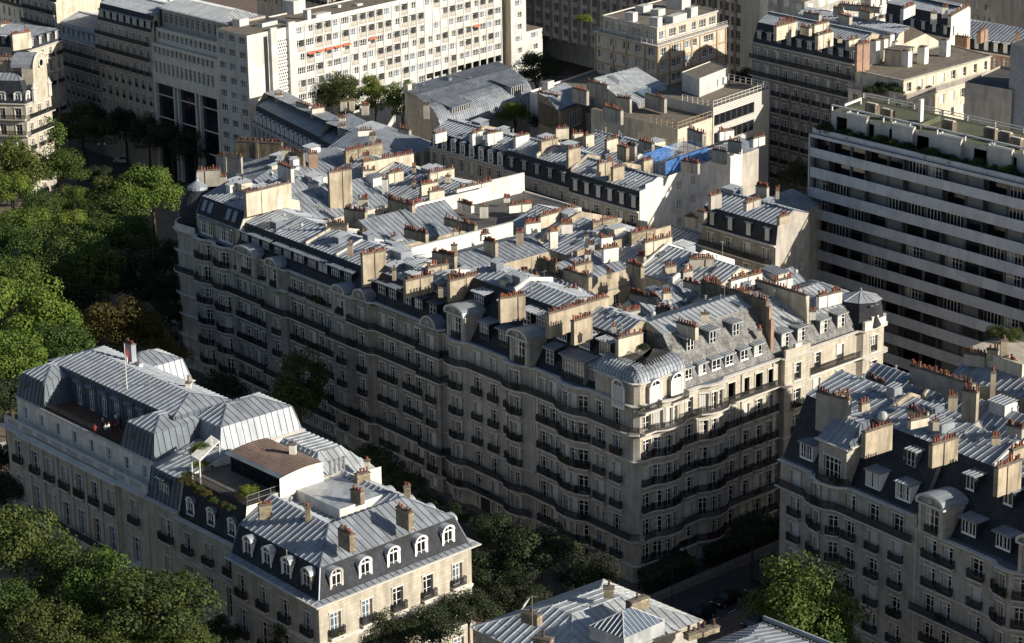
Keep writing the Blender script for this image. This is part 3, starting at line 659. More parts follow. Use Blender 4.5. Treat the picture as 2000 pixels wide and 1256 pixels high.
for s_, w_, kd in ((10.6, 1.7, 'dark'), (13.3, 1.8, 'half'), (16.0, 2.0, 'dark'), (18.6, 1.9, 'dark'), (21.6, 1.9, 'dark'), (24.4, 1.9, 'half')): dormer(b, S(.9, s_), ANGC, w_, 1.6, 1.8, 'shed', kd, 24.3, 'lead', 'zinc_pale', rise=.35, over=.14)
for s_ in (12.6, 17.0, 21.6): dormer(b, S(2.6, s_), ANGC, 1.7, 2.0, 2.6, 'shed', 'dark', 27.1, 'zinc_dark', 'zinc_pale', rise=.25)

# ---- A4
b = bld('apartment_building', 'stone building with two big curved pediments in its tall dark slate roof', 'building', rect(21, 42, 0, 13)); wl = MB()
pa = bow(S(42, 0), S(21, 0), [3.6, 17.2], 4.8, .9, 4)
facade(b, wl, pa, floors('nccbbbc'), [0, 0, [.9], [.9], 0, [1.9, 5.7, 9.4], 0, [.9], [.9], 0, 0], 'stone', seed=21)
for z, d_ in ((2.4, .2), (5.75, .3), (9.15, .5), (19.75, .45), (23.3, .5)): string(wl, pa, z, d_, .32)
pipe(b, S(42, 0), NA, 0, 23); door(b, S(42, 0), S(21, 0), 9.4, 2.3, 3.4); b.part('wall', wl)
rf = MB(); R_ = roof(rf, rect(21, 42, 0, 13), [(23.4, [.5, 0, 0, 0]), (30.2, [5.0, 0, .6, 0]), (31.2, [8., 0, 4.8, 0])], 'slate', 'zinc', 'plaster_tan'); ridge_caps(rf, R_); walls(rf, rect(21, 42, 0, 13), 0, 23.4, 'plaster_tan', (0,))
for a, e in zip(pa, pa[1:]): rf.poly([v3(a, 23.36), v3(e, 23.36), v3(e-NA*2.2, 23.36), v3(a-NA*2.2, 23.36)], 'lead')
b.part('roof', rf)
for t in (38.6, 24.0): dormer(b, S(t, -.35), ANGA, 4.4, 4.5, 3.6, 'pav', 'half', 23.3)
for t, w_ in ((33.6, 2.3), (29.2, 2.4)): dormer(b, S(t, .9), ANGA, w_, 2.4, 2.4, 'shed', 'dark', 24.1, 'slate', 'zinc', rise=.2, guard=True)
for t, w_ in ((37.2, 2.5), (31.4, 1.9), (26.2, 1.9), (23.0, 2.6)): dormer(b, S(t, 2.9), ANGA, w_, 2.2, 3., 'shed', 'dark', 27.2, 'slate', 'zinc', rise=.25)

# ---- A3
b = bld('apartment_building', 'stone building with two ribbed end bays, middle of the long shaded street front', 'building', rect(42, 64, 0, 13)); wl = MB()
a_, e_ = S(64, 0), S(42, 0)
pa = [a_, a_+NA*.7, S(59.6, 0)+NA*.7, S(59.2, 0), S(46.8, 0), S(46.4, 0)+NA*.7, e_+NA*.7, e_]
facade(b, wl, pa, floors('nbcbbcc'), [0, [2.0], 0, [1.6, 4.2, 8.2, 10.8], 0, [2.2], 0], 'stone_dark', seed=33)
for u in (.25, 3.9): pilaster(wl, a_+NA*.7, e_+NA*.7, u, .8, 2.4, 23, 'stone_dark', .2, True)
for u in (18.1, 21.6): pilaster(wl, a_+NA*.7, e_+NA*.7, u, .8, 2.4, 23, 'stone_dark', .2, True)
for z, d_ in ((2.4, .2), (5.75, .45), (16.2, .4), (19.75, .4), (23.8, .6)): string(wl, pa, z, d_, .32)
pipe(b, S(64, 0), NA, 0, 23); b.part('wall', wl)
rf = MB(); R_ = roof(rf, rect(42, 64, 0, 13), [(23.8, [.2, 0, 0, 0]), (27.2, [2.7, 0, .5, 0]), (28.4, [7.5, 0, 5.3, 0])], 'slate', 'zinc', 'plaster_tan'); ridge_caps(rf, R_); walls(rf, rect(42, 64, 0, 13), 0, 23.8, 'plaster_tan', (0,))
for a, e in zip(pa, pa[1:]): rf.poly([v3(a, 23.86), v3(e, 23.86), v3(e-NA*2.2, 23.86), v3(a-NA*2.2, 23.86)], 'lead')
b.part('roof', rf)
def pediment(b, t, w_, z):              # stone curved gable with a small lead vault behind it
    def f(mb):
        n = 8; r = w_/2
        def ar(rr, k, y, hh): t_ = pi*k/n; return Vector((-rr*cos(t_), y, hh*sin(t_)))
        mb.poly([ar(r, k, -.3, 1.3) for k in range(n+1)], 'stone_dark'); mb.box((-r-.15, -.5, -.22), (2*r+.3, 0, 0), (0, .8, 0), (0, 0, .22), 'trim')
        for k in range(n):
            A, B_ = ar(r+.12, k, -.5, 1.45), ar(r+.12, k+1, -.5, 1.45); a2, b2 = ar(r-.12, k, -.5, 1.2), ar(r-.12, k+1, -.5, 1.2)
            mb.poly([a2, b2, B_, A][::-1], 'trim_pale'); mb.poly([A+Vector((0, 1.9, 0)), B_+Vector((0, 1.9, 0)), B_, A], 'lead'); mb.poly([a2, b2, b2+Vector((0, .2, 0)), a2+Vector((0, .2, 0))], 'trim')
        mb.cbox((0, -.4, .25), .6, .2, .6, 'trim')
    b.inst('pediment', cached(('pediment', w_), f), v3(S(t, 0)+NA*.7, z), ANGA)
for t, w_ in ((60, 1.3), (55, 1.6), (48.2, 1.4), (44.5, 1.3)): dormer(b, S(t, 3.6), ANGA, w_, 1.1, 2.4, 'shed', 'strip', 27.1, 'zinc', 'zinc', rise=.3)
for t in (61.8, 44.2): pediment(b, t, 3.6, 23.9)
for t, w_, kd in ((62.2, 1.8, 'shut'), (58.8, 2.2, 'dark'), (56.0, 2.2, 'dark'), (52.2, 2.2, 'dark'), (49.4, 2.2, 'half'), (45.8, 2.0, 'dark')): dormer(b, S(t, .9), ANGA, w_, 2.3, 2.2, 'shed', kd, 24.2, 'slate', 'zinc_dark', rise=.12)

# ---- A2
b = bld('apartment_building', 'long sooty stone building with curved pediments and flat grey dormers, beside the domed corner', 'building', rect(64, 100, 0, 14)); wl = MB()
a_, e_ = S(100, 0), S(64, 0)
pa = [a_, S(89.4, 0), S(89.2, 0)+NA*.6, S(83.6, 0)+NA*.6, S(83.4, 0), S(70.2, 0), S(70., 0)+NA*.8, e_+NA*.8, e_]
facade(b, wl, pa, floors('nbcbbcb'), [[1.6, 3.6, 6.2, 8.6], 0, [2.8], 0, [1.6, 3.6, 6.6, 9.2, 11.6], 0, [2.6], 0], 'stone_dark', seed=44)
for u in (.5, 9.9, 17.2, 30.4): pilaster(wl, a_, e_, u, .9, 2.4, 19.6, 'stone_dark', .3, True)
pilaster(wl, a_+NA*.8, e_+NA*.8, 35.3, 1.1, 2.4, 20, 'stone_dark', .2, True)
for z, d_ in ((2.4, .2), (5.75, .5), (16.2, .45), (20.3, .7), (23.5, .3)): string(wl, pa, z, d_, .36)
pipe(b, S(99.6, 0), NA, 0, 20); b.part('wall', wl)
rf = MB(); R_ = roof(rf, rect(64, 100, 0, 14), [(23.5, [.2, 0, 0, 0]), (27.1, [2.5, 0, .5, 0]), (28.6, [8, 0, 5.8, 0])], 'slate', 'zinc', 'plaster_tan'); ridge_caps(rf, R_); walls(rf, rect(64, 100, 0, 14), 0, 23.5, 'plaster_tan', (0,))
for a, e in zip(pa, pa[1:]): rf.poly([v3(a, 23.56), v3(e, 23.56), v3(e-NA*2.2, 23.56), v3(a-NA*2.2, 23.56)], 'lead')
b.part('roof', rf)
for t, w_, z in ((94.8, 6.0, 21.0), (86.6, 3.4, 20.8), (67.4, 3.4, 20.8)):
    dormer(b, S(t, 0)+NA*.9, ANGA, w_, 4.2, 3.0, 'pav', 'half', z-.4)
for t, w_, kd in ((98.0, 2.4, 'half'), (94.8, 2.6, 'dark'), (91.6, 2.2, 'dark'), (88.0, 2.2, 'dark'), (85.2, 2.4, 'dark'), (81.8, 3.2, 'half'), (78.0, 2.6, 'dark'), (74.9, 2.8, 'shut'), (71.4, 2.6, 'dark'), (68.0, 2.2, 'dark')): dormer(b, S(t, 1.0), ANGA, w_, 2.5, 2.2, 'shed', kd, 23.8, 'slate', 'zinc_dark', rise=.1, guard=True)

# ---- A1: rounded corner with a dome
b = bld('apartment_building', 'stone building with a rounded corner tower under a dark dome', 'building', rect(100, 120, 0, 14)); wl = MB()
cc = S(116.4, 3.2); arc = [cc+Vector((cos(rad(x)), sin(rad(x))))*3.6 for x in (110, 134, 158, 182, 206, 222)]
pa = [S(121, 12)]+arc+[S(112.4, -.0)]; p2 = bow(S(112.4, 0), S(100, 0), [2.7, 8.8], 4.5, .8, 3); p2 = p2[1:]; pa += p2
facade(b, wl, pa, floors('nboboco'), [3, 0, [.75], 0, [.75], 0, 0]+[0, [.7], [.7], [.7], 0, [.7], [.7], [.7], 0, 0, 0][:len(pa)-8], 'stone', seed=55)
for z, d_ in ((2.4, .2), (5.75, .5), (9.2, .4), (12.6, .4), (16.2, .5), (19.8, .5), (23.3, .7)): string(wl, pa, z, d_, .32)
b.part('wall', wl)
mb = MB(); ring = off([S(121, 9)]+arc+[S(112.4, 0)], .35); sweep(mb, ring, [(0, 23.3), (0, 24.3), (-.3, 24.3), (-.3, 23.3)], 'trim_pale'); b.part('balustrade', mb)
dm = MB(); dm.lathe(v3(cc, 0), [(3.1, 23.3), (3.1, 25.2), (3.15, 25.4), (2.9, 27.0), (2.2, 28.4), (1.5, 29.3)], 'slate', 20); dm.lathe(v3(cc, 0), [(1.5, 29.3), (1.65, 29.4), (1.6, 29.9), (1.0, 30.3), (.35, 30.7), (.12, 31.1), (.16, 31.3), (0, 32.3)], 'zinc', 16); b.part('dome', dm)
for x in (165, 205): dormer(b, cc+Vector((cos(rad(x)), sin(rad(x))))*3.0, rad(x+90), 1.3, 1.9, 1.6, 'shed', 'dark', 23.4, 'slate', 'lead', rise=.1)
rf = MB(); R_ = roof(rf, rect(100, 114, 0, 14), [(23.3, [1.3, 0, 0, .0]), (26.2, [1.3, 0, 0, .0]), (28.8, [2.6, 0, .4, .1]), (30.4, [8, 0, 5.5, .2])], 'slate', 'zinc', 'plaster_cream'); ridge_caps(rf, R_)
rf.poly([v3(p, 23.35) for p in rect(100, 114, 0, 3)], 'lead'); walls(rf, rect(100, 114, 0, 14), 0, 23.3, 'plaster_tan', (0,))
roof(rf, rect(110, 120, 5, 14), [(20, [0]*4), (26, [0]*4), (27.5, [4, 0, 4, 0])], 'slate', 'zinc', 'plaster_grey'); b.part('roof', rf)
for t in (110.4, 104.0): dormer(b, S(t, .9), ANGA, 4.6, 2.5, 2.2, 'shed', 'half', 23.4, 'stone', 'zinc', rise=.5)
for t in (112.4, 110.4, 104.6, 102.6): 
    mb = MB(); q = [S(t+.6, 1.62), S(t-.6, 1.62), S(t-.6, 2.4), S(t+.6, 2.4)]; mb.poly([v3(q[0], 26.9), v3(q[1], 26.9), v3(q[2], 28.45), v3(q[3], 28.45)], 'glass_sky')
    for i in range(4): mb.tube(v3(q[i], 26.9 if i < 2 else 28.45), v3(q[(i+1) % 4], 26.9 if i in (0, 3) else 28.45), .07, 'lead', n=4)
    b.part('skylight', mb)

# ---- C2 and its corner tower
b = bld('apartment_building', 'stone building with an octagonal slate corner turret, right end of the sunlit street front', 'building', [S(0, 27), S(0, 50), S(13, 50), S(13, 27)]); wl = MB()
pc = [S(0, 27), S(0, 28), S(-.9, 28), S(-.9, 33.2), S(0, 33.2), S(0, 44.4), S(-.8, 45), S(-.8, 49.6), S(0, 50.6), S(6, 51)]
facade(b, wl, pc, floors('nbbbbbc')[:6]+[(19.8, 23.3, .3, 2.3, 1.2, 'g')], [0, 0, [2.6], 0, [2.6, 7.6], 0, [2.4], 0, 1], 'stone_warm', seed=61)
for z, d_ in ((5.75, .3), (12.6, .3), (19.75, .6), (23.5, .5)): string(wl, pc, z, d_, .32)
mb = MB(); sweep(mb, off(pc[2:4], .1), [(0, 23.4), (0, 24.6), (-.35, 24.6), (-.35, 23.4)], 'stone_warm'); mb.cbox(v3(S(-.9, 30.6), 24.6), 1.4, .4, .5, 'trim_pale', ANGC); b.part('parapet', mb)
mb = MB(); q = [S(0, 33.4), S(0, 44.2)]; sweep(mb, q, [(0, 19.6), (.9, 19.7), (.9, 19.9), (0, 19.9)], 'trim_pale'); rail(mb, off(q, .85), 19.9, 1.); b.part('balcony', mb)
b.part('wall', wl)
rf = MB(); pr = [S(0, 27), S(0, 44.5), S(13, 44.5), S(13, 27)]
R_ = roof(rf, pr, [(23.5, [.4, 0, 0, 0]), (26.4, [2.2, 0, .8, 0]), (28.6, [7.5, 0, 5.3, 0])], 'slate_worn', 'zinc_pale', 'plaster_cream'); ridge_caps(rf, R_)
roof(rf, [S(4, 44), S(4, 50), S(13, 50), S(13, 44)], [(0, [0]*4), (24, [0]*4), (27, [0, 1.5, 0, 0]), (28.2, [4, 4, 4, 0])], 'slate', 'zinc', 'plaster_grey')
b.part('roof', rf)
tw = MB(); ct = S(1.9, 47.3); o8 = lambda r, z: [v3(ct+Vector((cos(pi/8+pi/4*i+.2), sin(pi/8+pi/4*i+.2)))*r, z) for i in range(8)]
A_, B_, C_ = o8(3.3, 23.6), o8(2.8, 27.0), o8(3.0, 27.1)
for i in range(8):
    j = (i+1) % 8; tw.poly([A_[i], A_[j], B_[j], B_[i]], 'slate'); tw.poly([B_[i], B_[j], C_[j], C_[i]], 'lead'); q = [C_[i], C_[j], v3(ct, 28.1)]; tw.poly(q, 'zinc_pale'); tw.tube(C_[i], v3(ct, 28.12), .06, 'zinc_pale', n=4)
    m_ = (C_[i]+C_[j])/2; tw.tube(m_, m_*.25+v3(ct, 28.12)*.75, .04, 'zinc', n=4)
tw.lathe(v3(ct, 0), [(.2, 28.0), (.2, 28.35), (0, 28.6)], 'lead', 8); b.part('turret', tw)
mb = MB(); sweep(mb, off(pc[6:9], .1), [(0, 23.4), (.15, 23.5), (.15, 24.7), (-.3, 24.7), (-.3, 23.4)], 'trim_pale'); mb.cbox(v3(S(-.8, 47.3), 24.7), 1.5, .5, .5, 'trim_pale', ANGC); b.part('parapet', mb)
dormer(b, S(-.5, 47.3), ANGC, 1.4, 2.0, 1.4, 'shed', 'dark', 24.7, 'slate', 'lead', rise=.1)
for s_ in (30.0, 33.4, 38.2, 42.0): dormer(b, S(.9, s_), ANGC, 1.9, 2.3, 2.7, 'shed', 'half', 24.0, 'zinc_dark', 'zinc_pale', rise=.3)
mb = MB()
for k, s_ in enumerate((27.1,)):          # tall sooty party wall with its long row of pots
    mb.poly([v3(S(t, s_), z) for t, z in ((.6, 23.6), (.8, 25.4), (2.3, 27.0), (2.3, 30.6), (14, 30.6), (14, 24))], 'plaster_sooty')
chimney(b, S(15, 27.2), S(1.9, 27.2), 30.8, 24.5, .6, 'plaster_sooty', 30); mb = MB(); mb.box(v3(S(1.9, 26.9), 23.4), v3(AD*-1.0, 0), v3(CDD*.6, 0), (0, 0, 5.2), 'brick'); mb.box(v3(S(1.3, 26.92), 28.6), v3(AD*.6, 0), v3(CDD*.56, 0), (0, 0, 1.6), 'brick'); b.part('buttress', mb)
chimney(b, S(12, 35.6), S(1.9, 35.6), 29.8, 24., .6, 'plaster_cream', 18)
mb = MB(); mb.poly([v3(S(1.9, 35.3), 29.8), v3(S(1.4, 35.3), 24.), v3(S(2.2, 35.3), 24)], 'plaster_cream'); b.part('flashing', mb)

# ---- courtyard wings and the row behind
GAB = []
def gable(name, label, t0, t1, s0, s1, ze, zr, along_a=True, flat='zinc', wall='plaster_tan', hip=0., steep=None, group=None, windows=True, seed=0):
    poly = rect(t0, t1, s0, s1); b = bld(name, label, 'building', poly, group); D = s1-s0; L = t1-t0; mb = MB()
    lv = [(ze, [0]*4)]
    if steep: lv.append((ze+2.4, [.9, .9 if hip else 0, .9, .9 if hip else 0]))
    r_ = .5
    if along_a: lv.append((zr, [D*r_-.05, hip*D*.5, D*(1-r_)-.05, hip*D*.5]))
    else: lv.append((zr, [hip*L*.5, L*r_-.05, hip*L*.5, L*(1-r_)-.05]))
    rf = MB(); R_ = roof(rf, poly, lv, steep or 'slate', flat, wall); ridge_caps(rf, [R_[0]]+R_, r=.07)
    eav = MB(); 
    for i in range(4): mb.tube(R_[0][i], R_[0][(i+1) % 4], .09, 'lead', n=5)
    b.part('gutter', mb); b.part('roof', rf); wl = MB()
    for i in range(4):
        a, e = poly[i], poly[(i+1) % 4]
        if windows and i in (0, 1) and (e-a).length > 4: facade(b, wl, [a, e], [(6, ze-6.2, 0, 0, 1, 'n'), (ze-6.2, ze-3.1, .6, 1.6, 1.0, 'n'), (ze-3.1, ze, .6, 1.6, 1.0, 'n')], max(1, int((e-a).length/4.5)), wall, seed=seed+i, th=.2)
        else: wl.poly([v3(a, 6), v3(e, 6), v3(e, ze), v3(a, ze)], wall)
    b.part('wall', wl)
    if not steep: GAB.append((b, S, (t0, t1), [(s0+.1, ze), ((s0+s1)/2, zr), (s1-.1, ze)], 'A', flat) if along_a else (b, S, (s0, s1), [(t0+.1, ze), ((t0+t1)/2, zr), (t1-.1, ze)], 'C', flat))
    r = random.Random(seed*7+1)
    for k in range(3):                  # roof windows and vents on the slope towards the camera
        u, v = r.uniform(.15, .85), r.uniform(.25, .75)
        if along_a: q = S(t0+L*u, s0+D*.5*v); sl = math.atan2(zr-ze, D/2); an = ANGA
        else: q = S(t0+L*.5*v, s0+D*u); sl = math.atan2(zr-ze, L/2); an = ANGC
        z = ze+(zr-ze)*v+(2.4*0)
        if steep: continue
        (skylight(b, q, z+.05, an, sl) if k < 2 else vent(b, q, z, .5))
    return b
G = 'zinc roofed wings around the courtyards'
gable('courtyard_wing', 'zinc wing behind the domed building, with the tallest cream chimney wall at its side', 98, 112, 14, 33, 25.2, 28.6, False, 'zinc', 'plaster_cream', group=G, seed=1)
gable('courtyard_wing', 'wide blue grey zinc wing left of the long white party wall', 76, 90, 14, 32, 25.4, 28.6, False, 'zinc', 'plaster_tan', group=G, seed=2)
b = bld('courtyard_wing', 'low dark flat roofed wing directly behind the long white party wall', 'building', rect(64.4, 75.5, 14, 31), G); mb = MB(); walls(mb, rect(64.4, 75.5, 14, 31), 6, 25.0, 'plaster_cream'); mb.poly([v3(p, 25.) for p in rect(64.4, 75.5, 14, 31)], 'tar'); b.part('roof', mb)
mb = MB(); mb.box(v3(S(64.4, 5.2), 24.), v3(CDD*26.5, 0), v3(AD*-.45, 0), (0, 0, 4.6), 'plaster_white'); mb.box(v3(S(64.5, 5.2), 28.6), v3(CDD*26.5, 0), v3(AD*-.6, 0), (0, 0, .12), 'trim_pale'); b.part('party_wall', mb)
gable('courtyard_wing', 'worn grey zinc wing right of the long white party wall, above a steep slate side', 53, 63.8, 13.2, 31, 24.2, 28.0, False, 'zinc', 'plaster_tan', steep='slate_worn', group=G, seed=4)
gable('courtyard_wing', 'low zinc wing in the middle courtyard, with dormers facing it', 40, 50, 24, 36, 23.2, 27.6, False, 'zinc', 'plaster_tan', steep='zinc_dark', group=G, seed=5)
gable('courtyard_wing', 'small sunlit zinc hipped wing right behind the two curved pediments', 28, 41, 13.2, 21, 25.6, 28.6, True, 'zinc_pale', 'plaster_tan', hip=.8, group=G, seed=6)
gable('courtyard_wing', 'broad zinc wing with a row of pots at its edge, beside the deep central courtyard', 20, 29.5, 21.5, 36, 24.2, 27.2, False, 'zinc', 'plaster_white', group=G, seed=7)
gable('courtyard_wing', 'low zinc roof behind the railed terrace of the corner building', 13, 20, 15, 30, 24.8, 26.6, True, 'zinc', 'plaster_cream', group=G, seed=8)
G2 = 'zinc roofed buildings along the back of the big block'
gable('back_building', 'jumbled zinc roofed building at the far left corner of the big block', 112, 124, 15, 34, 24.5, 27.8, True, 'zinc', 'plaster_tan', hip=.5, group=G2, seed=11)
gable('back_building', 'zinc roofed building behind the tall cream wall, with stone party walls and orange pots', 102, 124, 35.5, 52, 24.8, 27.6, True, 'zinc', 'plaster_tan', group=G2, seed=12)
gable('back_building', 'zinc roof just above the shorter white party wall, with pale chimneys', 88.5, 101.5, 35, 53, 24.8, 27.6, True, 'zinc', 'plaster_tan', group=G2, seed=13)
b = bld('back_building', 'building with a flat dark roof carrying square white chimneys, below the shorter white party wall', 'building', rect(72, 88, 31.5, 54), G2); mb = MB(); walls(mb, rect(72, 88, 31.5, 54), 6, 25.2, 'plaster_white'); mb.poly([v3(p, 25.2) for p in rect(72, 88, 31.5, 54)], 'tar')
for a, e in ((S(72, 31.5), S(72, 54)), (S(72, 54), S(88, 54))): mb.box(v3(a, 25.2), v3(e-a, 0), v3(nrm(a, e)*-.3, 0), (0, 0, .3), 'trim_pale')
b.part('roof', mb); mb = MB(); mb.box(v3(S(88, 29), 25.2), v3(CDD*25, 0), v3(AD*-.4, 0), (0, 0, 2.3), 'plaster_white'); mb.box(v3(S(88, 43.5), 27.5), v3(CDD*10.5, 0), v3(AD*-.42, 0), (0, 0, 1.), 'plaster_white'); b.part('party_wall', mb)
gable('back_building', 'wide zinc roof crowded with white chimneys, at the middle of the back row', 48, 71.5, 34, 53, 25.2, 28.0, True, 'zinc', 'plaster_cream', group=G2, seed=14)
gable('back_building', 'sunlit zinc roof with a curved back slope, right of the cream party wall', 23.5, 47.5, 37, 51, 24.8, 27.6, True, 'zinc_pale', 'plaster_cream', group=G2, seed=15)
gable('back_building', 'zinc roof with skylights just behind the octagonal turret', 13.2, 23, 31, 50, 24.8, 27.6, False, 'zinc', 'plaster_cream', group=G2, seed=16)
b = REG[-1][0]; mb = MB(); mb.box(v3(S(47.7, 30), 25), v3(CDD*22, 0), v3(AD*-.4, 0), (0, 0, 2.6), 'plaster_tan'); b.part('party_wall', mb)

cl = clutter
pz = [S(144, 30), S(122, 10), S(122, 50), S(136, 50)]; b = bld('back_building', 'zinc roofed building with sooty chimney walls, at the far left tip of the block', 'building', pz, G2); mb = MB(); walls(mb, pz, 0, 24.6, 'plaster_grey'); b.part('wall', mb); rf = MB(); R_ = roof(rf, pz, [(24.6, [0]*4), (26.9, [7, 6, 6, 5])], 'slate', 'zinc', 'plaster_tan'); ridge_caps(rf, [R_[0]]+R_); b.part('roof', rf)
cl(b, S, (124, 136), [(22, 26.9), (40, 26.9)], 77, n=12)
cl(REG[0][0], S, (8, 20.5), [(4.7, 29.7), (8, 31), (12.5, 29.8)], 1, n=7); cl(REG[0][0], lambda t, s: S(s, t), (10, 26.5), [(4.5, 29.7), (7.4, 30.6), (11.5, 29.7)], 2, n=8, flat='zinc_pale') if 0 else None
cl(REG[0][0], S, (10, 26.5), [(4.6, 29.7), (7.4, 30.6), (11.5, 29.8)], 2, 'C', 7, True, 'zinc_pale')
cl(REG[1][0], S, (21.5, 41.5), [(5.1, 30.3), (8, 31.2), (12.4, 30.3)], 3, n=12); cl(REG[2][0], S, (42.5, 63.5), [(2.9, 27.3), (7.5, 28.4), (12.4, 27.3)], 4, n=16)
cl(REG[3][0], S, (64.5, 99), [(2.7, 27.2), (8, 28.6), (13.4, 27.2)], 5, n=26); cl(REG[4][0], S, (100.5, 113), [(2.8, 28.9), (8, 30.4), (13, 29)], 6, n=8); cl(REG[5][0], S, (27.6, 44), [(2.4, 26.5), (7.5, 28.6), (12.2, 26.6)], 7, 'C', 12, True, 'zinc_pale')
for b_, fr_, T_, pr_, ax_, fl_ in GAB: cl(b_, fr_, T_, pr_, int(T_[0]*3+pr_[0][0]), ax_, 10, True, fl_)
# rows of pots read off the photograph: x0 y0 x1 y1 top height px pots
for row in """478 378 566 357 32.2 44 13 c|641 338 685 331 32 74 11 t|385 334 431 332 28 22 8 g|423 304 472 308 28 22 12 g|460 275 551 280 28.5 24 22 s|549 293 567 293 29 24 6 c|567 299 594 302 28.5 18 8 s|602 301 620 300 28.5 18 5 b|545 320 571 330 29.5 40 8 w
431 345 442 345 30.5 14 3 c|466 355 477 355 31 16 2 t|673 297 745 280 28.5 22 20 r|708 317 806 300 28.5 24 24 c|698 256 726 254 27 10 6 w|721 264 734 264 27 10 4 g|779 250 801 255 27 8 4 g|709 303 722 303 28 12 4 t|708 334 732 332 28.6 16 8 c|757 340 786 334 28.6 18 8 c
746 350 757 350 29 28 2 w|837 339 885 329 28.4 20 12 c|821 362 854 355 28.6 20 10 c|837 376 866 371 28.6 20 9 c|805 355 812 355 28.6 14 1 t|805 327 812 327 28.4 10 2 t|870 344 880 344 28.4 12 1 c|890 370 958 354 28.6 6 18 w|700 389 719 389 28.8 14 6 c|674 408 715 415 29.4 36 12 t
760 389 808 402 29.2 42 14 t|802 401 824 394 29 22 6 w|824 413 837 413 26.6 10 4 w|896 394 923 402 27 14 10 w|937 403 953 403 27.5 22 1 w|640 436 679 439 29.4 20 10 t|698 457 727 462 28.2 20 8 t|764 462 777 462 27.6 20 1 t|792 447 834 458 28 16 14 t|870 426 930 442 28 14 18 t
885 452 898 451 27 9 2 c|678 478 689 478 29.4 22 1 t|706 498 752 490 30.2 62 13 t|846 492 890 501 29.6 30 13 t|834 524 874 516 28.9 24 10 t|881 479 893 479 29.8 28 0 t|790 550 843 538 29.4 32 13 t|874 538 899 536 29.4 14 7 t|876 550 936 535 30.4 40 11 t|856 562 867 562 29.4 18 1 t|766 527 773 527 29 20 1 t
993 402 1037 397 27.2 14 14 w|984 386 996 386 26.8 9 4 w|1053 424 1127 404 28.6 22 20 c|1156 436 1204 426 28.4 24 12 r|1231 458 1278 447 28.4 24 14 r|1257 475 1310 462 28.4 24 12 c|1026 438 1054 434 28.4 18 11 w|1096 438 1118 437 28.8 18 7 w|1073 453 1088 451 29.4 32 5 w|1008 454 1022 454 29.4 28 4 t|939 459 955 456 28 10 4 w|947 470 970 475 29.4 26 9 t
1173 465 1195 462 29 18 6 w|1177 487 1206 482 29 26 8 w|1150 477 1161 477 29 26 3 w|1141 461 1150 461 29 20 0 w|1142 496 1154 496 28.8 20 3 w|1121 520 1155 512 28.6 18 8 t|1103 526 1153 542 29 26 14 t|1053 507 1088 516 28.4 16 9 s|1018 529 1031 529 28.6 14 4 t|1016 549 1050 538 29 10 8 t|973 532 995 537 28.8 10 8 t
1226 512 1255 523 28.4 20 10 t|1245 499 1260 502 28.4 10 6 t|1297 523 1319 519 28 12 7 t|1346 507 1394 505 28.4 14 12 g|1332 533 1351 528 28 12 8 g|1337 549 1374 558 28 12 12 g|1385 547 1402 549 27.8 8 4 g|1185 534 1194 534 28 10 2 t|1231 573 1286 584 28 12 16 g|1294 573 1310 571 27.6 12 4 c
1425 549 1486 533 28.6 18 18 w|1446 574 1498 562 28.8 24 11 w|1513 550 1546 542 28.6 24 8 w|1552 565 1562 565 27.6 10 2 w|1597 580 1642 569 28.8 22 12 w|1581 608 1593 608 28.4 16 2 w|1480 644 1488 644 27.6 14 1 c|1324 630 1361 640 30.6 24 7 c|1369 613 1385 613 31.6 14 0 c
1069 614 1186 580 31.8 46 26 t|1118 628 1154 617 31.6 46 8 t|1082 577 1126 564 30 26 10 t|1205 662 1253 650 30.6 34 9 c|1222 610 1250 604 28.6 10 8 g|1283 601 1325 612 29 16 12 s|1194 636 1204 636 31.4 12 1 g|975 584 1024 576 32 46 12 t|1205 600 1216 600 27.6 14 1 t""".replace('\n', '|').split('|'):
    x0, y0, x1, y1, zt, hp, n, m_ = row.split(); x0, y0, x1, y1, zt, hp = map(float, (x0, y0, x1, y1, zt, hp)); n = int(n)
    p = (P(x0, y0, zt)+P(x1, y1, zt))/2
    mm = dict(c='plaster_cream', t='plaster_tan', g='plaster_grey', s='plaster_sooty', b='brick', r='rubble', w='plaster_white')[m_]
    if x0 < 620 and y0 < 336: hp = max(hp, 30)
    chpx(owner(p), x0, y0, x1, y1, zt, hp, n, .6, mm)
# ================================================================ OTHER BUILDINGS
class Fr:                               # street frame: t runs away to the upper left, s runs in to the upper right
    def __init__(s, o, az, cz): s.o = o; s.a = Vector((sin(rad(az)), cos(rad(az)))); s.c = Vector((sin(rad(cz)), cos(rad(cz)))); s.ia = s(0, 0, 1); 
    def __call__(s, t, q, _=0): return s.o+s.a*t+s.c*q
    def rect(s, t0, t1, s0, s1): return [s(t1, s0), s(t0, s0), s(t0, s1), s(t1, s1)]
    @property
    def A(s): return ang2(s(1, 0), s(0, 0))
    @property
    def Cc(s): return ang2(s(0, 0), s(0, 1))
    @property
    def nA(s): return nrm(s(1, 0), s(0, 0))
    @property
    def nC(s): return nrm(s(0, 0), s(0, 1))
def hit(p0, az, px, py):                # where the ray through a pixel meets a vertical plane: (metres along, height)
    a = rad(az); n = Vector((cos(a), -sin(a), 0)); d = FW+RR*((px-1000)/F)-UU*((py-628)/F); o = Vector((0, 0, H)); t = (v3(p0, 0)-o).dot(n)/d.dot(n); q = o+d*t
    return (q.x-p0.x)*sin(a)+(q.y-p0.y)*cos(a), q.z
def std_floors(n, ze, fh, styles, wh=2.2, ww=1.15, sill=.25): return [(ze-fh*(n-i), ze-fh*(n-i-1), sill, wh, ww, styles[i % len(styles)]) for i in range(n)]
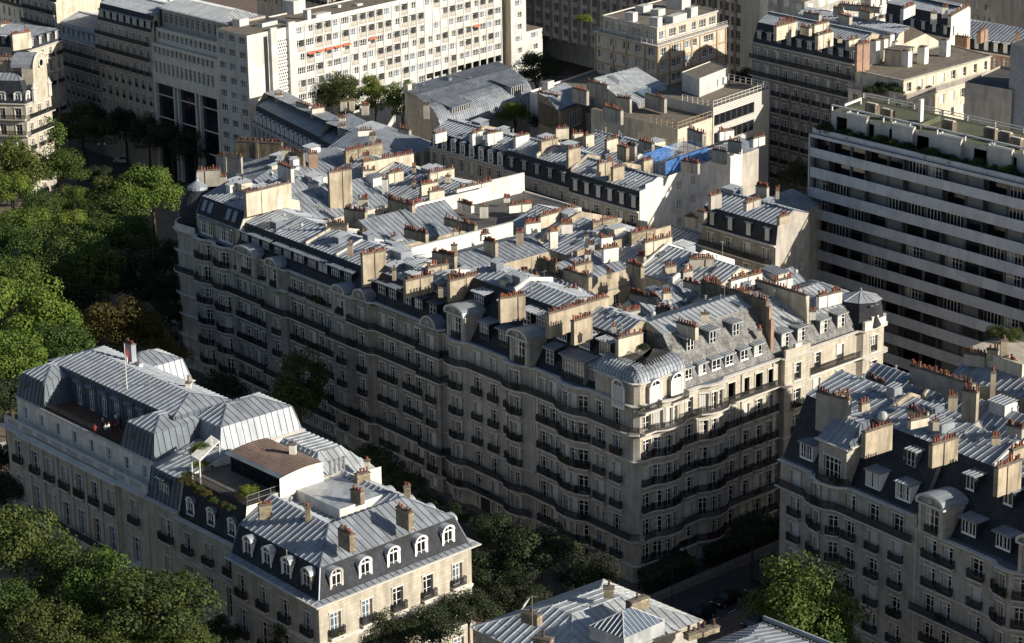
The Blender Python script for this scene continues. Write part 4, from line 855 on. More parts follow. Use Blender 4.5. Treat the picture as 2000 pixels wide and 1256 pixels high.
def gen(name, label, poly, ze, fh=3.3, nf=5, styles='bbcbc', bay=3.2, wall='stone', side='plaster_tan', slate=2.8, rh=1.6, steep='slate', flat='zinc', mix=MIX, seed=0, dorm=('shed', 1.5), C_windows=True, back=True, group=None, mi=None, hipC=0., sides=(0,)):
    b = bld(name, label, 'building', poly, group); wl = MB(); ed = [(poly[i], poly[(i+1) % 4]) for i in range(4)]
    for i, (a, e) in enumerate(ed):
        L = (e-a).length
        if i in sides:
            z_ = ze-fh*nf; facade(b, wl, [a, e], std_floors(nf, ze, fh, styles), max(1, round(L/bay)), wall, mix, seed=seed+i)
            if z_ > .1: wl.poly([v3(a, 0), v3(e, 0), v3(e, z_), v3(a, z_)], wall)
            for z in (ze-fh*2, ze): string(wl, [a, e], z, .35, .3)
        else: wl.poly([v3(a, 0), v3(e, 0), v3(e, ze), v3(a, ze)], side)
    b.part('wall', wl); D = (poly[2]-poly[1]).length; rf = MB(); mi = slate*.35 if mi is None else mi; hc = 1 if 1 in sides else 0
    lv = [(ze, [.1, .1*hc, 0, 0]), (ze+slate, [mi, mi*hc, .4, 0]), (ze+slate+rh, [D/2-.05, D*.45*hc, D/2-.05, hipC*D*.45])]
    R_ = roof(rf, poly, lv, steep, flat, side); ridge_caps(rf, R_); b.part('roof', rf)
    if dorm:
        for i in sides:
            a, e = ed[i]; n = max(1, round((e-a).length/bay)); k = nrm(a, e)
            for p in along(a, e, n): dormer(b, p-k*min(.45, .05+mi*.2), ang2(a, e), dorm[1], min(2.2, slate*.85), 1.7, dorm[0], pick(random.Random(seed+n), mix), ze+.25, steep if steep != 'slate_worn' else 'zinc', 'lead' if dorm[0] == 'arch' else 'zinc', over=.12, rise=.15)
    return b

# ---- the mansion row at lower left
LF = Fr(P(286, 963, 15.5), -39, 45)
b = bld('mansion', 'long pale stone mansion with a wooden roof deck between grey zinc pavilions', 'building', LF.rect(0, 35.7, 0, 22)); wl = MB()
pa = [LF(35.7, 0), LF(29.6, 0), LF(29.5, -.35), LF(6.3, -.35), LF(6.2, 0), LF(0, 0)]
sg = [[3.0], 0, 6, 0, [3.1]]
facade(b, wl, pa, [(0, 5.0, .8, 2.8, 1.4, 'n'), (5.0, 10.3, .4, 3.5, 1.35, 'n'), (10.3, 15., .4, 3.0, 1.3, 'b')], sg, 'stone_pale', (('dark', 3), ('sky', 3), ('half', 2)), seed=5)
for k in range(7): pilaster(wl, LF(29.5, -.35), LF(6.3, -.35), .5+k*3.68, .5, 5.4, 14.6, 'stone_pale', .2)
for z, d_, h_ in ((5.2, .5, .5), (15.5, 1.15, .7)): string(wl, pa, z, d_, h_)
mb = MB(); q = [LF(28.5, -.4), LF(5.5, -.4)]; sweep(mb, q, [(0, 5.), (.9, 5.05), (.9, 5.25), (0, 5.25)], 'trim'); rail(mb, off(q, .85), 5.25, 1.); b.part('balcony', mb)
at = [LF(35.0, 2.0), LF(35., 1.5), LF(.4, 1.5), LF(.4, 8)]
facade(b, wl, at, [(15.5, 19., .7, 1.7, 1.0, 'n')], [0, 8, 0], 'plaster_white', (('dark', 3), ('sky', 2)), seed=6)
wl.poly([v3(p, 15.52) for p in LF.rect(0, 35.7, 0, 4)], 'trim'); string(wl, at[1:3], 19., .3, .3)
walls(wl, LF.rect(0, 35.7, 0, 16), 0, 15.5, 'stone_pale', (0,)); b.part('wall', wl)
mb = MB(); ps = [LF(35.5, -.15), LF(.2, -.15)]; sweep(mb, ps, [(0, 15.5), (.02, 15.7), (-.3, 15.7)], 'trim_pale'); sweep(mb, ps, [(.05, 16.35), (.05, 16.5), (-.35, 16.5), (-.35, 16.35)], 'trim_pale')
L_ = 35.3
for i in range(118):
    p = LF(35.4-i*.3, -.0)
    if i % 13 == 0: mb.cbox(v3(p, 15.5), 1.1, .3, .95, 'trim_pale', LF.A)
    else: mb.tube(v3(p, 15.7), v3(p, 16.36), .07, 'trim_pale', n=5, cap=False)
b.part('balustrade', mb)
rf = MB(); zt = 19.
for (t0, t1, s0, s1, hp) in ((27.5, 35.2, 1.5, 8.5, 1), (.2, 8.2, 1.5, 10.5, 1)):
    R_ = roof(rf, LF.rect(t0, t1, s0, s1), [(zt, [0]*4), (zt+3.2, [.8, .8, .8, .8]), (zt+4.3, [3.4, 3.4, 2.6, 3.2])], 'zinc_dark', 'zinc', 'zinc_dark'); ridge_caps(rf, R_, 'lead')
R_ = roof(rf, LF.rect(2, 33.5, 6., 15.), [(zt, [0]*4), (23.2, [0, 0, 0, 0]), (24.5, [4.45, 3, 4.4, 4])], 'zinc', 'zinc', 'zinc_dark'); ridge_caps(rf, R_)
for (t0, t1, s0, s1) in ((22., 30., 12., 22.), (-4.5, 4.8, 8.5, 21.5)):
    R_ = roof(rf, LF.rect(t0, t1, s0, s1), [(0, [0]*4), (19.3, [0]*4), (22.4, [.9]*4), (23.7, [4.1, 4.2, 4.3, 4.2])], 'zinc', 'zinc', 'plaster_white'); ridge_caps(rf, R_)
    string(rf, [LF(t1, s0), LF(t0, s0), LF(t0, s1), LF(t1, s1)], 19.4, .3, .3)
b.part('roof', rf)
mb = MB(); mb.poly([v3(p, zt+.02) for p in LF.rect(8.2, 27.5, 1.5, 6.0)], 'deck'); b.part('roof_deck', mb)
mb = MB(); rail(mb, [LF(27.5, 1.7), LF(8.2, 1.7)], zt, 1., step=.2); b.part('deck_rail', mb)
for t in (25.4, 22.2, 19.0, 15.8, 12.6, 9.8):
    b.inst('tall_window', window_mesh(1.0, 3.0, 'dark'), v3(LF(t, 5.93), zt+.05), LF.A)
    b.inst('window_hood', cached(('hood',), lambda m: m.box((-.8, -.55, 0), (1.6, 0, 0), (0, .55, .12), (0, 0, .25), 'lead')), v3(LF(t, 5.98), zt+3.15), LF.A)
for t, s_ in ((33.0, 1.9), (5.6, 1.9)): b.inst('small_window', cached(('smallw',), lambda m: (m.box((-.45, 0, 0), (.9, 0, 0), (0, .6, 0), (0, 0, 1.3), 'zinc_dark'), m.box((-.3, -.03, .1), (.6, 0, 0), (0, .05, 0), (0, 0, 1.), 'glass'))), v3(LF(t, s_), zt+.9), LF.A)
chimney(b, P(363, 742, 25), P(373, 742, 25), 24.6, 18.5, .7, 'plaster_white', 0)
chimney(b, LF(24.3, 13), LF(22.4, 13), 26.2, 22.5, .7, 'zinc', 5, pk=2)
chimney(b, P(266, 706, 24.5), P(275, 708, 24.5), 24.3, 21.5, .7, 'plaster_white', 0, capm='zinc')
vent(b, LF(12.5, 9), 24.2, 1.2, .06); antenna(b, LF(2.5, 9), 24.2, 3)

b = bld('town_house', 'narrow stone house with a blue grey zinc mansard and one wide paired dormer', 'building', LF.rect(-7, 0, 0, 12)); wl = MB()
pa = [LF(0, .1), LF(-7, .1)]
facade(b, wl, pa, [(0, 5, .6, 2.8, 1.4, 'n'), (5, 10, .5, 3., 1.2, 'b'), (10, 14.6, .5, 2.9, 1.9, 'b')], [[4.2]], 'stone_pale', (('half', 1),), seed=9); string(wl, pa, 15.1, .6, .5); string(wl, pa, 5, .3, .4); walls(wl, LF.rect(-7, 0, .1, 12), 0, 15.1, 'plaster_tan', (0,)); b.part('wall', wl)
rf = MB(); R_ = roof(rf, LF.rect(-7, 0, 0, 9), [(15.1, [.1, 0, 0, 0]), (18.8, [.9, 0, .3, 0]), (20.3, [8, 0, .5, 0])], 'zinc_dark', 'zinc', 'plaster_white'); b.part('roof', rf)
dormer(b, LF(-3.6, .35), LF.A, 2.5, 2.2, 1.6, 'shed', 'dark', 15.9, 'zinc_dark', 'zinc_dark', rise=.2)
mb = MB(); mb.box(v3(LF(2, 9.0), 19.), v3(LF.a*-3.2, 0), v3(LF.c*1.2, 0), (0, 0, 1.6), 'zinc_pale'); b.part('roof_box', mb)

b = bld('town_house', 'house with three small arched dormers in near black slate and a planted roof terrace', 'building', LF.rect(-20.5, -7, 0, 22)); wl = MB()
pa = [LF(-7, 0), LF(-20.5, 0)]
facade(b, wl, pa, [(0, 4.6, .4, 3.2, 1.5, 'n'), (4.6, 9.6, .3, 4.0, 1.5, 'n'), (9.6, 14.2, .8, 2.6, 1.2, 'b')], 3, 'stone_pale', (('dark', 2), ('half', 1)), seed=12)
for z, d_ in ((4.6, .5), (9.6, .4), (14.6, .7)): string(wl, pa, z, d_, .4)
walls(wl, LF.rect(-20.5, -7, 0, 22), 0, 14.6, 'plaster_white', (0,)); wl.poly([v3(LF(-20.5, 0.6), 14.6), v3(LF(-20.5, 22), 14.6), v3(LF(-20.5, 22), 18.6), v3(LF(-20.5, 7), 19.2), v3(LF(-20.5, 1.3), 19.2)], 'plaster_white'); b.part('wall', wl)
rf = MB(); A_, B_ = [v3(LF(-7, .3), 14.6), v3(LF(-20.5, .3), 14.6)], [v3(LF(-20.5, 1.4), 19.2), v3(LF(-7, 1.4), 19.2)]; rf.poly(A_+B_, 'slate')
roof(rf, LF.rect(-20.4, -8, 12, 22), [(18., [0]*4), (21., [3.2, 4, 3.2, 1])], 'slate', 'zinc_pale', 'plaster_white')
rf.poly([v3(LF(-7, 7), 19), v3(LF(-20.4, 7), 19), v3(LF(-20.4, 12.3), 19), v3(LF(-7, 12.3), 19)], 'tar'); b.part('roof', rf)
mb = MB(); mb.poly([v3(p, 19.1) for p in LF.rect(-20.5, -7, 1.3, 7)], 'terrace_tile'); b.part('terrace', mb)
for p in along(LF(-7, .55), LF(-20.5, .55), 3): dormer(b, p, LF.A, 1.5, 2.1, 1.3, 'arch', 'dark', 15.3, 'slate', 'lead')
mb = MB(); rail(mb, [LF(-7.4, 1.5), LF(-20.3, 1.5), LF(-20.3, 6.8)], 19.1, 1., step=.2); bar_rail(mb, [LF(-20.3, 1.5), LF(-20.3, 6.8)], 19.1, 1.3, 'metal'); b.part('terrace_rail', mb)
gl = MB(); walls(gl, LF.rect(-20.6, -9.5, 6.8, 12), 19, 21.2, 'plaster_white', (0,)); gl.poly([v3(LF(-9.5, 6.8), 19), v3(LF(-20.6, 6.8), 19), v3(LF(-20.6, 6.8), 21.2), v3(LF(-9.5, 6.8), 21.2)], 'curtainwall')
for i in range(9): gl.box(v3(LF(-9.5-i*1.38, 6.75), 19), v3(LF.a*.1, 0), v3(LF.c*.08, 0), (0, 0, 2.2), 'iron')
n = 8; prv = None
for i in range(n+1):
    s_ = 6.0+6.6*i/n; z = 21.35+.5*sin(pi*.7*i/n+.1); cur = (LF(-9.2, s_), LF(-20.9, s_), z)
    if prv: q = [v3(prv[0], prv[2]), v3(prv[1], prv[2]), v3(cur[1], cur[2]), v3(cur[0], cur[2])]; gl.poly(q, 'zinc_brown' if i > 1 else 'zinc_dark'); ribs(gl, q, 'zinc_brown' if i > 1 else 'zinc_dark', .5, .05, .05); gl.poly([v3(prv[1], 19), v3(cur[1], 19), v3(cur[1], cur[2]), v3(prv[1], prv[2])], 'plaster_white')
    prv = cur
b.part('rooftop_studio', gl)
for i in range(4): vent(b, LF(-21.2, 13.5+i*.7), 20.5, 1.1, .14)
chpx(b, 565, 868, 578, 868, 23, 26, 1, .7, 'plaster_white')

b = bld('mansion', 'corner stone mansion with many round arched white dormers, at lower left', 'building', [LF(-20.6, -1.4), LF(-38.9, -2.0), LF(-38.4, 21.5), LF(-20.6, 21.5)]); wl = MB(); PL3 = REG[-1][1]
fl = [(0, 4.4, .6, 2.6, 1.3, 'n'), (4.4, 9.2, .4, 3.4, 1.35, 'b'), (9.2, 13.6, .5, 2.7, 1.25, 'b')]
pa = PL3[:3]; facade(b, wl, pa, fl, [4, 5], 'stone_warm', (('dark', 3), ('sky', 2)), seed=15)
for z, d_ in ((4.4, .3), (9.2, .15), (14.1, .9)): string(wl, pa+[PL3[3]], z, d_, .5)
walls(wl, PL3, 0, 14.1, 'plaster_tan', (0, 1)); b.part('wall', wl)
rf = MB(); R_ = roof(rf, PL3, [(14.1, [-.7, -.7, -.7, 0]), (14.3, [.2, .2, .2, 0]), (17.4, [1.4, 1.4, 1.4, 0]), (19.7, [6.2, 6.0, 5.6, .0]), (18.1, [9.2, 9.4, 9.0, 0])], 'slate', 'zinc', 'plaster_white', top='zinc_pale'); ridge_caps(rf, R_, 'lead', .1); b.part('roof', rf)
for i, n in ((0, 4), (1, 5), (2, 4)):
    a, e = PL3[i], PL3[(i+1) % 4]; k = nrm(a, e)
    for j, p in enumerate(along(a, e, n, 1., (e-a).length-1.)): dormer(b, p-k*.5, ang2(a, e), 1.75, 2.55, 1.9, 'stonearch' if (i, j) in ((0, 3), (1, 0)) else 'arch', 'dark', 14.6, 'frame', 'zinc_pale')
for x0, y0, x1, y1, zt, hp, n, m_ in ((665, 1032, 688, 1046, 20.6, 34, 6, 'rubble'), (778, 990, 803, 1003, 20.6, 34, 5, 'rubble'), (505, 988, 530, 985, 20.4, 26, 4, 'rubble'), (596, 992, 606, 992, 20.8, 26, 0, 'plaster_sooty'), (688, 956, 708, 962, 20.8, 24, 3, 'rubble'), (789, 950, 801, 950, 20.6, 22, 2, 'rubble'), (695, 928, 720, 922, 20.4, 22, 4, 'rubble'), (712, 900, 722, 900, 20.4, 14, 0, 'plaster_cream')):
    chpx(b, x0, y0, x1, y1, zt, hp, n, .7, m_, pk=2)
vent(b, P(585, 1060, 18.5), 18.4, .5); vent(b, P(560, 1085, 18), 17.9, .6, .06)
mb = MB(); walls(mb, LF.rect(-29.5, -20.6, 8.5, 15), 14, 19.4, 'plaster_white'); mb.poly([v3(p, 19.4) for p in LF.rect(-29.5, -20.6, 8.5, 15)], 'zinc_pale'); mb.lathe(v3(LF(-30.2, 13), 0), [(2.6, 14), (2.6, 17.2), (0, 18.4)], 'zinc', 12); b.part('court_wing', mb)

clutter(b, LF, (-38, -22), [(2.2, 17.8), (6.2, 19.6)], 41, n=4, walls_=False)
# ---- right foreground
RF = Fr(P(1524, 946, 16.5), -33.4, 45)
def rf_pots(b, rows):
    for x0, y0, x1, y1, zt, hp, n, m_ in rows: chpx(b, x0, y0, x1, y1, zt, hp, n, .6, dict(t='plaster_tan', c='plaster_cream', g='plaster_grey', w='plaster_white')[m_])
b = bld('apartment_building', 'stone building with a boxy stone bay above a planted round balcony, right foreground', 'building', RF.rect(-23.6, 0, 0, 13)); wl = MB()
a_, e_ = RF(0, 0), RF(-23.6, 0)
pa = bow(a_, e_, [8.0], 5.0, .9, 4)
fls = [(0, 3.1, .4, 1.9, 1.3, 'n'), (3.1, 6.4, .3, 2.3, 1.25, 'b'), (6.4, 9.8, .3, 2.3, 1.25, 'b'), (9.8, 13.1, .3, 2.3, 1.25, 'b'), (13.1, 16.5, .3, 2.3, 1.25, 'b'), (16.5, 19.7, .2, 2.3, 1.4, 'c')]
facade(b, wl, pa, fls, [[2.8], [.8], [.9], 0, [.8], [2.0, 6.0, 10.0]], 'stone', (('dark', 3), ('shut', 3), ('half', 3)), seed=71)
for z, d_ in ((3.1, .3), (16.5, .5), (19.8, .6)): string(wl, pa, z, d_, .35)
facade(b, wl, [RF(0, 13), RF(0, 0)][::-1][:0] or [RF(-.0, 13.2), RF(0, 0)], fls[:0], 0, 'stone'); walls(wl, RF.rect(-23.6, 0, 0, 13), 0, 19.8, 'plaster_tan', (0,)); pipe(b, RF(-23.6, 0), RF.nA, 0, 20); b.part('wall', wl)
rf = MB(); [rf.poly([v3(a, 19.9), v3(e, 19.9), v3(e-RF.nA*2.2, 19.9), v3(a-RF.nA*2.2, 19.9)], 'lead') for a, e in zip(pa, pa[1:])]; R_ = roof(rf, RF.rect(-23.6, 0, 0, 13), [(19.8, [.4, 0, 0, 0]), (26.6, [4.6, 0, .5, 0]), (28.2, [11, 0, 1.6, 0])], 'slate', 'zinc', 'plaster_grey'); ridge_caps(rf, R_); b.part('roof', rf)
bay = MB(); q = RF.rect(-12., -7.2, -.4, 5)
facade(b, bay, q[:2], [(19.8, 24.2, .1, 2.9, 2.4, 'n')], 1, 'stone', (('dark', 1),), seed=3); walls(bay, q, 19.8, 24.2, 'stone', (0,)); string(bay, [q[3], q[0], q[1], q[2]], 24.5, .45, .4); roof(bay, RF.rect(-12.2, -7., -.6, 5), [(24.5, [0]*4), (26.8, [3., .4, 0, .4])], 'zinc_dark', 'zinc', 'zinc'); b.part('stone_bay', bay)
mb = MB(); pth = bow(RF(-6.6, -.4), RF(-12.6, -.4), [3.0], 5.6, 1.4, 6); sweep(mb, pth, [(0, 19.5), (.2, 19.7), (.2, 19.95), (0, 19.96)], 'trim_pale'); mb.poly([v3(p, 19.95) for p in pth], 'trim_pale'); rail(mb, pth, 19.95, .95); b.part('balcony', mb)
for t, w_, z, s_, kd in ((-4.0, 2.3, 20.6, .6, 'dark'), (-15.6, 2.4, 20.5, .6, 'shut'), (-20.6, 2.4, 20.5, .6, 'half'), (-14.2, 1.6, 24., 3.1, 'dark'), (-19.8, 1.7, 23.6, 2.9, 'dark')): dormer(b, RF(t, s_), RF.A, w_, 2.1, 2.6, 'shed', kd, z, 'frame' if s_ < 1 else 'zinc_dark', 'zinc', rise=.2, over=.15)
rf_pots(b, ((1597, 765, 1660, 782, 29, 74, 13, 'g'), (1635, 770, 1660, 770, 28.5, 20, 3, 'w'), (1687, 845, 1740, 828, 29.4, 50, 8, 't'), (1680, 790, 1696, 786, 28.8, 14, 3, 't'), (1818, 870, 1868, 855, 29.6, 44, 10, 't'), (1775, 800, 1812, 808, 29.4, 12, 6, 'c'), (1776, 822, 1812, 814, 29.6, 16, 6, 'c'), (1822, 822, 1834, 822, 29.2, 18, 1, 'c'), (1764, 890, 1776, 890, 24.5, 20, 2, 't')))
dish(b, P(1722, 822, 28.5), 28.2, 2.6, .6); clutter(b, RF, (-23, -.5), [(4.8, 26.7), (11, 28.2), (12.9, 27.4)], 42, n=12)
for x, y, s_ in ((1765, 740, 0), (1740, 800, 0)): skylight(b, P(x, y, 28), 27.9, RF.A, .2, 1.3, 2.)

b = bld('apartment_building', 'stone building with a big arched stone pediment and picture window dormers, far right foreground', 'building', RF.rect(-52, -23.6, -.1, 13)); wl = MB()
a_, e_ = RF(-23.6, -.1), RF(-52, -.1); pa = bow(a_, e_, [14.5, 25.], 4.4, .9, 4)
f2 = [(z0-1.2, z1-1.2, a, b_, c_, d_) for z0, z1, a, b_, c_, d_ in fls]; f2[-1] = f2[-1][:5]+('b',); f2[3] = f2[3][:5]+('c',); f2[0] = (0,)+f2[0][1:]
facade(b, wl, pa, f2, [[2.4, 5.0, 9.6], [.8], [.9], 0, [.8], [1.8, 4.0], [.8], [.9], [.9], 0, 0], 'stone', (('dark', 4), ('half', 3), ('shut', 1)), seed=81)
for z, d_ in ((1.9, .3), (12., .3), (18.6, .6)): string(wl, pa, z, d_, .35)
walls(wl, RF.rect(-52, -23.6, 0, 13), 0, 18.6, 'plaster_tan', (0,)); b.part('wall', wl)
rf = MB(); [rf.poly([v3(a, 18.7), v3(e, 18.7), v3(e-RF.nA*2.2, 18.7), v3(a-RF.nA*2.2, 18.7)], 'lead') for a, e in zip(pa, pa[1:])]; R_ = roof(rf, RF.rect(-52, -23.6, 0, 13), [(18.6, [.4, 0, 0, 0]), (26.2, [5.4, 0, .5, 0]), (27.8, [10, 0, 2.6, 0])], 'slate', 'zinc', 'plaster_tan'); ridge_caps(rf, R_); b.part('roof', rf)
dormer(b, RF(-26.2, -.5), RF.A, 4.2, 4.4, 3.4, 'pav', 'half', 18.6); dormer(b, RF(-41.5, -.5), RF.A, 4.2, 4.4, 3.4, 'pav', 'half', 18.6)
for t, w_, z, s_ in ((-31.0, 2.5, 19.6, .7), (-36.2, 2.5, 19.6, .7), (-46, 2.5, 19.6, .7), (-28.8, 1.6, 23.4, 3.4), (-34.6, 1.7, 23.4, 3.4), (-39.6, 1.7, 23.4, 3.4)): dormer(b, RF(t, s_), RF.A, w_, 1.9, 2.6, 'shed', 'strip', z, 'slate', 'zinc', rise=.2)
rf_pots(b, ((1946, 915, 1992, 898, 29.3, 56, 9, 't'), (1936, 854, 1954, 854, 29, 14, 3, 't'), (1968, 830, 1999, 838, 29, 18, 7, 'g'), (1975, 880, 1999, 872, 29.4, 20, 5, 't')))

clutter(b, RF, (-51, -24), [(5.6, 26.3), (10, 27.8), (12.9, 27)], 43, n=14)
b = bld('apartment_building', 'zinc roofed building behind the right foreground roofs, with a very tall narrow chimney stack', 'building', RF.rect(-30, 0, 13.2, 24)); mb = MB(); pz = RF.rect(-30, 0, 13.2, 24)
walls(mb, pz, 0, 24.5, 'plaster_grey'); b.part('wall', mb); rf = MB(); R_ = roof(rf, pz, [(24.5, [0]*4), (27.6, [5, 0, 5.6, 0])], 'slate', 'zinc', 'plaster_tan'); ridge_caps(rf, R_); b.part('roof', rf)
rf_pots(b, ((1780, 714, 1902, 752, 29.6, 34, 26, 'g'), (1692, 738, 1762, 764, 27.4, 26, 16, 'g'), (1852, 775, 1870, 775, 29.6, 60, 4, 't'), (1882, 762, 1910, 768, 31.5, 84, 5, 't'), (1935, 728, 1945, 728, 30.5, 50, 1, 't'), (1884, 690, 1925, 696, 29, 22, 7, 'b' if 0 else 'g'), (1928, 682, 1950, 684, 30, 20, 5, 't'), (1955, 665, 1968, 665, 31.5, 36, 0, 't'), (1960, 700, 1988, 712, 29, 8, 8, 'g')))
b = bld('apartment_building', 'rendered beige building with a planted roof terrace at the right edge of the picture', 'building', RF.rect(-36, -8, 25, 38)); mb = MB(); pz = RF.rect(-36, -8, 25, 38)
walls(mb, pz, 0, 26.5, 'plaster_tan'); b.part('wall', mb); rf = MB(); roof(rf, pz, [(26.5, [0]*4), (28.6, [5, 1, 5, 0])], 'slate', 'zinc', 'plaster_tan'); b.part('roof', rf)
mb = MB(); mb.box(v3(RF(-8.5, 28), 26), v3(RF.a*-9, 0), v3(RF.c*7, 0), (0, 0, 3.4), 'plaster_cream'); mb.box(v3(RF(-21, 24.6), 20), v3(RF.a*-7, 0), v3(RF.c*3, 0), (0, 0, 9.5), 'plaster_tan'); b.part('penthouse', mb)
b.inst('window', window_mesh(1.1, 2.2, 'half'), v3(RF(-23.5, 24.5), 25.5), RF.A); b.inst('window', window_mesh(1.1, 2.2, 'dark'), v3(RF(-23.5, 24.5), 21.6), RF.A)

clutter(REG[-2][0], RF, (-29, -1), [(13.4, 24.6), (18.4, 27.6), (23.8, 24.6)], 44, n=16)
# ---- bottom centre zinc roof
F_, L_, R2 = P(1178, 1132, 17.6), P(930, 1222, 17.6), P(1362, 1208, 17.6)
b = bld('apartment_building', 'wide bright zinc hipped roof with a glazed pyramid lantern and stone chimneys, bottom centre', 'building', [L_, L_+R2-F_, R2, F_]); pz = REG[-1][1]; mb = MB()
walls(mb, pz, 0, 17.3, 'stone'); string(mb, pz+[pz[0]], 17.4, .5, .5, 'trim'); b.part('wall', mb); rf = MB(); ea, eb = (pz[1]-pz[0]).length, (pz[2]-pz[1]).length; m_ = min(ea, eb)*.5-1.6
RG = roof(rf, pz, [(17.4, [-.35]*4), (19.9, [m_]*4)], 'slate', 'zinc_pale'); ridge_caps(rf, [RG[0]]+RG, 'zinc_pale', .12)
for u in (.3, .55, .8):                 # cross joints where the sheets overlap
    for i in range(4):
        A_ = RG[0][i].lerp(RG[1][i], u); B_ = RG[0][(i+1) % 4].lerp(RG[1][(i+1) % 4], u); rf.tube(A_, B_, .035, 'zinc_pale', n=4)
b.part('roof', rf)
def glass_pyramid(b, c, w, l, z, h, ang):
    mb = MB(); a = Vector((cos(ang), sin(ang))); n_ = Vector((-a.y, a.x)); q = [v3(c-a*w/2-n_*l/2, z), v3(c+a*w/2-n_*l/2, z), v3(c+a*w/2+n_*l/2, z), v3(c-a*w/2+n_*l/2, z)]; t = [v3(c-a*(w-l)/2*.9 if w > l else c, z+h), v3(c+a*(w-l)/2*.9 if w > l else c, z+h)]
    for i in range(4): mb.poly([q[i]-Vector((0, 0, 1.4)), q[(i+1) % 4]-Vector((0, 0, 1.4)), q[(i+1) % 4], q[i]], 'zinc_pale')
    for f in ([q[0], q[1], t[1], t[0]], [q[1], q[2], t[1]], [q[2], q[3], t[0], t[1]], [q[3], q[0], t[0]]):
        mb.poly(f, 'glass_sky'); ribs(mb, f if len(f) == 4 else [f[0], f[1], f[2], f[2]], 'white_paint', .55, .05, .06)
    for i, tt in enumerate((t[0], t[1], t[1], t[0])): mb.tube(q[i], tt, .07, 'white_paint', n=4)
    b.part('lantern', mb)
glass_pyramid(b, (P(1225, 1228, 20)), 6.0, 4.6, 20.6, 1.5, ang2(Vector((0, 0)), RF.c))
for x0, y0, x1, y1, zt, hp, n in ((1179, 1148, 1199, 1148, 21.8, 18, 0), (1228, 1178, 1262, 1165, 21.6, 20, 0), (1022, 1195, 1054, 1204, 20.6, 18, 0), (1044, 1244, 1078, 1250, 20.4, 18, 0), (1340, 1240, 1400, 1222, 18.6, 10, 6)): chpx(b, x0, y0, x1, y1, zt, hp, n, .9, 'rubble', pk=3)
dish(b, P(1022, 1186, 19), 18.6, 1.2, .75); antenna(b, P(1040, 1230, 19.5), 19.2, 4)
b = bld('apartment_building', 'small building with a flat zinc roof, just right of the bright hipped roof', 'building', [Vector((18.5, 222)), Vector((24, 211)), Vector((35, 217)), Vector((25.5, 228))]); pz = REG[-1][1]; mb = MB()
walls(mb, pz, 0, 16, 'plaster_grey'); b.part('wall', mb); rf = MB(); roof(rf, pz, [(16, [0]*4), (16.9, [1, 1, 5, 3])], 'zinc', 'zinc', 'zinc'); string(rf, [pz[2], pz[3]], 16.6, .3, .4, 'zinc_pale'); b.part('roof', rf)

# ---- the row across the back street
RW = Fr(Vector((20.9, 377.7)), -35.5, 35)
WM = (('dark', 4), ('half', 3), ('sky', 2), ('shut', 2))
b = gen('apartment_building', 'stone building with arched dormers in a dark mansard, left end of the back row', RW.rect(37.7, 61, 0, 12), 24.5, 3.3, 6, 'bbbbcn', 3.1, 'stone_warm', 'plaster_cream', 2.6, 1.5, dorm=('arch', 1.3), seed=101)
b = gen('apartment_building', 'stone building with plain slim dormers in a black mansard, middle of the back row', RW.rect(18.9, 37.7, 0, 12), 24.2, 3.3, 6, 'bbbcbc', 3.7, 'stone', 'plaster_tan', 3.3, 1.6, dorm=('shed', 1.3), seed=103, mi=.8)
b = gen('apartment_building', 'building with shuttered dormers and a tall white side wall, ending the back row', RW.rect(0, 18.9, 0, 12), 23.6, 3.3, 6, 'bbbcbb', 3.4, 'stone', 'plaster_white', 3.2, 1.6, dorm=('shed', 1.5), seed=107, mi=.7, mix=(('shut', 3), ('dark', 2)))
RB3 = b
wl = MB(); mb = MB(); a_, e_ = RW(-.12, 0.2), RW(-.12, 34)
facade(b, wl, [a_, RW(-.12, 23)], [(0, 7.8, 0, 0, 1, 'n')]+[(7.8+3.2*i, 11+3.2*i, .9, 1.6, 1.3, 'n') for i in range(6)], [[8.3, 12.5, 17.1]], 'plaster_white', (('dark', 2), ('half', 1)), seed=5, th=.15)
wl.poly([v3(RW(-.12, 2), 27), v3(RW(-.12, 34), 27), v3(RW(-.12, 34), 27.8), v3(RW(-.12, 2), 27.8)], 'plaster_white'); wl.poly([v3(RW(-.12, 23), 0), v3(RW(-.12, 34), 0), v3(RW(-.12, 34), 27), v3(RW(-.12, 23), 27)], 'plaster_white'); b.part('side_wall', wl)
pz = RW.rect(0, 9, 12, 40); rf = MB(); walls(rf, pz, 0, 26.8, 'plaster_grey'); roof(rf, pz, [(26.8, [0]*4), (28., [0, 4, 0, 4])], 'slate', 'zinc', 'plaster_grey'); b.part('rear_wing', rf); REG.append((b, pz))
pz = RW.rect(9, 34, 17, 34); b2 = bld('courtyard_building', 'grey zinc roofs behind the back row, just left of the blue safety netting', 'building', pz); rf = MB(); walls(rf, pz, 0, 24.5, 'plaster_cream'); b2.part('wall', rf); rf = MB(); R_ = roof(rf, pz, [(24.5, [0]*4), (27.3, [8, 0, 8.4, 0])], 'slate', 'zinc', 'plaster_grey'); b2.part('roof', rf)
pz = RW.rect(34, 58, 16, 30); b4 = bld('courtyard_building', 'low zinc roof hidden behind the left end of the back row', 'building', pz); rf = MB(); walls(rf, pz, 0, 21, 'plaster_cream'); b4.part('wall', rf); rf = MB(); roof(rf, pz, [(21, [0]*4), (23.3, [6, 0, 6.4, 0])], 'slate', 'zinc', 'plaster_grey'); b4.part('roof', rf)
pz = [P(1497, 292, 27), P(1497, 292, 27)+RW.a*-.1-RW.nC*0+Vector((.1, -.1)), P(1530, 300, 27), P(1510, 285, 27)]
net = MB()
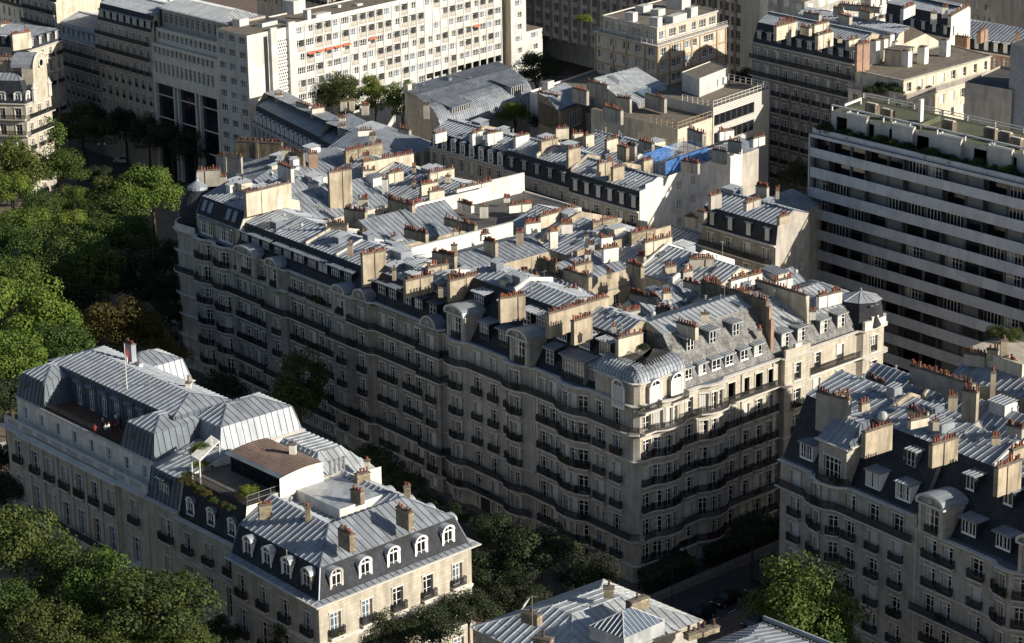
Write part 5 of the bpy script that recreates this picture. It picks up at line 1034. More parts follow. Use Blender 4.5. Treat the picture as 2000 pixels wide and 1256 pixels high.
for (x0, y0), (x1, y1), m_ in (((1258, 318), (1310, 300), 'blue_net'), ((1300, 334), (1345, 318), 'blue_net'), ((1270, 330), (1300, 338), 'grey_net'), ((1335, 292), (1358, 298), 'blue_net'), ((1358, 298), (1382, 306), 'grey_net'), ((1310, 300), (1335, 292), 'grey_net'), ((1345, 318), (1382, 306), 'blue_net')):
    p, q = P(x0, y0, 28), P(x1, y1, 28); net.box(v3(p, 27.4), v3(q-p, 0), v3(nrm(p, q)*.06, 0), (0, 0, 2.2), m_)
    for i in range(4): r_ = p+(q-p)*i/3; net.tube(v3(r_, 26.8), v3(r_, 30.2), .04, 'metal', n=4)
    net.tube(v3(p, 29.9), v3(q, 29.9), .04, 'metal', n=4); net.tube(v3(p, 28.6), v3(q, 28.6), .04, 'metal', n=4)
single('safety_netting', net, 'blue debris netting on scaffold poles over the grey zinc roof', 'netting')
b = gen('apartment_building', 'black mansarded building with four slim dormers, standing against the big concrete slab', RW.rect(-33.3, -16, 0, 11), 24.5, 3.3, 6, 'bbbbcc', 4.3, 'stone_dark', 'plaster_grey', 3.0, 1.6, dorm=('shed', 1.4), seed=111, mi=.6)
RB4 = b; 
for k, z in enumerate((22.5, 18.8, 15.0)): b.inst('window', window_mesh(.8, 1.2, 'dark'), v3(RW(-33.36, 8.5), z), RW.Cc)
pz = RW.rect(-26, -16, 12, 26); rf = MB(); walls(rf, pz, 0, 24.5, 'plaster_cream'); roof(rf, pz, [(24.5, [0]*4), (26.6, [3, 4.5, 3, 4.5])], 'slate', 'zinc', 'plaster_grey'); b.part('rear_wing', rf); REG.append((b, pz))
b = gen('town_house', 'low pale zinc roofed house with three white dormers, squeezed beside the black mansard', RW.rect(-15.6, -4.5, .5, 10), 17.2, 3.2, 4, 'gn', 2.6, 'plaster_grey', 'plaster_grey', 2.4, 1.5, dorm=('shed', 1.3), seed=113, mi=.6)

clutter(REG[-7][0] if 0 else RB3, RW, (1, 18), [(1.2, 26.9), (6, 28.3), (11, 26.9)], 31, n=8)
clutter(RB3, RW, (13, 33), [(.5, 26.8), (4, 28.), (8.5, 26.8)], 32, 'C', 12); clutter(b2, RW, (9.5, 33), [(17.5, 24.6), (25.2, 27.3), (33.5, 24.6)], 33, n=18); clutter(RB4, RW, (-32, -17), [(1, 27.6), (5.5, 29), (10, 27.6)], 34, n=6)
for q in REG:
    if q[0].root['label'].startswith('stone building with arched dormers in'): clutter(q[0], RW, (38, 60), [(1.2, 27.2), (6, 28.6), (11, 27.2)], 35, n=10)
    if q[0].root['label'].startswith('stone building with plain slim'): clutter(q[0], RW, (19.5, 37), [(1, 27.6), (6, 29.0), (11, 27.6)], 36, n=9)
for row in '''848 262 870 256 29.5 12 3 w|920 262 940 255 29.5 16 6 w|950 262 980 256 29.5 16 6 w|1005 268 1032 262 29.8 16 8 w|1055 278 1088 270 30 18 8 t|1108 293 1132 288 30.5 30 6 t|1168 320 1198 314 30 18 7 t|1195 329 1217 324 30 18 5 t|1255 315 1273 311 30 18 6 t|1118 262 1138 260 29 18 5 c|1142 266 1158 262 29 16 5 c|1085 252 1110 250 28 14 6 c|1183 275 1205 270 29 18 7 c|1225 283 1242 286 29.5 22 6 g|1250 274 1276 282 29.5 18 7 g|1208 284 1226 290 29.5 20 5 t|1345 252 1375 262 30.5 20 9 g|1424 274 1446 279 30 16 6 g|1392 292 1418 297 30.6 18 6 g|1332 314 1365 320 30.6 14 9 g|1386 383 1407 378 31 20 6 g|1455 398 1483 388 31 8 7 g|1478 363 1500 367 30.5 16 8 g|1515 372 1522 372 30 10 3 g|1340 422 1360 426 26 14 5 g|1365 412 1378 416 27 14 3 g|1520 425 1538 420 30 8 6 t|1404 258 1432 254 31 10 8 w|1466 272 1492 266 31 10 8 w'''.replace('\n', '|').split('|'):
    x0, y0, x1, y1, zt_, hp, n_, m_ = row.split(); x0, y0, x1, y1, zt_, hp = map(float, (x0, y0, x1, y1, zt_, hp)); chpx(owner(P((x0+x1)/2, (y0+y1)/2, zt_)), x0, y0, x1, y1, zt_, hp+6, int(n_), .6, dict(c='plaster_cream', t='plaster_tan', g='plaster_grey', w='plaster_white')[m_])

# ---- the concrete slab on the right
MF = Fr(Vector((48.8, 378.4)), -34, 33)
b = bld('apartment_block', 'long modern slab with continuous white concrete balcony bands and planted roof terraces', 'building', MF.rect(-105, 0, 0, 17)); wl = MB(); LM = 105
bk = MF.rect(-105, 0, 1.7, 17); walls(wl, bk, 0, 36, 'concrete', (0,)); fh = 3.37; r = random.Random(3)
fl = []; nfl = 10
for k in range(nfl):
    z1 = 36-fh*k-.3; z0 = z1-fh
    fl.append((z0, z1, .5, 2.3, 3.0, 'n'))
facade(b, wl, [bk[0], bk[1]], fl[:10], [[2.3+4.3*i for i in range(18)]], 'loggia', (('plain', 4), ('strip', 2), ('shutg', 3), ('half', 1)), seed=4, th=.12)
b.part('wall', wl)
for k in range(nfl+1):
    z = 36-fh*k; mb = MB()
    mb.box(v3(MF(0, 0), z-fh-.35), v3(MF.a*-LM, 0), v3(MF.c*.16, 0), (0, 0, 1.68), 'concrete') if k else mb.box(v3(MF(0, -.15), z-.45), v3(MF.a*-LM, 0), v3(MF.c*.25, 0), (0, 0, .5), 'concrete')
    mb.box(v3(MF(0, .17), z-fh-.35 if k else z-.4), v3(MF.a*-LM, 0), v3(MF.c*1.5, 0), (0, 0, .2), 'concrete')
    if k == 0: mb.box(v3(MF(0, .0), z-fh-.35), v3(MF.a*-LM, 0), v3(MF.c*.16, 0), (0, 0, 1.5), 'concrete'); mb.box(v3(MF(0, .17), z-fh-.35), v3(MF.a*-LM, 0), v3(MF.c*1.5, 0), (0, 0, .2), 'concrete')
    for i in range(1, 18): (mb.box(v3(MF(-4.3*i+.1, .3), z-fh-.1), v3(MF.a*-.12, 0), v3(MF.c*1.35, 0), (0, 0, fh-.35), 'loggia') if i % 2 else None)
    b.part('balcony_band', mb)
mb = MB(); mb.box(v3(MF(.15, -.1), 0), v3(MF.a*.25, 0), v3(MF.c*17, 0), (0, 0, 36.), 'concrete'); b.part('end_wall', mb)
mb = MB(); tr = MF.rect(-74, -.3, 1.2, 16.5)
mb.poly([v3(p, 36.05) for p in MF.rect(-105, .3, 0, 17)], 'terrace_tile'); mb.box(v3(MF(.0, .6), 36.05), v3(MF.a*-105, 0), v3(MF.c*.5, 0), (0, 0, .75), 'concrete'); b.part('terrace', mb)
ph = MB(); q = MF.rect(-105, -2.2, 4.2, 16.5)
facade(b, ph, [q[0], q[1]], [(36.05, 39.4, .3, 2.3, 2.2, 'n')], [[2.6+6.2*i for i in range(16)]], 'white_panel', (('sky', 1), ('dark', 1)), seed=9, th=.1)
walls(ph, q, 36.05, 39.4, 'white_panel', (0,)); ph.poly([v3(p, 39.4) for p in q], 'green_roof')
for i in range(10): ph.box(v3(MF(-6.5-10.5*i, 3.3), 36.2), v3(MF.a*-4.6, 0), v3(MF.c*1.2, 0), (0, 0, 3.6), 'white_panel'); ph.box(v3(MF(-6.3-10.5*i, 3.3), 39.5), v3(MF.a*-.3, 0), v3(MF.c*1.3, 0), (0, 0, .5), 'white_paint')
b.part('penthouse', ph)
mb = MB(); bar_rail(mb, [q[0]+MF.c*.2, q[1]+MF.c*.2], 39.4, 1.0, 'concrete', 1, 6, .22); bar_rail(mb, [q[1], q[2]], 39.4, 1., 'white_paint', 2, 2.5, .08); bar_rail(mb, [q[2], q[3]], 39.4, .9, 'white_paint', 2, 6, .12)
mb.box(v3(MF(-19.5, 9), 39.4), v3(MF.a*-.5, 0), v3(MF.c*1.2, 0), (0, 0, 3.6), 'white_paint'); mb.box(v3(MF(-22, 13), 39.4), v3(MF.a*-.3, 0), v3(MF.c*-8, 0), (0, 0, .8), 'green_roof')
mb.box(v3(MF(-4, 6), 40.1), v3(MF.c*6, 0), v3(MF.a*-.3, 0), (0, 0, .35), 'white_paint'); mb.box(v3(MF(-4, 12), 39.4), v3(MF.c*.3, 0), v3(MF.a*-.3, 0), (0, 0, 1.1), 'white_paint'); b.part('roof_rail', mb)
for t, s_ in ((-9.5, 8.0), (-14, 6.5), (-27, 8), (-35.5, 9), (-38.8, 8.5), (-42, 6.6), (-50, 7)): 
    b.inst('vent_stack', cached(('stack', t < -30), lambda m: (m.box((-1.2, -.5, 0), (2.4, 0, 0), (0, 1., 0), (0, 0, 1.5), 'plaster_sooty'), [m.cbox((-1+.4*i, 0, 1.5), .22, .5, .25, 'trim') for i in range(6)])), v3(MF(t, s_), 39.4), MF.A)

# ---- white office building with three bands of windows, and the flat roofs round it
O1 = P(1393, 205, 29); WS = Fr(O1, -36, 34)
pz = [WS(9.5, 0), WS(0, 0), WS(0, 22.5), WS(9.5, 22.5)]
b = bld('office_building', 'white ribbed office building with bands of dark square windows and a railed flat roof', 'building', WS.rect(0, 18, 0, 22.5)); wl = MB()
facade(b, wl, [WS(0, 0), WS(0, 22.5)], [(0, 17.1, 0, 0, 1, 'n')]+[(17.1+3.4*i, 20.5+3.4*i, .9, 2.1, 1.95, 'n') for i in range(3)]+[(27.3, 28.5, 0, 0, 1, 'n')], [[1.6+2.25*i for i in range(7)]], 'boards_white', (('plain', 1),), seed=2, th=.25)
walls(wl, WS.rect(0, 18, 0, 22.5), 0, 28.5, 'white_panel', (1,)); wl.poly([v3(p, 28.5) for p in WS.rect(0, 18, 0, 22.5)], 'gravel'); b.part('wall', wl)
mb = MB(); bar_rail(mb, [WS(9, .1), WS(.1, .1), WS(.1, 22.4), WS(12, 22.4)], 28.5, 1.2, 'white_paint', 2, 1.6, .07); b.part('roof_rail', mb)
mb = MB(); q = [P(1332, 172, 29), P(1366, 185, 29), P(1422, 162, 29)]; d_ = q[2]-q[1]; q.append(q[0]+d_); walls(mb, q, 28.5, 32, 'white_panel'); mb.poly([v3(p, 32) for p in q], 'gravel'); string(mb, q+[q[0]], 32.1, .1, .2, 'white_paint'); b.part('plant_room', mb)
mb = MB()
for x, y in ((1403, 170), (1415, 166)): mb.cbox(v3(P(x, y, 29), 29.3), 1.0, .5, 1.3, 'concrete', WS.Cc)
b.part('air_conditioner', mb)
b = bld('office_building', 'sunlit cream annex with yellow roof railings, left of the white ribbed office', 'building', [P(1318, 238, 27), P(1318, 238, 27)+Vector((.01, -.01)), O1, WS(12, 0)][:0] or WS.rect(0.4, 30, -16, 0)); wl = MB(); pz = WS.rect(0.2, 26, -13, 0); walls(wl, pz, 0, 26.6, 'plaster_cream'); wl.poly([v3(p, 26.6) for p in pz], 'gravel'); b.part('wall', wl)
mb = MB(); bar_rail(mb, [WS(8, -12.9), WS(.3, -12.9), WS(.3, -.2)], 26.6, 1.3, 'ochre', 2, 1.6, .07); b.part('roof_rail', mb)
b = bld('flat_roofed_block', 'broad low block with gravel roofs and scattered white vent boxes behind the curved zinc vault', 'building', [P(1035, 182, 22), P(1215, 250, 22), P(1420, 165, 22), P(1210, 122, 22)]); pz = REG[-1][1]; wl = MB(); walls(wl, pz, 0, 22, 'plaster_white'); wl.poly([v3(p, 22) for p in pz], 'gravel'); string(wl, pz+[pz[0]], 22.4, .1, .5, 'white_paint'); b.part('wall', wl)
for x, y, w_, l_, h_ in ((1200, 135, 4, 2, 1.6), (1215, 150, 6, 3, 1.), (1258, 118, 4, 2, 1.2), (1285, 125, 2.5, 2.5, 2), (1070, 168, 2.5, 1.6, 1.6), (1250, 150, 5, 2, .8), (1275, 168, 5, 2, .8), (1310, 150, 3, 3, 2.2), (1240, 135, 5, 1.5, .7), (1300, 190, 7, 5, 1.3)):
    b.inst('vent_box', cached(('vbox', w_, l_, h_), lambda m: (m.box((-w_/2, -l_/2, 0), (w_, 0, 0), (0, l_, 0), (0, 0, h_), 'white_panel'), m.box((-w_/2+.3, -l_/2+.3, h_), (w_-.6, 0, 0), (0, l_-.6, 0), (0, 0, .1), 'tar'))), v3(P(x, y, 22.5), 22.0), WS.Cc)
# stone loft
b = bld('loft_building', 'studio building with worn slate slope, strips of white framed windows and a glass roof light', 'building', [P(1160, 225, 21.5), P(1222, 277, 21.5), P(1322, 247, 21.5), P(1250, 200, 21.5)]); pz = REG[-1][1]; wl = MB(); walls(wl, pz, 0, 21.5, 'plaster_grey'); b.part('wall', wl)
rf = MB(); R_ = roof(rf, pz, [(21.5, [0]*4), (27.6, [0, 2.2, .5, 0]), (29., [0, 6, 1, 0])], 'slate_worn', 'zinc_pale', 'plaster_grey'); b.part('roof', rf)
a_, e_ = pz[1], pz[2]; k = nrm(a_, e_); an = ang2(a_, e_); L_ = (e_-a_).length
dormer(b, a_+(e_-a_)*.34-k*.5, an, 6.0, 2.1, 2.2, 'shed', 'strip', 22., 'frame', 'zinc_pale', over=.05); dormer(b, a_+(e_-a_)*.80-k*.5, an, 5.0, 2.3, 2.2, 'shed', 'strip', 22.4, 'frame', 'zinc_pale', over=.1)
b.inst('roof_window', cached(('rw1',), lambda m: [m.box((-2.8+.8*i, -1, 0), (.74, 0, 0), (0, 2.4, .9), (0, 0, .08), 'glass_sky') for i in range(7)]), v3(a_+(e_-a_)*.75-k*3.4, 28.1), an)
for x0, y0, x1, y1, n in ((1180, 207, 1215, 217, 10), (1262, 183, 1300, 194, 10), (1205, 190, 1232, 194, 8), (1052, 180, 1092, 188, 12), (1120, 172, 1148, 179, 9), (1148, 160, 1188, 167, 10)): chpx(owner(P((x0+x1)/2, y0+15, 25)), x0, y0, x1, y1, 29.6 if x0 > 1100 else 26, 26, n, .6, 'plaster_grey')
b = bld('loft_building', 'small zinc and glass studio with a blank stone end wall, behind a shady garden', 'building', [P(1052, 240, 20), P(1095, 262, 20), P(1150, 240, 20), P(1110, 215, 20)]); pz = REG[-1][1]; wl = MB(); walls(wl, pz, 0, 24.5, 'rubble'); b.part('wall', wl); rf = MB(); roof(rf, pz, [(20, [0, .02, 0, 0]), (24.5, [0, 1.2, 0, 0]), (26, [0, 5, 1, 0])], 'zinc_dark', 'zinc', 'rubble'); b.part('roof', rf)
b.inst('studio_window', window_mesh(5., 3., 'strip'), v3((pz[1]+pz[2])/2+nrm(pz[1], pz[2])*.1, 20.6), ang2(pz[1], pz[2]))
b = bld('rooftop_extension', 'bright white rooftop extension with a glazed end, above the studios', 'building', [P(1175, 175, 27), P(1205, 195, 27), P(1240, 180, 27), P(1215, 160, 27)]); pz = REG[-1][1]; wl = MB(); walls(wl, pz, 0, 28.2, 'plaster_white'); roof(wl, pz, [(28.2, [-.2]*4), (29.4, [2.5, 2.5, 2.5, .5])], 'zinc_pale', 'zinc_pale'); b.part('wall', wl)
b.inst('window', window_mesh(3.6, 2., 'strip'), v3((pz[1]+pz[2])/2+nrm(pz[1], pz[2])*.06, 25.8), ang2(pz[1], pz[2]))
# curved vault
b = bld('vaulted_building', 'building under a curved zinc vault with strips of roof windows', 'building', [P(792, 238, 17), P(862, 264, 17), P(1045, 207, 17), P(975, 180, 17)]); pz = REG[-1][1]; wl = MB(); walls(wl, pz, 0, 17, 'plaster_grey'); W_ = (pz[1]-pz[0]).length
rf = MB(); n = 8; prv = None; pr_ = [(6.5*(1-cos(i/n*pi/2*.94)), 17+5.6*sin(i/n*pi/2*.94)) for i in range(n+1)]+[(W_*.6, 23.4), (W_-.1, 23.8)]
wl.poly([v3(inset(pz, [0, d_, 0, 0])[1], z) for d_, z in pr_]+[v3(pz[0], 23.8), v3(pz[0], 17)], 'plaster_grey'); b.part('wall', wl)
for d_, z in pr_:
    q = inset(pz, [0, d_, 0, 0]); cur = (q[1], q[2], z)
    if prv: Q_ = [v3(prv[0], prv[2]), v3(prv[1], prv[2]), v3(cur[1], cur[2]), v3(cur[0], cur[2])]; rf.poly(Q_, 'zinc'); ribs(rf, Q_, 'zinc', .75, .09, .12)
    prv = cur
b.part('roof', rf); a_, e_ = pz[1], pz[2]; k = nrm(a_, e_); an = ang2(a_, e_); L_ = (e_-a_).length
dormer(b, a_+(e_-a_)*.26-k*1.2, an, 7., 2.6, 5.0, 'shed', 'strip', 19.0, 'lead', 'zinc', rise=1.2); dormer(b, a_+(e_-a_)*.86-k*1.2, an, 5.0, 2.6, 5, 'shed', 'strip', 19.6, 'lead', 'zinc', rise=1.2)
for i in range(5): b.inst('roof_window', cached(('rwv',), lambda m: (m.box((-.8, -1.3, .02), (1.6, 0, 0), (0, 2.6, 0), (0, 0, .14), 'lead'), m.box((-.68, -1.18, .15), (1.36, 0, 0), (0, 2.36, 0), (0, 0, .03), 'glass_sky'))), v3(a_+(e_-a_)*(.48+.055*i)-k*4.4, 21.95), an).rotation_euler.x = .38
chpx(b, 827, 205, 838, 205, 25, 26, 3, .6, 'plaster_grey')
clutter(b, lambda t, s: a_+(e_-a_).normalized()*t-k*s, (1, L_-1), [(9, 22.8), (W_*.6, 23.4), (W_-1, 23.8)], 5, n=10, walls_=False)
# grey mansard row below the long white slab
b = gen('apartment_building', 'weathered building with stone arched dormers in a slate mansard, below the perforated white wall', [P(494, 240, 19), P(618, 305, 19), P(690, 275, 19), P(570, 220, 19)], 19, 3.2, 5, 'nngn', 2.6, 'plaster_grey', 'plaster_cream', 3.4, 2.2, dorm=('arch', 1.7), seed=131)
b = gen('apartment_building', 'second weathered building in that row, with two stone arched dormers and a zinc roof', [P(619, 306, 19), P(690, 345, 19), P(775, 300, 19), P(695, 273, 19)], 19, 3.2, 5, 'nngn', 2.9, 'plaster_grey', 'plaster_cream', 3.2, 2.6, dorm=('arch', 1.7), seed=132)
b = bld('apartment_building', 'zinc hipped building with grey window shutters facing the narrow back street', 'building', [P(640, 290, 22), P(735, 330, 22), P(852, 283, 22), P(745, 248, 22)]); pz = REG[-1][1]; wl = MB()
facade(b, wl, pz[1:3], std_floors(5, 22, 3.3, 'nnnn', 2.1, 1.1, .5), [[3+4*i for i in range(6)]], 'plaster_cream', (('dark', 1),), seed=1); walls(wl, pz, 0, 22, 'plaster_cream', (1,)); b.part('wall', wl); rf = MB(); R_ = roof(rf, pz, [(22.05, [-.3]*4), (25.3, [6, 9, 6.6, 3])], 'slate', 'zinc', 'plaster_cream'); ridge_caps(rf, R_); b.part('roof', rf)
for i in range(6):
    for z in (19.2, 15.9, 12.6):
        for s_ in (-1, 1): b.inst('shutter', cached(('sh2',), lambda m: m.box((-.3, -.06, 0), (.6, 0, 0), (0, .06, 0), (0, 0, 2.1), 'shutter_grey')), v3(pz[1]+(pz[2]-pz[1]).normalized()*(3+4*i+s_*.9), z), ang2(pz[1], pz[2]))
for x0, y0, x1, y1, zt, n in ((537, 185, 551, 185, 25, 3), (580, 200, 606, 208, 25, 8), (608, 213, 632, 210, 25.5, 7), (662, 230, 675, 230, 25.4, 4), (660, 246, 675, 246, 25, 5), (665, 198, 677, 198, 26, 0), (682, 196, 692, 196, 26, 1), (706, 206, 720, 206, 25.5, 4)): chpx(owner(P(x0, y0+40, 22)), x0, y0, x1, y1, zt, 18, n, .6, 'plaster_cream')

# ---- the long white slab and its neighbours along the avenue
BF = Fr(Vector((-53.4, 484.2)), -36.5, 34.5)
zt = 36.5; b = bld('apartment_block', 'long white apartment slab with a grid of windows and loggias, seven storeys in full sun', 'building', [BF(10.4, 14.8), BF(0, 14.8), BF(0, 93), BF(10.4, 93)]); wl = MB()
a_ = BF(0, 15.6); L_ = 76; e_ = BF(0, 15.6+L_); nb = 25; r = random.Random(12)
us = [L_*(i+.5)/nb for i in range(nb)]; nrow = 8; fh = 2.85; pw = L_/nb
for k in range(nrow):
    z1 = zt-.7-fh*k; z0 = z1-fh
    for i, u in enumerate(us):
        d_ = (e_-a_).normalized(); n_ = nrm(a_, e_); p = a_+d_*u; log_ = r.random() < .42 and (i*7+k*3) % 5 != 0; w_ = pw-.5
        def Q(u0, u1, za, zb): wl.poly([v3(a_+d_*u0, za), v3(a_+d_*u1, za), v3(a_+d_*u1, zb), v3(a_+d_*u0, zb)], 'white_panel')
        u0, u1 = u-pw/2, u+pw/2; zs, zz = (z0+.15, z0+2.5) if log_ else (z0+.95, z0+2.5)
        Q(u0, u0+.25, z0, z1); Q(u1-.25, u1, z0, z1); Q(u0+.25, u1-.25, z0, zs); Q(u0+.25, u1-.25, zz, z1); dep = 1.2 if log_ else .15; w2 = pw-.5
        A, B_ = a_+d_*(u0+.25), a_+d_*(u1-.25); Ai, Bi = A-n_*dep, B_-n_*dep
        for q in ([v3(A, zs), v3(B_, zs), v3(Bi, zs), v3(Ai, zs)], [v3(Ai, zz), v3(Bi, zz), v3(B_, zz), v3(A, zz)], [v3(A, zz), v3(A, zs), v3(Ai, zs), v3(Ai, zz)], [v3(B_, zs), v3(B_, zz), v3(Bi, zz), v3(Bi, zs)]): wl.poly(q, 'white_panel')
        kd = pick(r, (('half', 3), ('sky', 2), ('dark', 2), ('shut', .6)))
        b.inst('loggia_window' if log_ else 'window', window_mesh(round(w2, 2), round(zz-zs, 2), kd), v3(p-n_*(dep-.02), zs), ang2(a_, e_))
        if log_: b.inst('loggia_rail', cached(('lrail', round(w2, 2)), lambda m: (m.box((-w2/2, -.02, .1), (w2, 0, 0), (0, .04, 0), (0, 0, .75), 'plaster_grey'), m.box((-w2/2, -.05, .9), (w2, 0, 0), (0, .06, 0), (0, 0, .06), 'white_paint'))), v3(p, zs), ang2(a_, e_))
for i in range(nb+1): wl.box(v3(a_+d_*(L_*i/nb-.12)+n_*.01, 8), v3(d_*.24, 0), v3(n_*.14, 0), (0, 0, zt-8.2), 'white_paint')
wl.poly([v3(a_, 0), v3(e_, 0), v3(e_, zt-.7-fh*nrow), v3(a_, zt-.7-fh*nrow)], 'white_panel'); wl.poly([v3(a_, zt-.7), v3(e_, zt-.7), v3(e_, zt), v3(a_, zt)], 'white_paint')
walls(wl, [BF(11, 15.6), a_, e_, BF(11, 15.6+L_)], 0, zt, 'white_panel', (1,)); wl.poly([v3(p, zt-.3) for p in [BF(11, 15.6), a_, e_, BF(11, 15.6+L_)]], 'gravel'); b.part('wall', wl)
for i, (c_, k) in enumerate(((1, 2), (2, 2), (3, 2), (4, 2), (5, 2), (8, 2), (21, 3))):
    p = a_+d_*(us[c_]); z = zt-.7-fh*k-.38; b.inst('awning', cached(('awn',), lambda m: m.poly([(-1.3, -.7, -.35), (1.3, -.7, -.35), (1.3, 0, 0), (-1.3, 0, 0)], 'orange_cloth')), v3(p+n_*.16, z), ang2(a_, e_))
b = bld('apartment_block', 'narrow end block with a blank white wall and a perforated screen', 'building', BF.rect(0, 12.5, 0, 15.6)); wl = MB()
facade(b, wl, [BF(12.5, 0), BF(0, 0)], [(0, 6, 0, 0, 1, 'n')]+[(6+3.0*i, 9+3.0*i, .9, 1.5, 1.9, 'n') for i in range(10)], 3, 'white_panel', (('dark', 3), ('sky', 2)), seed=7, th=.2)
walls(wl, BF.rect(0, 12.5, 0, 15.6), 0, 36, 'white_panel', (0,)); wl.poly([v3(p, 36) for p in BF.rect(0, 12.5, 0, 15.6)], 'gravel'); wl.box(v3(BF(-.01, 5.2), 8), v3(BF.c*1.2, 0), v3(BF.nC*.05, 0), (0, 0, 27), 'iron')
wl.box(v3(BF(0, 6.8), 8), v3(BF.c*2.0, 0), v3(BF.nC*.7, 0), (0, 0, 28.6), 'white_panel'); wl.box(v3(BF(0, 12.6), 8), v3(BF.c*2.2, 0), v3(BF.nC*.7, 0), (0, 0, 29), 'white_panel'); b.part('wall', wl)
mb = MB(); mb.box(v3(BF(-.02, 9), 17), v3(BF.c*3.4, 0), v3(BF.nC*.1, 0), (0, 0, 17), 'white_paint')
for i in range(24):
    for j in range(5): q = BF(-.02, 9.3+j*.62+(i % 2)*.3)+BF.nC*.11; mb.box(v3(q, 17.4+i*.69), v3(BF.c*.34, 0), v3(BF.nC*.02, 0), (0, 0, .34), 'iron')
b.part('perforated_screen', mb)
for x, y, w_, l_, h_ in ((575, 22, 4, 3, 3.), (600, 35, 1.2, 1.2, 2.2), (625, 30, 5, 2, 1.), (660, 12, 1, 1, .8), (470, 45, 3, 2, 1.5), (520, 45, 5, 2, .8), (700, 8, 2, 1, .6)): b.inst('roof_box', cached(('vbox', w_, l_, h_), lambda m: m.box((-w_/2, -l_/2, 0), (w_, 0, 0), (0, l_, 0), (0, 0, h_), 'white_panel')), v3(P(x, y, 36.5), 36), BF.Cc)
# stair core and stepped end of the slab
b = bld('apartment_block', 'stepped right end of the white slab with planted terraces and blank cream side', 'building', BF.rect(-1, 10, 94, 108)); wl = MB(); wl.box(v3(BF(1.5, 91.6), 0), v3(BF.c*3, 0), v3(BF.a*8, 0), (0, 0, 40), 'plaster_grey')
pz = BF.rect(-1, 10, 94.6, 101); facade(b, wl, pz[1:3], [(0, 14, 0, 0, 1, 'n')]+[(14+2.85*i, 16.85+2.85*i, .9, 1.4, 2.2, 'n') for i in range(9)], 1, 'white_panel', (('sky', 1), ('half', 1)), seed=3, th=.2); walls(wl, pz, 0, 39.65, 'plaster_cream', (1,))
pz = BF.rect(-1, 10, 101, 108); facade(b, wl, pz[1:3], [(0, 14, 0, 0, 1, 'n')]+[(14+2.85*i, 16.85+2.85*i, .9, 1.4, 2.4, 'n') for i in range(3)], 1, 'white_panel', (('sky', 1), ('half', 1)), seed=3, th=.2); wl.poly([v3(p, 22.6) for p in pz], 'gravel'); walls(wl, pz, 0, 22.6, 'plaster_cream', (1,)); b.part('wall', wl)

# dark glass office, stone house and others down the avenue
def avenue(px): return hit(BF(0, 0), -36.5, px, 140)[0]
t1, t2, t3, t4 = avenue(415), avenue(299), avenue(196), avenue(118)
b = bld('office_building', 'pale stone office with tall blue black glass bays on the shaded avenue', 'building', BF.rect(12.5, t2, 0, 16)); wl = MB(); a_, e_ = BF(t2, 0), BF(12.5, 0); L_ = (e_-a_).length; d_ = (e_-a_).normalized(); n_ = nrm(a_, e_)
facade(b, wl, [a_, e_], [(22.5, 26.3, .5, 2.6, 1.0, 'n'), (26.3, 29.5, .9, 1.6, 1.2, 'n')], [[1.6+1.9*i for i in range(int((L_-2)/1.9))]], 'trim_pale', (('dark', 1),), seed=2)
facade(b, wl, [a_-n_*1.2, e_-n_*1.2], [(29.5, 32.7, .8, 1.6, 1.2, 'n')], [[1.6+2.0*i for i in range(int((L_-2)/2.))]], 'trim_pale', (('dark', 1),), seed=2); facade(b, wl, [a_-n_*3, e_-n_*3], [(32.7, 36.5, .8, 2.2, 1.3, 'n')], [[1.6+2.4*i for i in range(int((L_-2)/2.4))]], 'plaster_grey', (('dark', 1),), seed=2)
wl.poly([v3(a_, 29.5), v3(e_, 29.5), v3(e_-n_*3, 29.5), v3(a_-n_*3, 29.5)], 'trim'); wl.poly([v3(p, 32.7) for p in (a_-n_*1.2, e_-n_*1.2, e_-n_*3, a_-n_*3)], 'trim')
wl.poly([v3(a_-n_*.7, 0), v3(e_-n_*.7, 0), v3(e_-n_*.7, 22.5), v3(a_-n_*.7, 22.5)], 'curtainwall'); walls(wl, BF.rect(12.5, t2, 3, 16), 0, 36.5, 'plaster_grey', (0,)); wl.poly([v3(p, 36.5) for p in BF.rect(12.5, t2, 3, 16)], 'zinc')
for u in (0, .3, .36, .63, .69, .96): wl.box(v3(a_+d_*(L_*u)-n_*.7, 0), v3(d_*(.9 if u in (0, .96) else .5), 0), v3(n_*.7, 0), (0, 0, 22.5), 'trim_pale')
for z in (8, 13, 18): wl.box(v3(a_-n_*.68, z), v3(d_*L_, 0), v3(n_*.1, 0), (0, 0, .25), 'trim_pale')
wl.box(v3(a_-n_*.7, 20.8), v3(d_*L_, 0), v3(n_*.75, 0), (0, 0, 1.7), 'trim_pale'); b.part('wall', wl)
mb = MB(); R_ = roof(mb, BF.rect(14, t2+2, 4, 15), [(36.5, [0]*4), (38.2, [4.5, 3, 4.5, 3])], 'zinc', 'zinc_pale'); b.part('roof', mb)
b = gen('apartment_building', 'tall stone apartment house left of the blue black glass bays', BF.rect(t2, t3, 0, 15), 31.5, 3.35, 8, 'ngnggbcc', 3.1, 'stone_warm', 'plaster_cream', 3.6, 1.6, dorm=('shed', 2.4), seed=141, mix=(('half', 3), ('sky', 3), ('dark', 1), ('shut', 1)))
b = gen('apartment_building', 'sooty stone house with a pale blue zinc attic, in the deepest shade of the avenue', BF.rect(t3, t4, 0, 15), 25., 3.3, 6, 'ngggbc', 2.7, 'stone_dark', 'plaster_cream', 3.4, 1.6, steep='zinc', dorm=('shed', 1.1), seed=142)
b = gen('apartment_building', 'stone house with planted upper balconies, farthest along the shaded avenue', BF.rect(t4, t4+18, 0, 15), 33., 3.3, 8, 'nggggccb', 3., 'stone', 'plaster_cream', 3.4, 1.6, dorm=('shed', 1.4), seed=143)
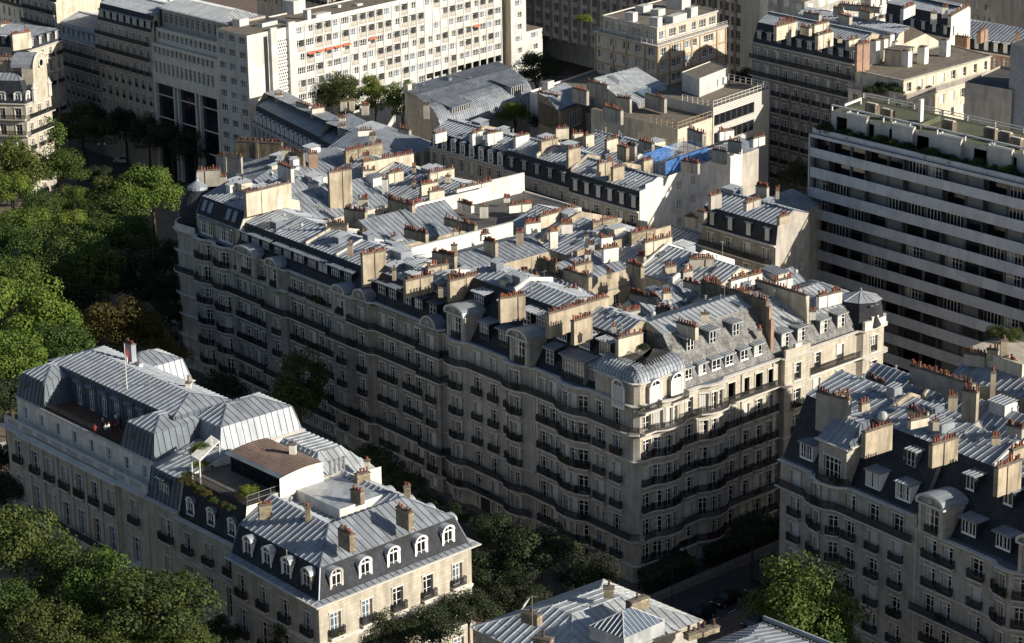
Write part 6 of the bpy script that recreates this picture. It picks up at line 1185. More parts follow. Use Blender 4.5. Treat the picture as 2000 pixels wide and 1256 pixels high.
# lit corner on the left edge
O2 = P(50, 208, 21); LC = Fr(O2, -80, 18)
b = gen('apartment_building', 'sunlit cream corner building with a carved round clock gable, left edge of the picture', LC.rect(0, 28, 0, 11), 21.5, 3.4, 6, 'bbbbcc', 3.4, 'stone_pale', 'stone_pale', 4.6, 1.8, dorm=('arch', 1.5), seed=151, sides=(0, 1))
mb = MB(); c = LC(-.3, 6.4); k = LC.nC; an = LC.Cc; n = 12; q = []
mb.box(v3(LC(-.35, 3.4), 21.5), v3(LC.c*6, 0), v3(LC.a*2.5, 0), (0, 0, 7), 'stone_pale')
for i in range(n+1): t_ = pi*i/n; q.append(v3(c-LC.c*3.0*cos(t_)+k*.2, 28.5+2.8*sin(t_)))
mb.poly(q, 'stone_pale')
for A, B_ in zip(q, q[1:]): mb.poly([A, B_, B_+v3(LC.a*5, 0), A+v3(LC.a*5, 0)], 'zinc'); mb.tube(A, B_, .22, 'trim_pale', n=5)
mb.tube(v3(c+k*.15, 29.2), v3(c+k*.45, 29.2), 1.0, 'trim_pale', n=16); mb.tube(v3(c+k*.2, 29.2), v3(c+k*.5, 29.2), .7, 'glass', n=16)
for s_ in (3.1, 9.7): mb.lathe(v3(LC(-.4, s_), 0), [(.5, 21.5), (.5, 24), (.65, 24.2), (.3, 24.8), (0, 25.6)], 'trim_pale', 8)
b.part('gable', mb)
for u, n in ((5, 8), (11, 8)): chimney(b, LC(3, u), LC(12, u), 29.5, 25, .6, 'plaster_tan', 12)

b = gen('apartment_building', 'pale cream building with rows of orange pots, above the round clock gable', Fr(P(58, 98, 27), -55, 20).rect(0, 34, 0, 14), 27, 3.2, 6, 'nb', 3.4, 'plaster_cream', 'plaster_white', 2.6, 1.6, seed=152, sides=(0, 1))
for x0, y0, x1, y1, n in ((0, 48, 18, 46, 8), (22, 68, 58, 62, 16)): chpx(b, x0, y0, x1, y1, 31, 30, n, .7, 'plaster_cream')
# tan building, brown striped block
o = Vector((31.3, 493.9)); TF = Fr(o, -31, 33.5)
b = bld('apartment_block', 'tan five storey apartment block with a sunlit set back top floor and white roof vents', 'building', TF.rect(0, 24, 0, 30)); wl = MB(); TN = (('dark', 3), ('sky', 3), ('half', 2))
facade(b, wl, [TF(24, 0), TF(0, 0), TF(0, 30)], [(0, 12.5, 0, 0, 1, 'n')]+[(12.5+3.05*i, 15.55+3.05*i, .9, 1.6, 2.0, 'n') for i in range(6)], [5, [2.4, 6.6, 8.8, 13, 15.6, 20.5, 23]], 'beige_panel', TN, seed=8, th=.3)
for z in (30.8, 27.7, 24.7, 21.6, 18.6): string(wl, [TF(24, 0), TF(0, 0), TF(0, 30)], z, .1, .35, 'ochre')
for t in (24, 17, 12, 5, .2): wl.box(v3(TF(t, -.1), 10), v3(TF.a*-.4, 0), v3(TF.nA*.1, 0), (0, 0, 20.5), 'ochre')
for s_ in (0, 5, 11, 14.4, 18, 25.6, 29.6): wl.box(v3(TF(-.1, s_), 10), v3(TF.c*.4, 0), v3(TF.nC*.1, 0), (0, 0, 20.5), 'ochre')
string(wl, [TF(24, 0), TF(0, 0), TF(0, 30)], 31.1, .6, .4, 'trim_pale'); walls(wl, TF.rect(0, 24, 0, 30), 0, 30.8, 'beige_panel', (0, 1)); wl.poly([v3(p, 31.) for p in TF.rect(0, 24, 0, 30)], 'terrace_tile')
pz = TF.rect(1.8, 22.5, 1.8, 28); facade(b, wl, pz[:3], [(31., 34.2, .6, 1.8, 2.4, 'n')], [4, 6], 'beige_panel', TN, seed=3, th=.2); walls(wl, pz, 31, 34.2, 'beige_panel', (0, 1)); wl.poly([v3(p, 34.2) for p in pz], 'gravel'); string(wl, pz+[pz[0]], 34.4, .3, .4, 'trim_pale'); b.part('wall', wl)
mb = MB(); bar_rail(mb, [TF(24, -.4), TF(-.4, -.4), TF(-.4, 30)], 31.1, 1.1, 'white_paint', 3, 2, .05); b.part('terrace_rail', mb)
for x, y, w_, l_, h_ in ((1233, 32, 2, 2, 2), (1281, 42, 2, 2, 2), (1258, 12, 4, 2, 1.4), (1285, 20, 3, 2, 1.4), (1325, 6, 4, 4, 4), (1350, 22, 3, 1.6, 2), (1320, 32, 6, 2, 1.5)): b.inst('vent_box', cached(('vbox2', w_, l_, h_), lambda m: m.box((-w_/2, -l_/2, 0), (w_, 0, 0), (0, l_, 0), (0, 0, h_), 'white_panel')), v3(P(x, y+8, 34.4), 34.2), TF.Cc)
o = P(1482, 130, 15); XF = Fr(o, -31, 33)
b = bld('apartment_block', 'big brown and cream banded apartment block filling the top centre behind the tan one', 'building', XF.rect(0, 110, 0, 14)); wl = MB()
facade(b, wl, [XF(110, 0), XF(7, 0)], [(3.2*i, 3.2*i+3.2, 1.1, 2.0, 3.4, 'n') for i in range(3, 13)], 22, 'beige_panel', (('dark', 2), ('sky', 1)), seed=8, th=.9)
wl.poly([v3(XF(7, 0), 0), v3(XF(0, 0), 0), v3(XF(0, 0), 41.6), v3(XF(7, 0), 41.6)], 'beige_panel'); walls(wl, XF.rect(0, 110, 0, 14), 0, 41.6, 'plaster_white', (0,)); wl.poly([v3(p, 41.6) for p in XF.rect(0, 110, 0, 14)], 'gravel')
for i in range(21): wl.box(v3(XF(9+4.6*i, -.1), 9), v3(XF.a*1.1, 0), v3(XF.nA*.05, 0), (0, 0, 32), 'brick')
b.part('wall', wl)

# stone house at upper right with its flat roofed neighbour
o = P(1669, 158, 30); HF = Fr(o, -26, 38); tL = (P(1469, 112, 30)-o).length; HF = Fr(o, math.degrees(math.atan2((P(1469, 112, 30)-o).x, (P(1469, 112, 30)-o).y)), 38)
b = gen('apartment_building', 'dark stone building with jumbled chimneys and small dormers, upper right beyond the white office', HF.rect(0, tL, 0, 13), 33.2, 3.4, 8, 'bbbbbbcc', 3.3, 'stone_dark', 'plaster_tan', 3.8, 1.6, dorm=('shed', 1.7), seed=161, mi=1.9)
for x0, y0, x1, y1, zt, hp, n, m_ in ((1514, 53, 1555, 42, 39.5, 26, 13, 'c'), (1522, 40, 1552, 40, 39, 14, 9, 'g'), (1595, 70, 1625, 62, 39.5, 26, 10, 'c'), (1565, 52, 1583, 56, 39, 14, 6, 'c'), (1588, 50, 1617, 43, 39, 14, 9, 'c'), (1655, 80, 1677, 74, 39, 18, 7, 'c'), (1636, 75, 1645, 75, 38.6, 8, 2, 'c'), (1571, 25, 1602, 30, 39, 14, 10, 'g'), (1628, 15, 1648, 16, 39, 14, 6, 'g'), (1640, 8, 1720, 16, 39, 10, 20, 'g'), (1640, 28, 1662, 34, 39, 14, 7, 'c'), (1680, 20, 1702, 26, 39, 22, 7, 'c')):
    chpx(b, x0, y0, x1, y1, zt, hp, n, .7, dict(c='plaster_cream', g='plaster_grey')[m_])
pz = HF.rect(0, tL, 13, 34); mb = MB(); walls(mb, pz, 0, 33, 'plaster_cream'); b.part('rear_wall', mb); rf = MB(); R_ = roof(rf, pz, [(33, [0]*4), (36.8, [4, 0, 9, 0]), (37.5, [8, 0, 11, 0])], 'slate', 'zinc', 'plaster_cream'); b.part('rear_roof', rf)
pz = [P(1671, 135, 33.5), P(1765, 155, 33.5), P(1935, 108, 33.5), P(1850, 85, 33.5)]
b = bld('apartment_block', 'cream block with a flat gravel roof carrying tall square white chimneys, upper right', 'building', pz); wl = MB(); MX = (('dark', 2), ('half', 2), ('shut', 2))
facade(b, wl, pz[:3], [(30.2, 33.3, .6, 1.8, 1.3, 'n')], [3, 8], 'plaster_cream', MX, seed=2); walls(wl, pz, 0, 33.3, 'plaster_cream', (0, 1)); wl.poly([v3(p, 33.3) for p in pz], 'gravel'); string(wl, pz+[pz[0]], 33.4, .35, .3, 'trim'); b.part('wall', wl)
p2 = [p for p in inset(pz, [-2.4, -2.4, 0, 0])]; wl = MB(); facade(b, wl, p2[:3], [(30.1-3.1*(i+1), 30.1-3.1*i, .6, 1.8, 1.3, 'n') for i in range(6)], [4, 9], 'plaster_cream', MX, seed=4); wl.poly([v3(p, 30.1) for p in p2], 'terrace_tile'); walls(wl, p2, 0, 11.5, 'plaster_cream'); string(wl, p2[:3], 30.3, .3, .4, 'trim_pale'); b.part('lower_wall', wl)
mb = MB(); bar_rail(mb, p2[:3], 30.2, 1.2, 'plaster_grey', 8, 1.5, .08); b.part('terrace_rail', mb)
for x, y, h_ in ((1707, 122, 44), (1723, 112, 38), (1735, 110, 45), (1770, 128, 30), (1802, 122, 32), (1845, 108, 32), (1745, 110, 30)): b.inst('chimney', cached(('bigch', h_), lambda m: (m.box((-.8, -.8, 0), (1.6, 0, 0), (0, 1.6, 0), (0, 0, h_*.1), 'plaster_white'), m.box((-.6, -.6, h_*.1), (1.2, 0, 0), (0, 1.2, 0), (0, 0, .3), 'cap'))), v3(P(x, y, 33.5), 33.3), HF.Cc)
mb = MB(); mb.cbox(v3(P(1755, 118, 34), 33.3), 5, 3.5, 3, 'plaster_cream', HF.Cc); mb.cbox(v3(P(1755, 118, 34), 36.3), 5.4, 3.9, .2, 'cap', HF.Cc); b.part('stair_head', mb)
chpx(b, 1672, 88, 1697, 84, 38.5, 50, 10, .7, 'brick')
# behind: dark mansards, white gable, red chimneys, grey block
b = gen('apartment_building', 'dark mansarded building with a tall white chimney wall on its right, top right corner', [P(1728, 48, 33), P(1855, 75, 33), P(1895, 55, 33), P(1780, 30, 33)], 33, 3.2, 6, 'nnnb', 3.6, 'plaster_cream', 'plaster_white', 4.5, 1.4, seed=171, mi=.8, dorm=('shed', 1.5))
for x0, y0, x1, y1, n in ((1855, 32, 1890, 12, 16), (1762, 18, 1785, 8, 10), (1840, 14, 1852, 14, 4), (1818, 26, 1830, 26, 3)): chpx(b, x0, y0, x1, y1, 40.5, 20, n, .7, 'plaster_white')
b = gen('town_house', 'low zinc roofed house with orange brick chimneys, between the white gable and the tiled tower', [P(1860, 92, 28), P(1990, 112, 28), P(2040, 95, 28), P(1905, 72, 28)], 28, 3.2, 4, 'nn', 2.6, 'brick', 'brick', 2.6, 2.4, seed=172)
for x0, y0, x1, y1, n in ((1912, 62, 1926, 56, 4), (1868, 70, 1892, 74, 6), (1984, 66, 1992, 66, 2)): chpx(b, x0, y0, x1, y1, 34, 22, n, .9, 'brick')
pz = [P(1640, 45, 26), P(1990, 45, 26), P(2100, 25, 26), P(1700, 10, 26)]
b = bld('apartment_block', 'grey rendered block with balconies beyond the red chimneys, top right corner', 'building', [P(1890, 62, 24), P(2060, 100, 24), P(2140, 80, 24), P(1960, 42, 24)]); pz = REG[-1][1]; wl = MB(); facade(b, wl, pz[:2], [(14+3*i, 17+3*i, .8, 1.5, 1.8, 'n') for i in range(9)], [[3, 7]], 'plaster_grey', seed=2); walls(wl, pz, 0, 41, 'plaster_grey', (0,)); wl.poly([v3(p, 41) for p in pz], 'gravel'); b.part('wall', wl)
pz = [P(1885, 160, 36), P(1977, 176, 36), P(2060, 150, 36), P(1955, 128, 36)]
b = bld('warehouse', 'blank grey windowless box with a dark flat roof, behind the concrete slab', 'building', pz); wl = MB(); walls(wl, pz, 0, 36, 'plaster_grey'); wl.poly([v3(p, 35.6) for p in pz], 'tar'); b.part('wall', wl)
pz = [P(1974, 85, 44), P(2030, 98, 44), P(2100, 80, 44), P(2030, 66, 44)]
b = bld('tower', 'blue grey tiled tower cut off by the right edge of the picture', 'building', pz); wl = MB(); walls(wl, pz, 0, 44, 'tile_blue'); wl.poly([v3(p, 44) for p in pz], 'tar'); b.part('wall', wl)
pz = [P(1500, 62, 28), P(1570, 85, 28), P(1680, 45, 28), P(1600, 20, 28)]
b = bld('apartment_block', 'cream modern block with planted terraces, top edge above the dark stone house', 'building', pz); wl = MB(); facade(b, wl, pz[:3], [(16+3*i, 19+3*i, .8, 1.5, 2.2, 'n') for i in range(7)], [3, 5], 'plaster_white', TN, seed=2); walls(wl, pz, 0, 37, 'plaster_white', ()); wl.poly([v3(p, 37) for p in pz], 'gravel'); b.part('wall', wl)
# filler blocks behind the top edge so that no bare ground shows
r = random.Random(44)
NM = ['with a buff front', 'with a grey front', 'with a white front']
for i, (x, y, w_, m_, what) in enumerate(((-118, 598, 30, 'plaster_white', 'white rendered block behind the planted balconies, top left corner'), (-160, 640, 50, 'stone', 'stone block at the very top left corner'), (-150, 610, 40, 'plaster_cream', 'cream block seen past the avenue, top left corner'), (-95, 640, 40, 'plaster_white', 'white block above the zinc attic at top left'), (-50, 660, 40, 'stone', 'stone block peeking over the dark glass office'), (-5, 640, 40, 'beige_panel', 'beige block behind the middle of the white slab'), (45, 640, 40, 'plaster_grey', 'grey block behind the banded brown one'), (95, 620, 40, 'plaster_white', 'white block behind the chimneys at top right'), (150, 640, 50, 'plaster_cream', 'cream block beyond the tiled tower'))):
    fr = Fr(Vector((x, y)), -35, 40); gen('apartment_building', what, fr.rect(0, w_, 0, 16), 24+4*(i % 3), 3.2, 5, 'nb', 3.4, m_, 'plaster_white', 3.2, 1.6, seed=200+i, sides=(0, 1))
# ================================================================ GROUND, STREETS, TREES, CARS, PEOPLE
def sheet(name, pts, z, m):
    mb = MB(); mb.poly([v3(p, z) for p in pts], m); single(name, mb, kind='structure')
mb = MB(); g = 3000; mb.poly([(-g, -500, 0), (g, -500, 0), (g, g*1.5, 0), (-g, g*1.5, 0)], 'path'); single('ground', mb, kind='structure')
def slab(name, pts, z, h, m, km='kerb'):
    mb = MB(); mb.poly([v3(p, z+h) for p in pts], m)
    for i in range(len(pts)): a, e = pts[i], pts[(i+1) % len(pts)]; mb.poly([v3(a, z), v3(e, z), v3(e, z+h), v3(a, z+h)], km)
    single(name, mb, kind='structure')
mk = [S(126, -5), S(-5, -5), S(-5, 60), S(126, 60)]
sheet('road', [S(175, -19), S(-45, -19), S(-45, -5.2), S(175, -5.2)], .004, 'asphalt')
sheet('road', [S(-5.4, -5.2), S(-14.5, -5.2), S(-14.5, 90), S(-5.4, 90)], .008, 'asphalt')
sheet('road', [P(150, 300, 0), P(150, 420, 0), P(345, 380, 0), P(420, 300, 0), P(300, 240, 0), P(180, 200, 0)], .004, 'asphalt')
slab('pavement', mk, 0, .14, 'pavement')
slab('pavement', [LF(45, -4), LF(-42.5, -4), LF(-42.5, 25), LF(45, 25)], 0, .14, 'pavement')
slab('pavement', [RF(3, -3.5), RF(-60, -3.5), RF(-60, 30), RF(3, 60)], 0, .14, 'pavement')
mb = MB()
for i in range(26): a = S(-14.2+.02, -3+i*3.2); mb.poly([v3(a, .014), v3(a+AD*.12, .014), v3(a+AD*.12+CDD*1.6, .014), v3(a+CDD*1.6, .014)], 'white_paint')
for i in range(6): a = S(-3.6-i*1.1, -9); mb.poly([v3(a, .014), v3(a-AD*.55, .014), v3(a-AD*.55+CDD*3.2, .014), v3(a+CDD*3.2, .014)], 'white_paint')
single('road_marking', mb, kind='structure')

def leaves(seed, n=6500, blobs=26, leaf=.052, squash=.85, low=-.45):
    r = random.Random(seed); mb = MB(); B = []
    for i in range(blobs):
        z = r.uniform(low, 1); t = r.uniform(0, 2*pi); q = math.sqrt(max(0, 1-z*z)); k = r.uniform(.42, .88)
        B.append((Vector((q*cos(t)*k, q*sin(t)*k, z*k*squash)), r.uniform(.2, .36)))
    B.append((Vector((0, 0, .1)), .55)); V = []; Fc = []
    for i in range(n):
        c, R = B[int(r.random()**1.0*len(B))]; z = r.uniform(-.7, 1); t = r.uniform(0, 2*pi); q = math.sqrt(1-z*z); d = Vector((q*cos(t), q*sin(t), z)); rr = R*r.uniform(.72, 1.12)**1
        p = c+Vector((d.x*rr, d.y*rr, d.z*rr*.8)); nn = (d+Vector((r.uniform(-.8, .8), r.uniform(-.8, .8), r.uniform(-.5, .9)))).normalized()
        a = nn.orthogonal().normalized(); b_ = nn.cross(a); an = r.uniform(0, pi); a, b_ = a*cos(an)+b_*sin(an), b_*cos(an)-a*sin(an); s = leaf*r.uniform(.6, 1.25)
        k = len(V); V += [p-a*s*.5, p+b_*s*.42, p+a*s*.5, p-b_*s*.42]; Fc.append((k, k+1, k+2, k+3))
    return V, Fc
CROWN = {}
def crown_mesh(var, m, tall=False):
    key = (var, m, tall)
    if key not in CROWN:
        if (var, tall) not in CROWN: CROWN[(var, tall)] = leaves(100+var*7+(50 if tall else 0), 9500, 34 if not tall else 26, .058, .85 if not tall else 1.25)
        V, Fc = CROWN[(var, tall)]; me = bpy.data.meshes.new('crown'); me.from_pydata([tuple(v) for v in V], [], Fc); me.materials.append(M[m]); me.update(); CROWN[key] = me
    return CROWN[key]
def trunk_mesh(var):
    def f(mb):
        r = random.Random(var); mb.tube((0, 0, -1.9), (0, 0, -.35), .06, 'bark', .042, 7)
        for i in range(6):
            t = i*pi/3+r.random(); q = Vector((cos(t)*.38, sin(t)*.38, r.uniform(.0, .4))); s = Vector((0, 0, -.55+.08*i)); m_ = s+(q-s)*.5+Vector((0, 0, .05)); mb.tube(s, m_, .03, 'bark', .02, 5); mb.tube(m_, q, .02, 'bark', .008, 5)
    return cached(('trunk', var), f)
TN_ = {}
def tree(px, py, rp, m, zc, label, group, tall=False, name='tree'):
    p = P(px, py, zc); Z = v3(p, zc-H).dot(FW); R = rp*Z/F*1.24; r = random.Random(int(px*7+py)); rz = r.uniform(0, 6.28); v = r.randrange(4)
    root = obj(name, None, None, (p.x, p.y, 0), label=label, category='tree', group=group)
    c = obj('crown', crown_mesh(v, m, tall), root, (0, 0, zc), rz); c.scale = (R*r.uniform(1.0, 1.12), R*r.uniform(1.0, 1.12), R*r.uniform(.92, 1.08)*(1.2 if tall else 1))
    t = obj('trunk', trunk_mesh(v), root, (0, 0, zc), rz); t.scale = (R, R, max(.1, zc/1.9))
    return root
GP = 'trees of the leafy square at left'; GA = 'street trees in the deep shade below the long stone front'; GB = 'trees along the mansion row at bottom left'; GC = 'courtyard trees among the roofs'; GV = 'trees in the shaded avenue at upper left'
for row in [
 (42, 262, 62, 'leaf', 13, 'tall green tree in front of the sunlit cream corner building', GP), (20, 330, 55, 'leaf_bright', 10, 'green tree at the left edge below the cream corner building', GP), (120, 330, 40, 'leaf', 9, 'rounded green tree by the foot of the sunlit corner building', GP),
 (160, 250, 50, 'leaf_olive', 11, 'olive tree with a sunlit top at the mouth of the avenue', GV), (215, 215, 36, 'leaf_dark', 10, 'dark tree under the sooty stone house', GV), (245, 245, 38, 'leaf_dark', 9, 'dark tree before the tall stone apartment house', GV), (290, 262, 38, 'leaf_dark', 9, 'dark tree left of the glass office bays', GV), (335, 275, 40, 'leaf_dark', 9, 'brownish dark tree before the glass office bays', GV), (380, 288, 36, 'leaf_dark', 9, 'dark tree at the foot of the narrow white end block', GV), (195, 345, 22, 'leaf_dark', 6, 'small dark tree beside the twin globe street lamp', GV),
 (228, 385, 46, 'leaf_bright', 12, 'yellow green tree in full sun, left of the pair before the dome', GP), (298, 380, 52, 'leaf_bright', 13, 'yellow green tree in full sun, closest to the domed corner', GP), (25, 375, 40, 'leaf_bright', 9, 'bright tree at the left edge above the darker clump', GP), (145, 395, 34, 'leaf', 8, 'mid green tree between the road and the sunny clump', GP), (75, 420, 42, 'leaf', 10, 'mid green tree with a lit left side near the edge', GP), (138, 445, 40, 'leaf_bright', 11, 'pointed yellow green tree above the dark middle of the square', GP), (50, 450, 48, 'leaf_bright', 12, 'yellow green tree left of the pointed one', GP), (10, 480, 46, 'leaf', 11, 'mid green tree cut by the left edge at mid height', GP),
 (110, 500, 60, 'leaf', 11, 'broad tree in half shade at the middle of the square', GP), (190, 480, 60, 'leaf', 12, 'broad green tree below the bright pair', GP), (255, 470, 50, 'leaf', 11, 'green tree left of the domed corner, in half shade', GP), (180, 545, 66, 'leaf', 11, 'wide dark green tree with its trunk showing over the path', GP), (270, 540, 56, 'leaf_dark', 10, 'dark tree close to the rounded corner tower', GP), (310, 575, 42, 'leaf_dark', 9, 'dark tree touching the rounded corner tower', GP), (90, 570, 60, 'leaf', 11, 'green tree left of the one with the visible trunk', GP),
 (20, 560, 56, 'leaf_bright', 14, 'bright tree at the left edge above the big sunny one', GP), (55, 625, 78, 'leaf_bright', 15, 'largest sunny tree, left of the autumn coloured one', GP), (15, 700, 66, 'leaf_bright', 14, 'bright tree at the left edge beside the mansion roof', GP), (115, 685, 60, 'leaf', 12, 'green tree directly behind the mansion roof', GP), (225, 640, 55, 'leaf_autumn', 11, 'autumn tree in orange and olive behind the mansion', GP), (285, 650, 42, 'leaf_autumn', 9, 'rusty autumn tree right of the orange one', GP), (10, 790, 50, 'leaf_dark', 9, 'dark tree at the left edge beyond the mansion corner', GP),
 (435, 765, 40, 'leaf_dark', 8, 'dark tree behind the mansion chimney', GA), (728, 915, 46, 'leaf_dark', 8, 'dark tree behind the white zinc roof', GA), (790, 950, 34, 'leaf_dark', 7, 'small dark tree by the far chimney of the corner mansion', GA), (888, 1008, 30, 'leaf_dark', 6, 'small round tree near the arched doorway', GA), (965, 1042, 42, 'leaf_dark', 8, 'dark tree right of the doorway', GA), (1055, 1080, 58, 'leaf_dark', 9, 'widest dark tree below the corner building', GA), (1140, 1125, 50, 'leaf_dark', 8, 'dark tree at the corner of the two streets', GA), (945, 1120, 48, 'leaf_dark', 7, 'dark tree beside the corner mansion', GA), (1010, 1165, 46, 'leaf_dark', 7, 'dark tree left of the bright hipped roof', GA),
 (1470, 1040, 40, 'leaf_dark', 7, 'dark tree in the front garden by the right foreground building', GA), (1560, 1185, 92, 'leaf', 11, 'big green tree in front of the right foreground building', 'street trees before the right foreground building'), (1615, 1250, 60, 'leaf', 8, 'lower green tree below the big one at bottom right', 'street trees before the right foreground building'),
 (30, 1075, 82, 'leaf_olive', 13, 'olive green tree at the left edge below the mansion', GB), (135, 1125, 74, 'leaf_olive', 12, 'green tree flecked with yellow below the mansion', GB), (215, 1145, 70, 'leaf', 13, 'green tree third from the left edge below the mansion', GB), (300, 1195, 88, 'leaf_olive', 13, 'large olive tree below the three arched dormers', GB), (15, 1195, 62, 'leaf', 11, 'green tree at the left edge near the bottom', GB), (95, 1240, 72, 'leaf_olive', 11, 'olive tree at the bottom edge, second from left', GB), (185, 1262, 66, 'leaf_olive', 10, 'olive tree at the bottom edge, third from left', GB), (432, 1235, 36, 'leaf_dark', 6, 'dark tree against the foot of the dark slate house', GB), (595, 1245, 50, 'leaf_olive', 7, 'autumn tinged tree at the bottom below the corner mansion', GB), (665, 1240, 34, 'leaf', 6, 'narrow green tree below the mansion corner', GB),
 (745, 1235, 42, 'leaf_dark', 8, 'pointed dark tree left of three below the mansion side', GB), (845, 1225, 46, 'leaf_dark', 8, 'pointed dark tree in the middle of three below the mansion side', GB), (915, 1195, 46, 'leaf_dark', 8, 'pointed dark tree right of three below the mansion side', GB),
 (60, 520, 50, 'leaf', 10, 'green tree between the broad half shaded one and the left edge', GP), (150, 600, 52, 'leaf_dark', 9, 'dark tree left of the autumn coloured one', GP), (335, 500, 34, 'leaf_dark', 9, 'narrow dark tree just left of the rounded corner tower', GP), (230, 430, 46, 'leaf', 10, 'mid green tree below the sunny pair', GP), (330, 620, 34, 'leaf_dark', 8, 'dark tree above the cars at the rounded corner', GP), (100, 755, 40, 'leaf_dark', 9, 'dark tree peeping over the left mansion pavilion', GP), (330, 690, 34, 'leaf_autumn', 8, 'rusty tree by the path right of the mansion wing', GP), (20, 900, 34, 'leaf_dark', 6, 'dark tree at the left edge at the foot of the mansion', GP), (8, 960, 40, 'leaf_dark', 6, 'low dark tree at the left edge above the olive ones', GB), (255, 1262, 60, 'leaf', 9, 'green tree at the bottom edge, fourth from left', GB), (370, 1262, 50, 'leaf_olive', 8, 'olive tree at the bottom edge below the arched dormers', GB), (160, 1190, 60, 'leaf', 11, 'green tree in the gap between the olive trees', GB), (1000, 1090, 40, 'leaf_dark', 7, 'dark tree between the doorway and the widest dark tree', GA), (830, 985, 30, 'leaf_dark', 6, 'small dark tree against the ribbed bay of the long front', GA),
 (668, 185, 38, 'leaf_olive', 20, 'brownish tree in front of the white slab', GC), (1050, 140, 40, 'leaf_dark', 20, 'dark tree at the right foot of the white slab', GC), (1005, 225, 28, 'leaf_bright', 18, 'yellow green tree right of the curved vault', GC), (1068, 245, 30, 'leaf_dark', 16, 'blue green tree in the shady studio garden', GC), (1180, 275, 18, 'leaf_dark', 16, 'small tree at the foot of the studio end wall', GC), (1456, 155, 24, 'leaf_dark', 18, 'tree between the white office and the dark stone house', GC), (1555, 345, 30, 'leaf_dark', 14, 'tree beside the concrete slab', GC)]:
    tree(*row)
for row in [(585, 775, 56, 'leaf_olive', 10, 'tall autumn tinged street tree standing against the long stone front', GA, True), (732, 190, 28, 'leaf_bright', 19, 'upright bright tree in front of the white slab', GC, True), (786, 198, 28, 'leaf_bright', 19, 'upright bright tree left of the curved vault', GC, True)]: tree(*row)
# shrubs on terraces
def shrub(p, z, r_, m, label, group, k=0):
    o = obj('shrub', crown_mesh(k % 4, m), None, (p.x, p.y, z+r_*.5), k*1.3, label=label, category='shrub', group=group); o.scale = (r_, r_, r_*.9)
g = 'plants on the penthouse terrace of the concrete slab'; r = random.Random(9)
for i in range(34): shrub(MF(-.8-i*1.55, 1.6+r.random()*1.6), 36.1, r.uniform(.7, 1.5), ('leaf', 'leaf_dark', 'leaf_olive')[i % 3], 'leafy terrace shrub behind the white parapet of the concrete slab', g, i)
g = 'plants edging the roof terrace above the black slate'
for x, y, r_, m in ((358, 935, .7, 'leaf_autumn'), (372, 945, .8, 'leaf_autumn'), (388, 955, .8, 'leaf_olive'), (402, 962, .7, 'leaf_autumn'), (418, 975, .6, 'leaf_olive'), (437, 985, .6, 'leaf_autumn'), (450, 990, .6, 'leaf_olive')): shrub(P(x, y, 19.6), 19.15, r_, m, 'rusty and olive trailing plant along the front edge of the roof terrace', g, x)
for x, y, r_, m, l in ((480, 962, 1.3, 'leaf_bright', 'bright green bush at the corner railing of the roof terrace'), (497, 955, .9, 'leaf_bright', 'smaller green bush beside the one at the corner railing'), (540, 950, 1.0, 'leaf', 'green bush at the right end of the roof terrace'), (367, 925, .8, 'leaf_olive', 'yellowing bush left of the white arbour')): shrub(P(x, y, 19.8), 19.1, r_, m, l, None, x)
for x, y, r_, z, l in ((392, 880, 1.4, 21.6, 'climbing greenery on top of the white arbour'), (402, 908, .9, 19.6, 'climbing greenery hanging at the front of the white arbour'), (385, 905, .7, 20.2, 'climber on the left post of the white arbour')): shrub(P(x, y, z), z-.6, r_, 'leaf_bright', l, None, x)
for i, (x, y, r_) in enumerate(((1700, 178, 1.6), (1720, 172, 1.7), (1735, 178, 1.9), (1752, 180, 1.7), (1815, 168, .8), (1790, 172, 1.))): shrub(P(x, y, 31), 30.2, r_, 'leaf_dark' if i < 4 else 'leaf_autumn', 'dense shrub in the planter of the cream flat roofed block', 'planters of the cream block', i)
for i, (x, y, r_, z) in enumerate(((1948, 655, 1.6, 30), (1970, 660, 1.4, 30), (1985, 655, 1.3, 30), (1905, 685, .7, 28.5))): shrub(P(x, y, z), z-.6, r_, 'leaf_olive', 'loose green plant on the roof terrace at the right edge', 'roof terrace plants at the right edge', i)
for i, (x, y, r_, z) in enumerate(((1628, 935, .6, 20.4), (1640, 940, .55, 20.4), (1654, 938, .5, 20.4), (1142, 45, 2.2, 24.), (1256, 680, .9, 28.8))): shrub(P(x, y, z), z-.4, r_, ('leaf', 'leaf_olive', 'leaf', 'leaf_bright', 'leaf_dark')[i], ('pot plants on the round balcony of the stone bay', 'pot plants on the round balcony of the stone bay', 'pot plants on the round balcony of the stone bay', 'tree sized plant on the stepped end of the white slab', 'bare looking shrub at the left end of the railed corner terrace')[i], 'pot plants on the round balcony' if i < 3 else None, i)
for i, (t, z) in enumerate(((75.5, 20.5), (73.9, 20.5))): shrub(S(t, -.6), z, .75, 'leaf_autumn', 'red flowers hanging over a balcony of the sooty stone building', 'red balcony flowers', i); bpy.context.scene.collection.objects[-1]
mb = MB(); q = [P(376, 935, 19.2), P(392, 945, 19.2), P(430, 905, 19.2), P(415, 895, 19.2)]
for p in q: mb.tube(v3(p, 19.1), v3(p, 22.), .09, 'white_paint')
for i in range(4): mb.tube(v3(q[i], 22), v3(q[(i+1) % 4], 22), .08, 'white_paint')
for i in range(9): a = q[0]+(q[1]-q[0])*i/8; e = q[3]+(q[2]-q[3])*i/8; mb.tube(v3(a, 22.1), v3(e, 22.1), .04, 'white_paint', n=4)
single('arbour', mb, 'white slatted arbour overgrown with climbers on the roof terrace', 'arbour', loc=v3(q[0], 19.1))
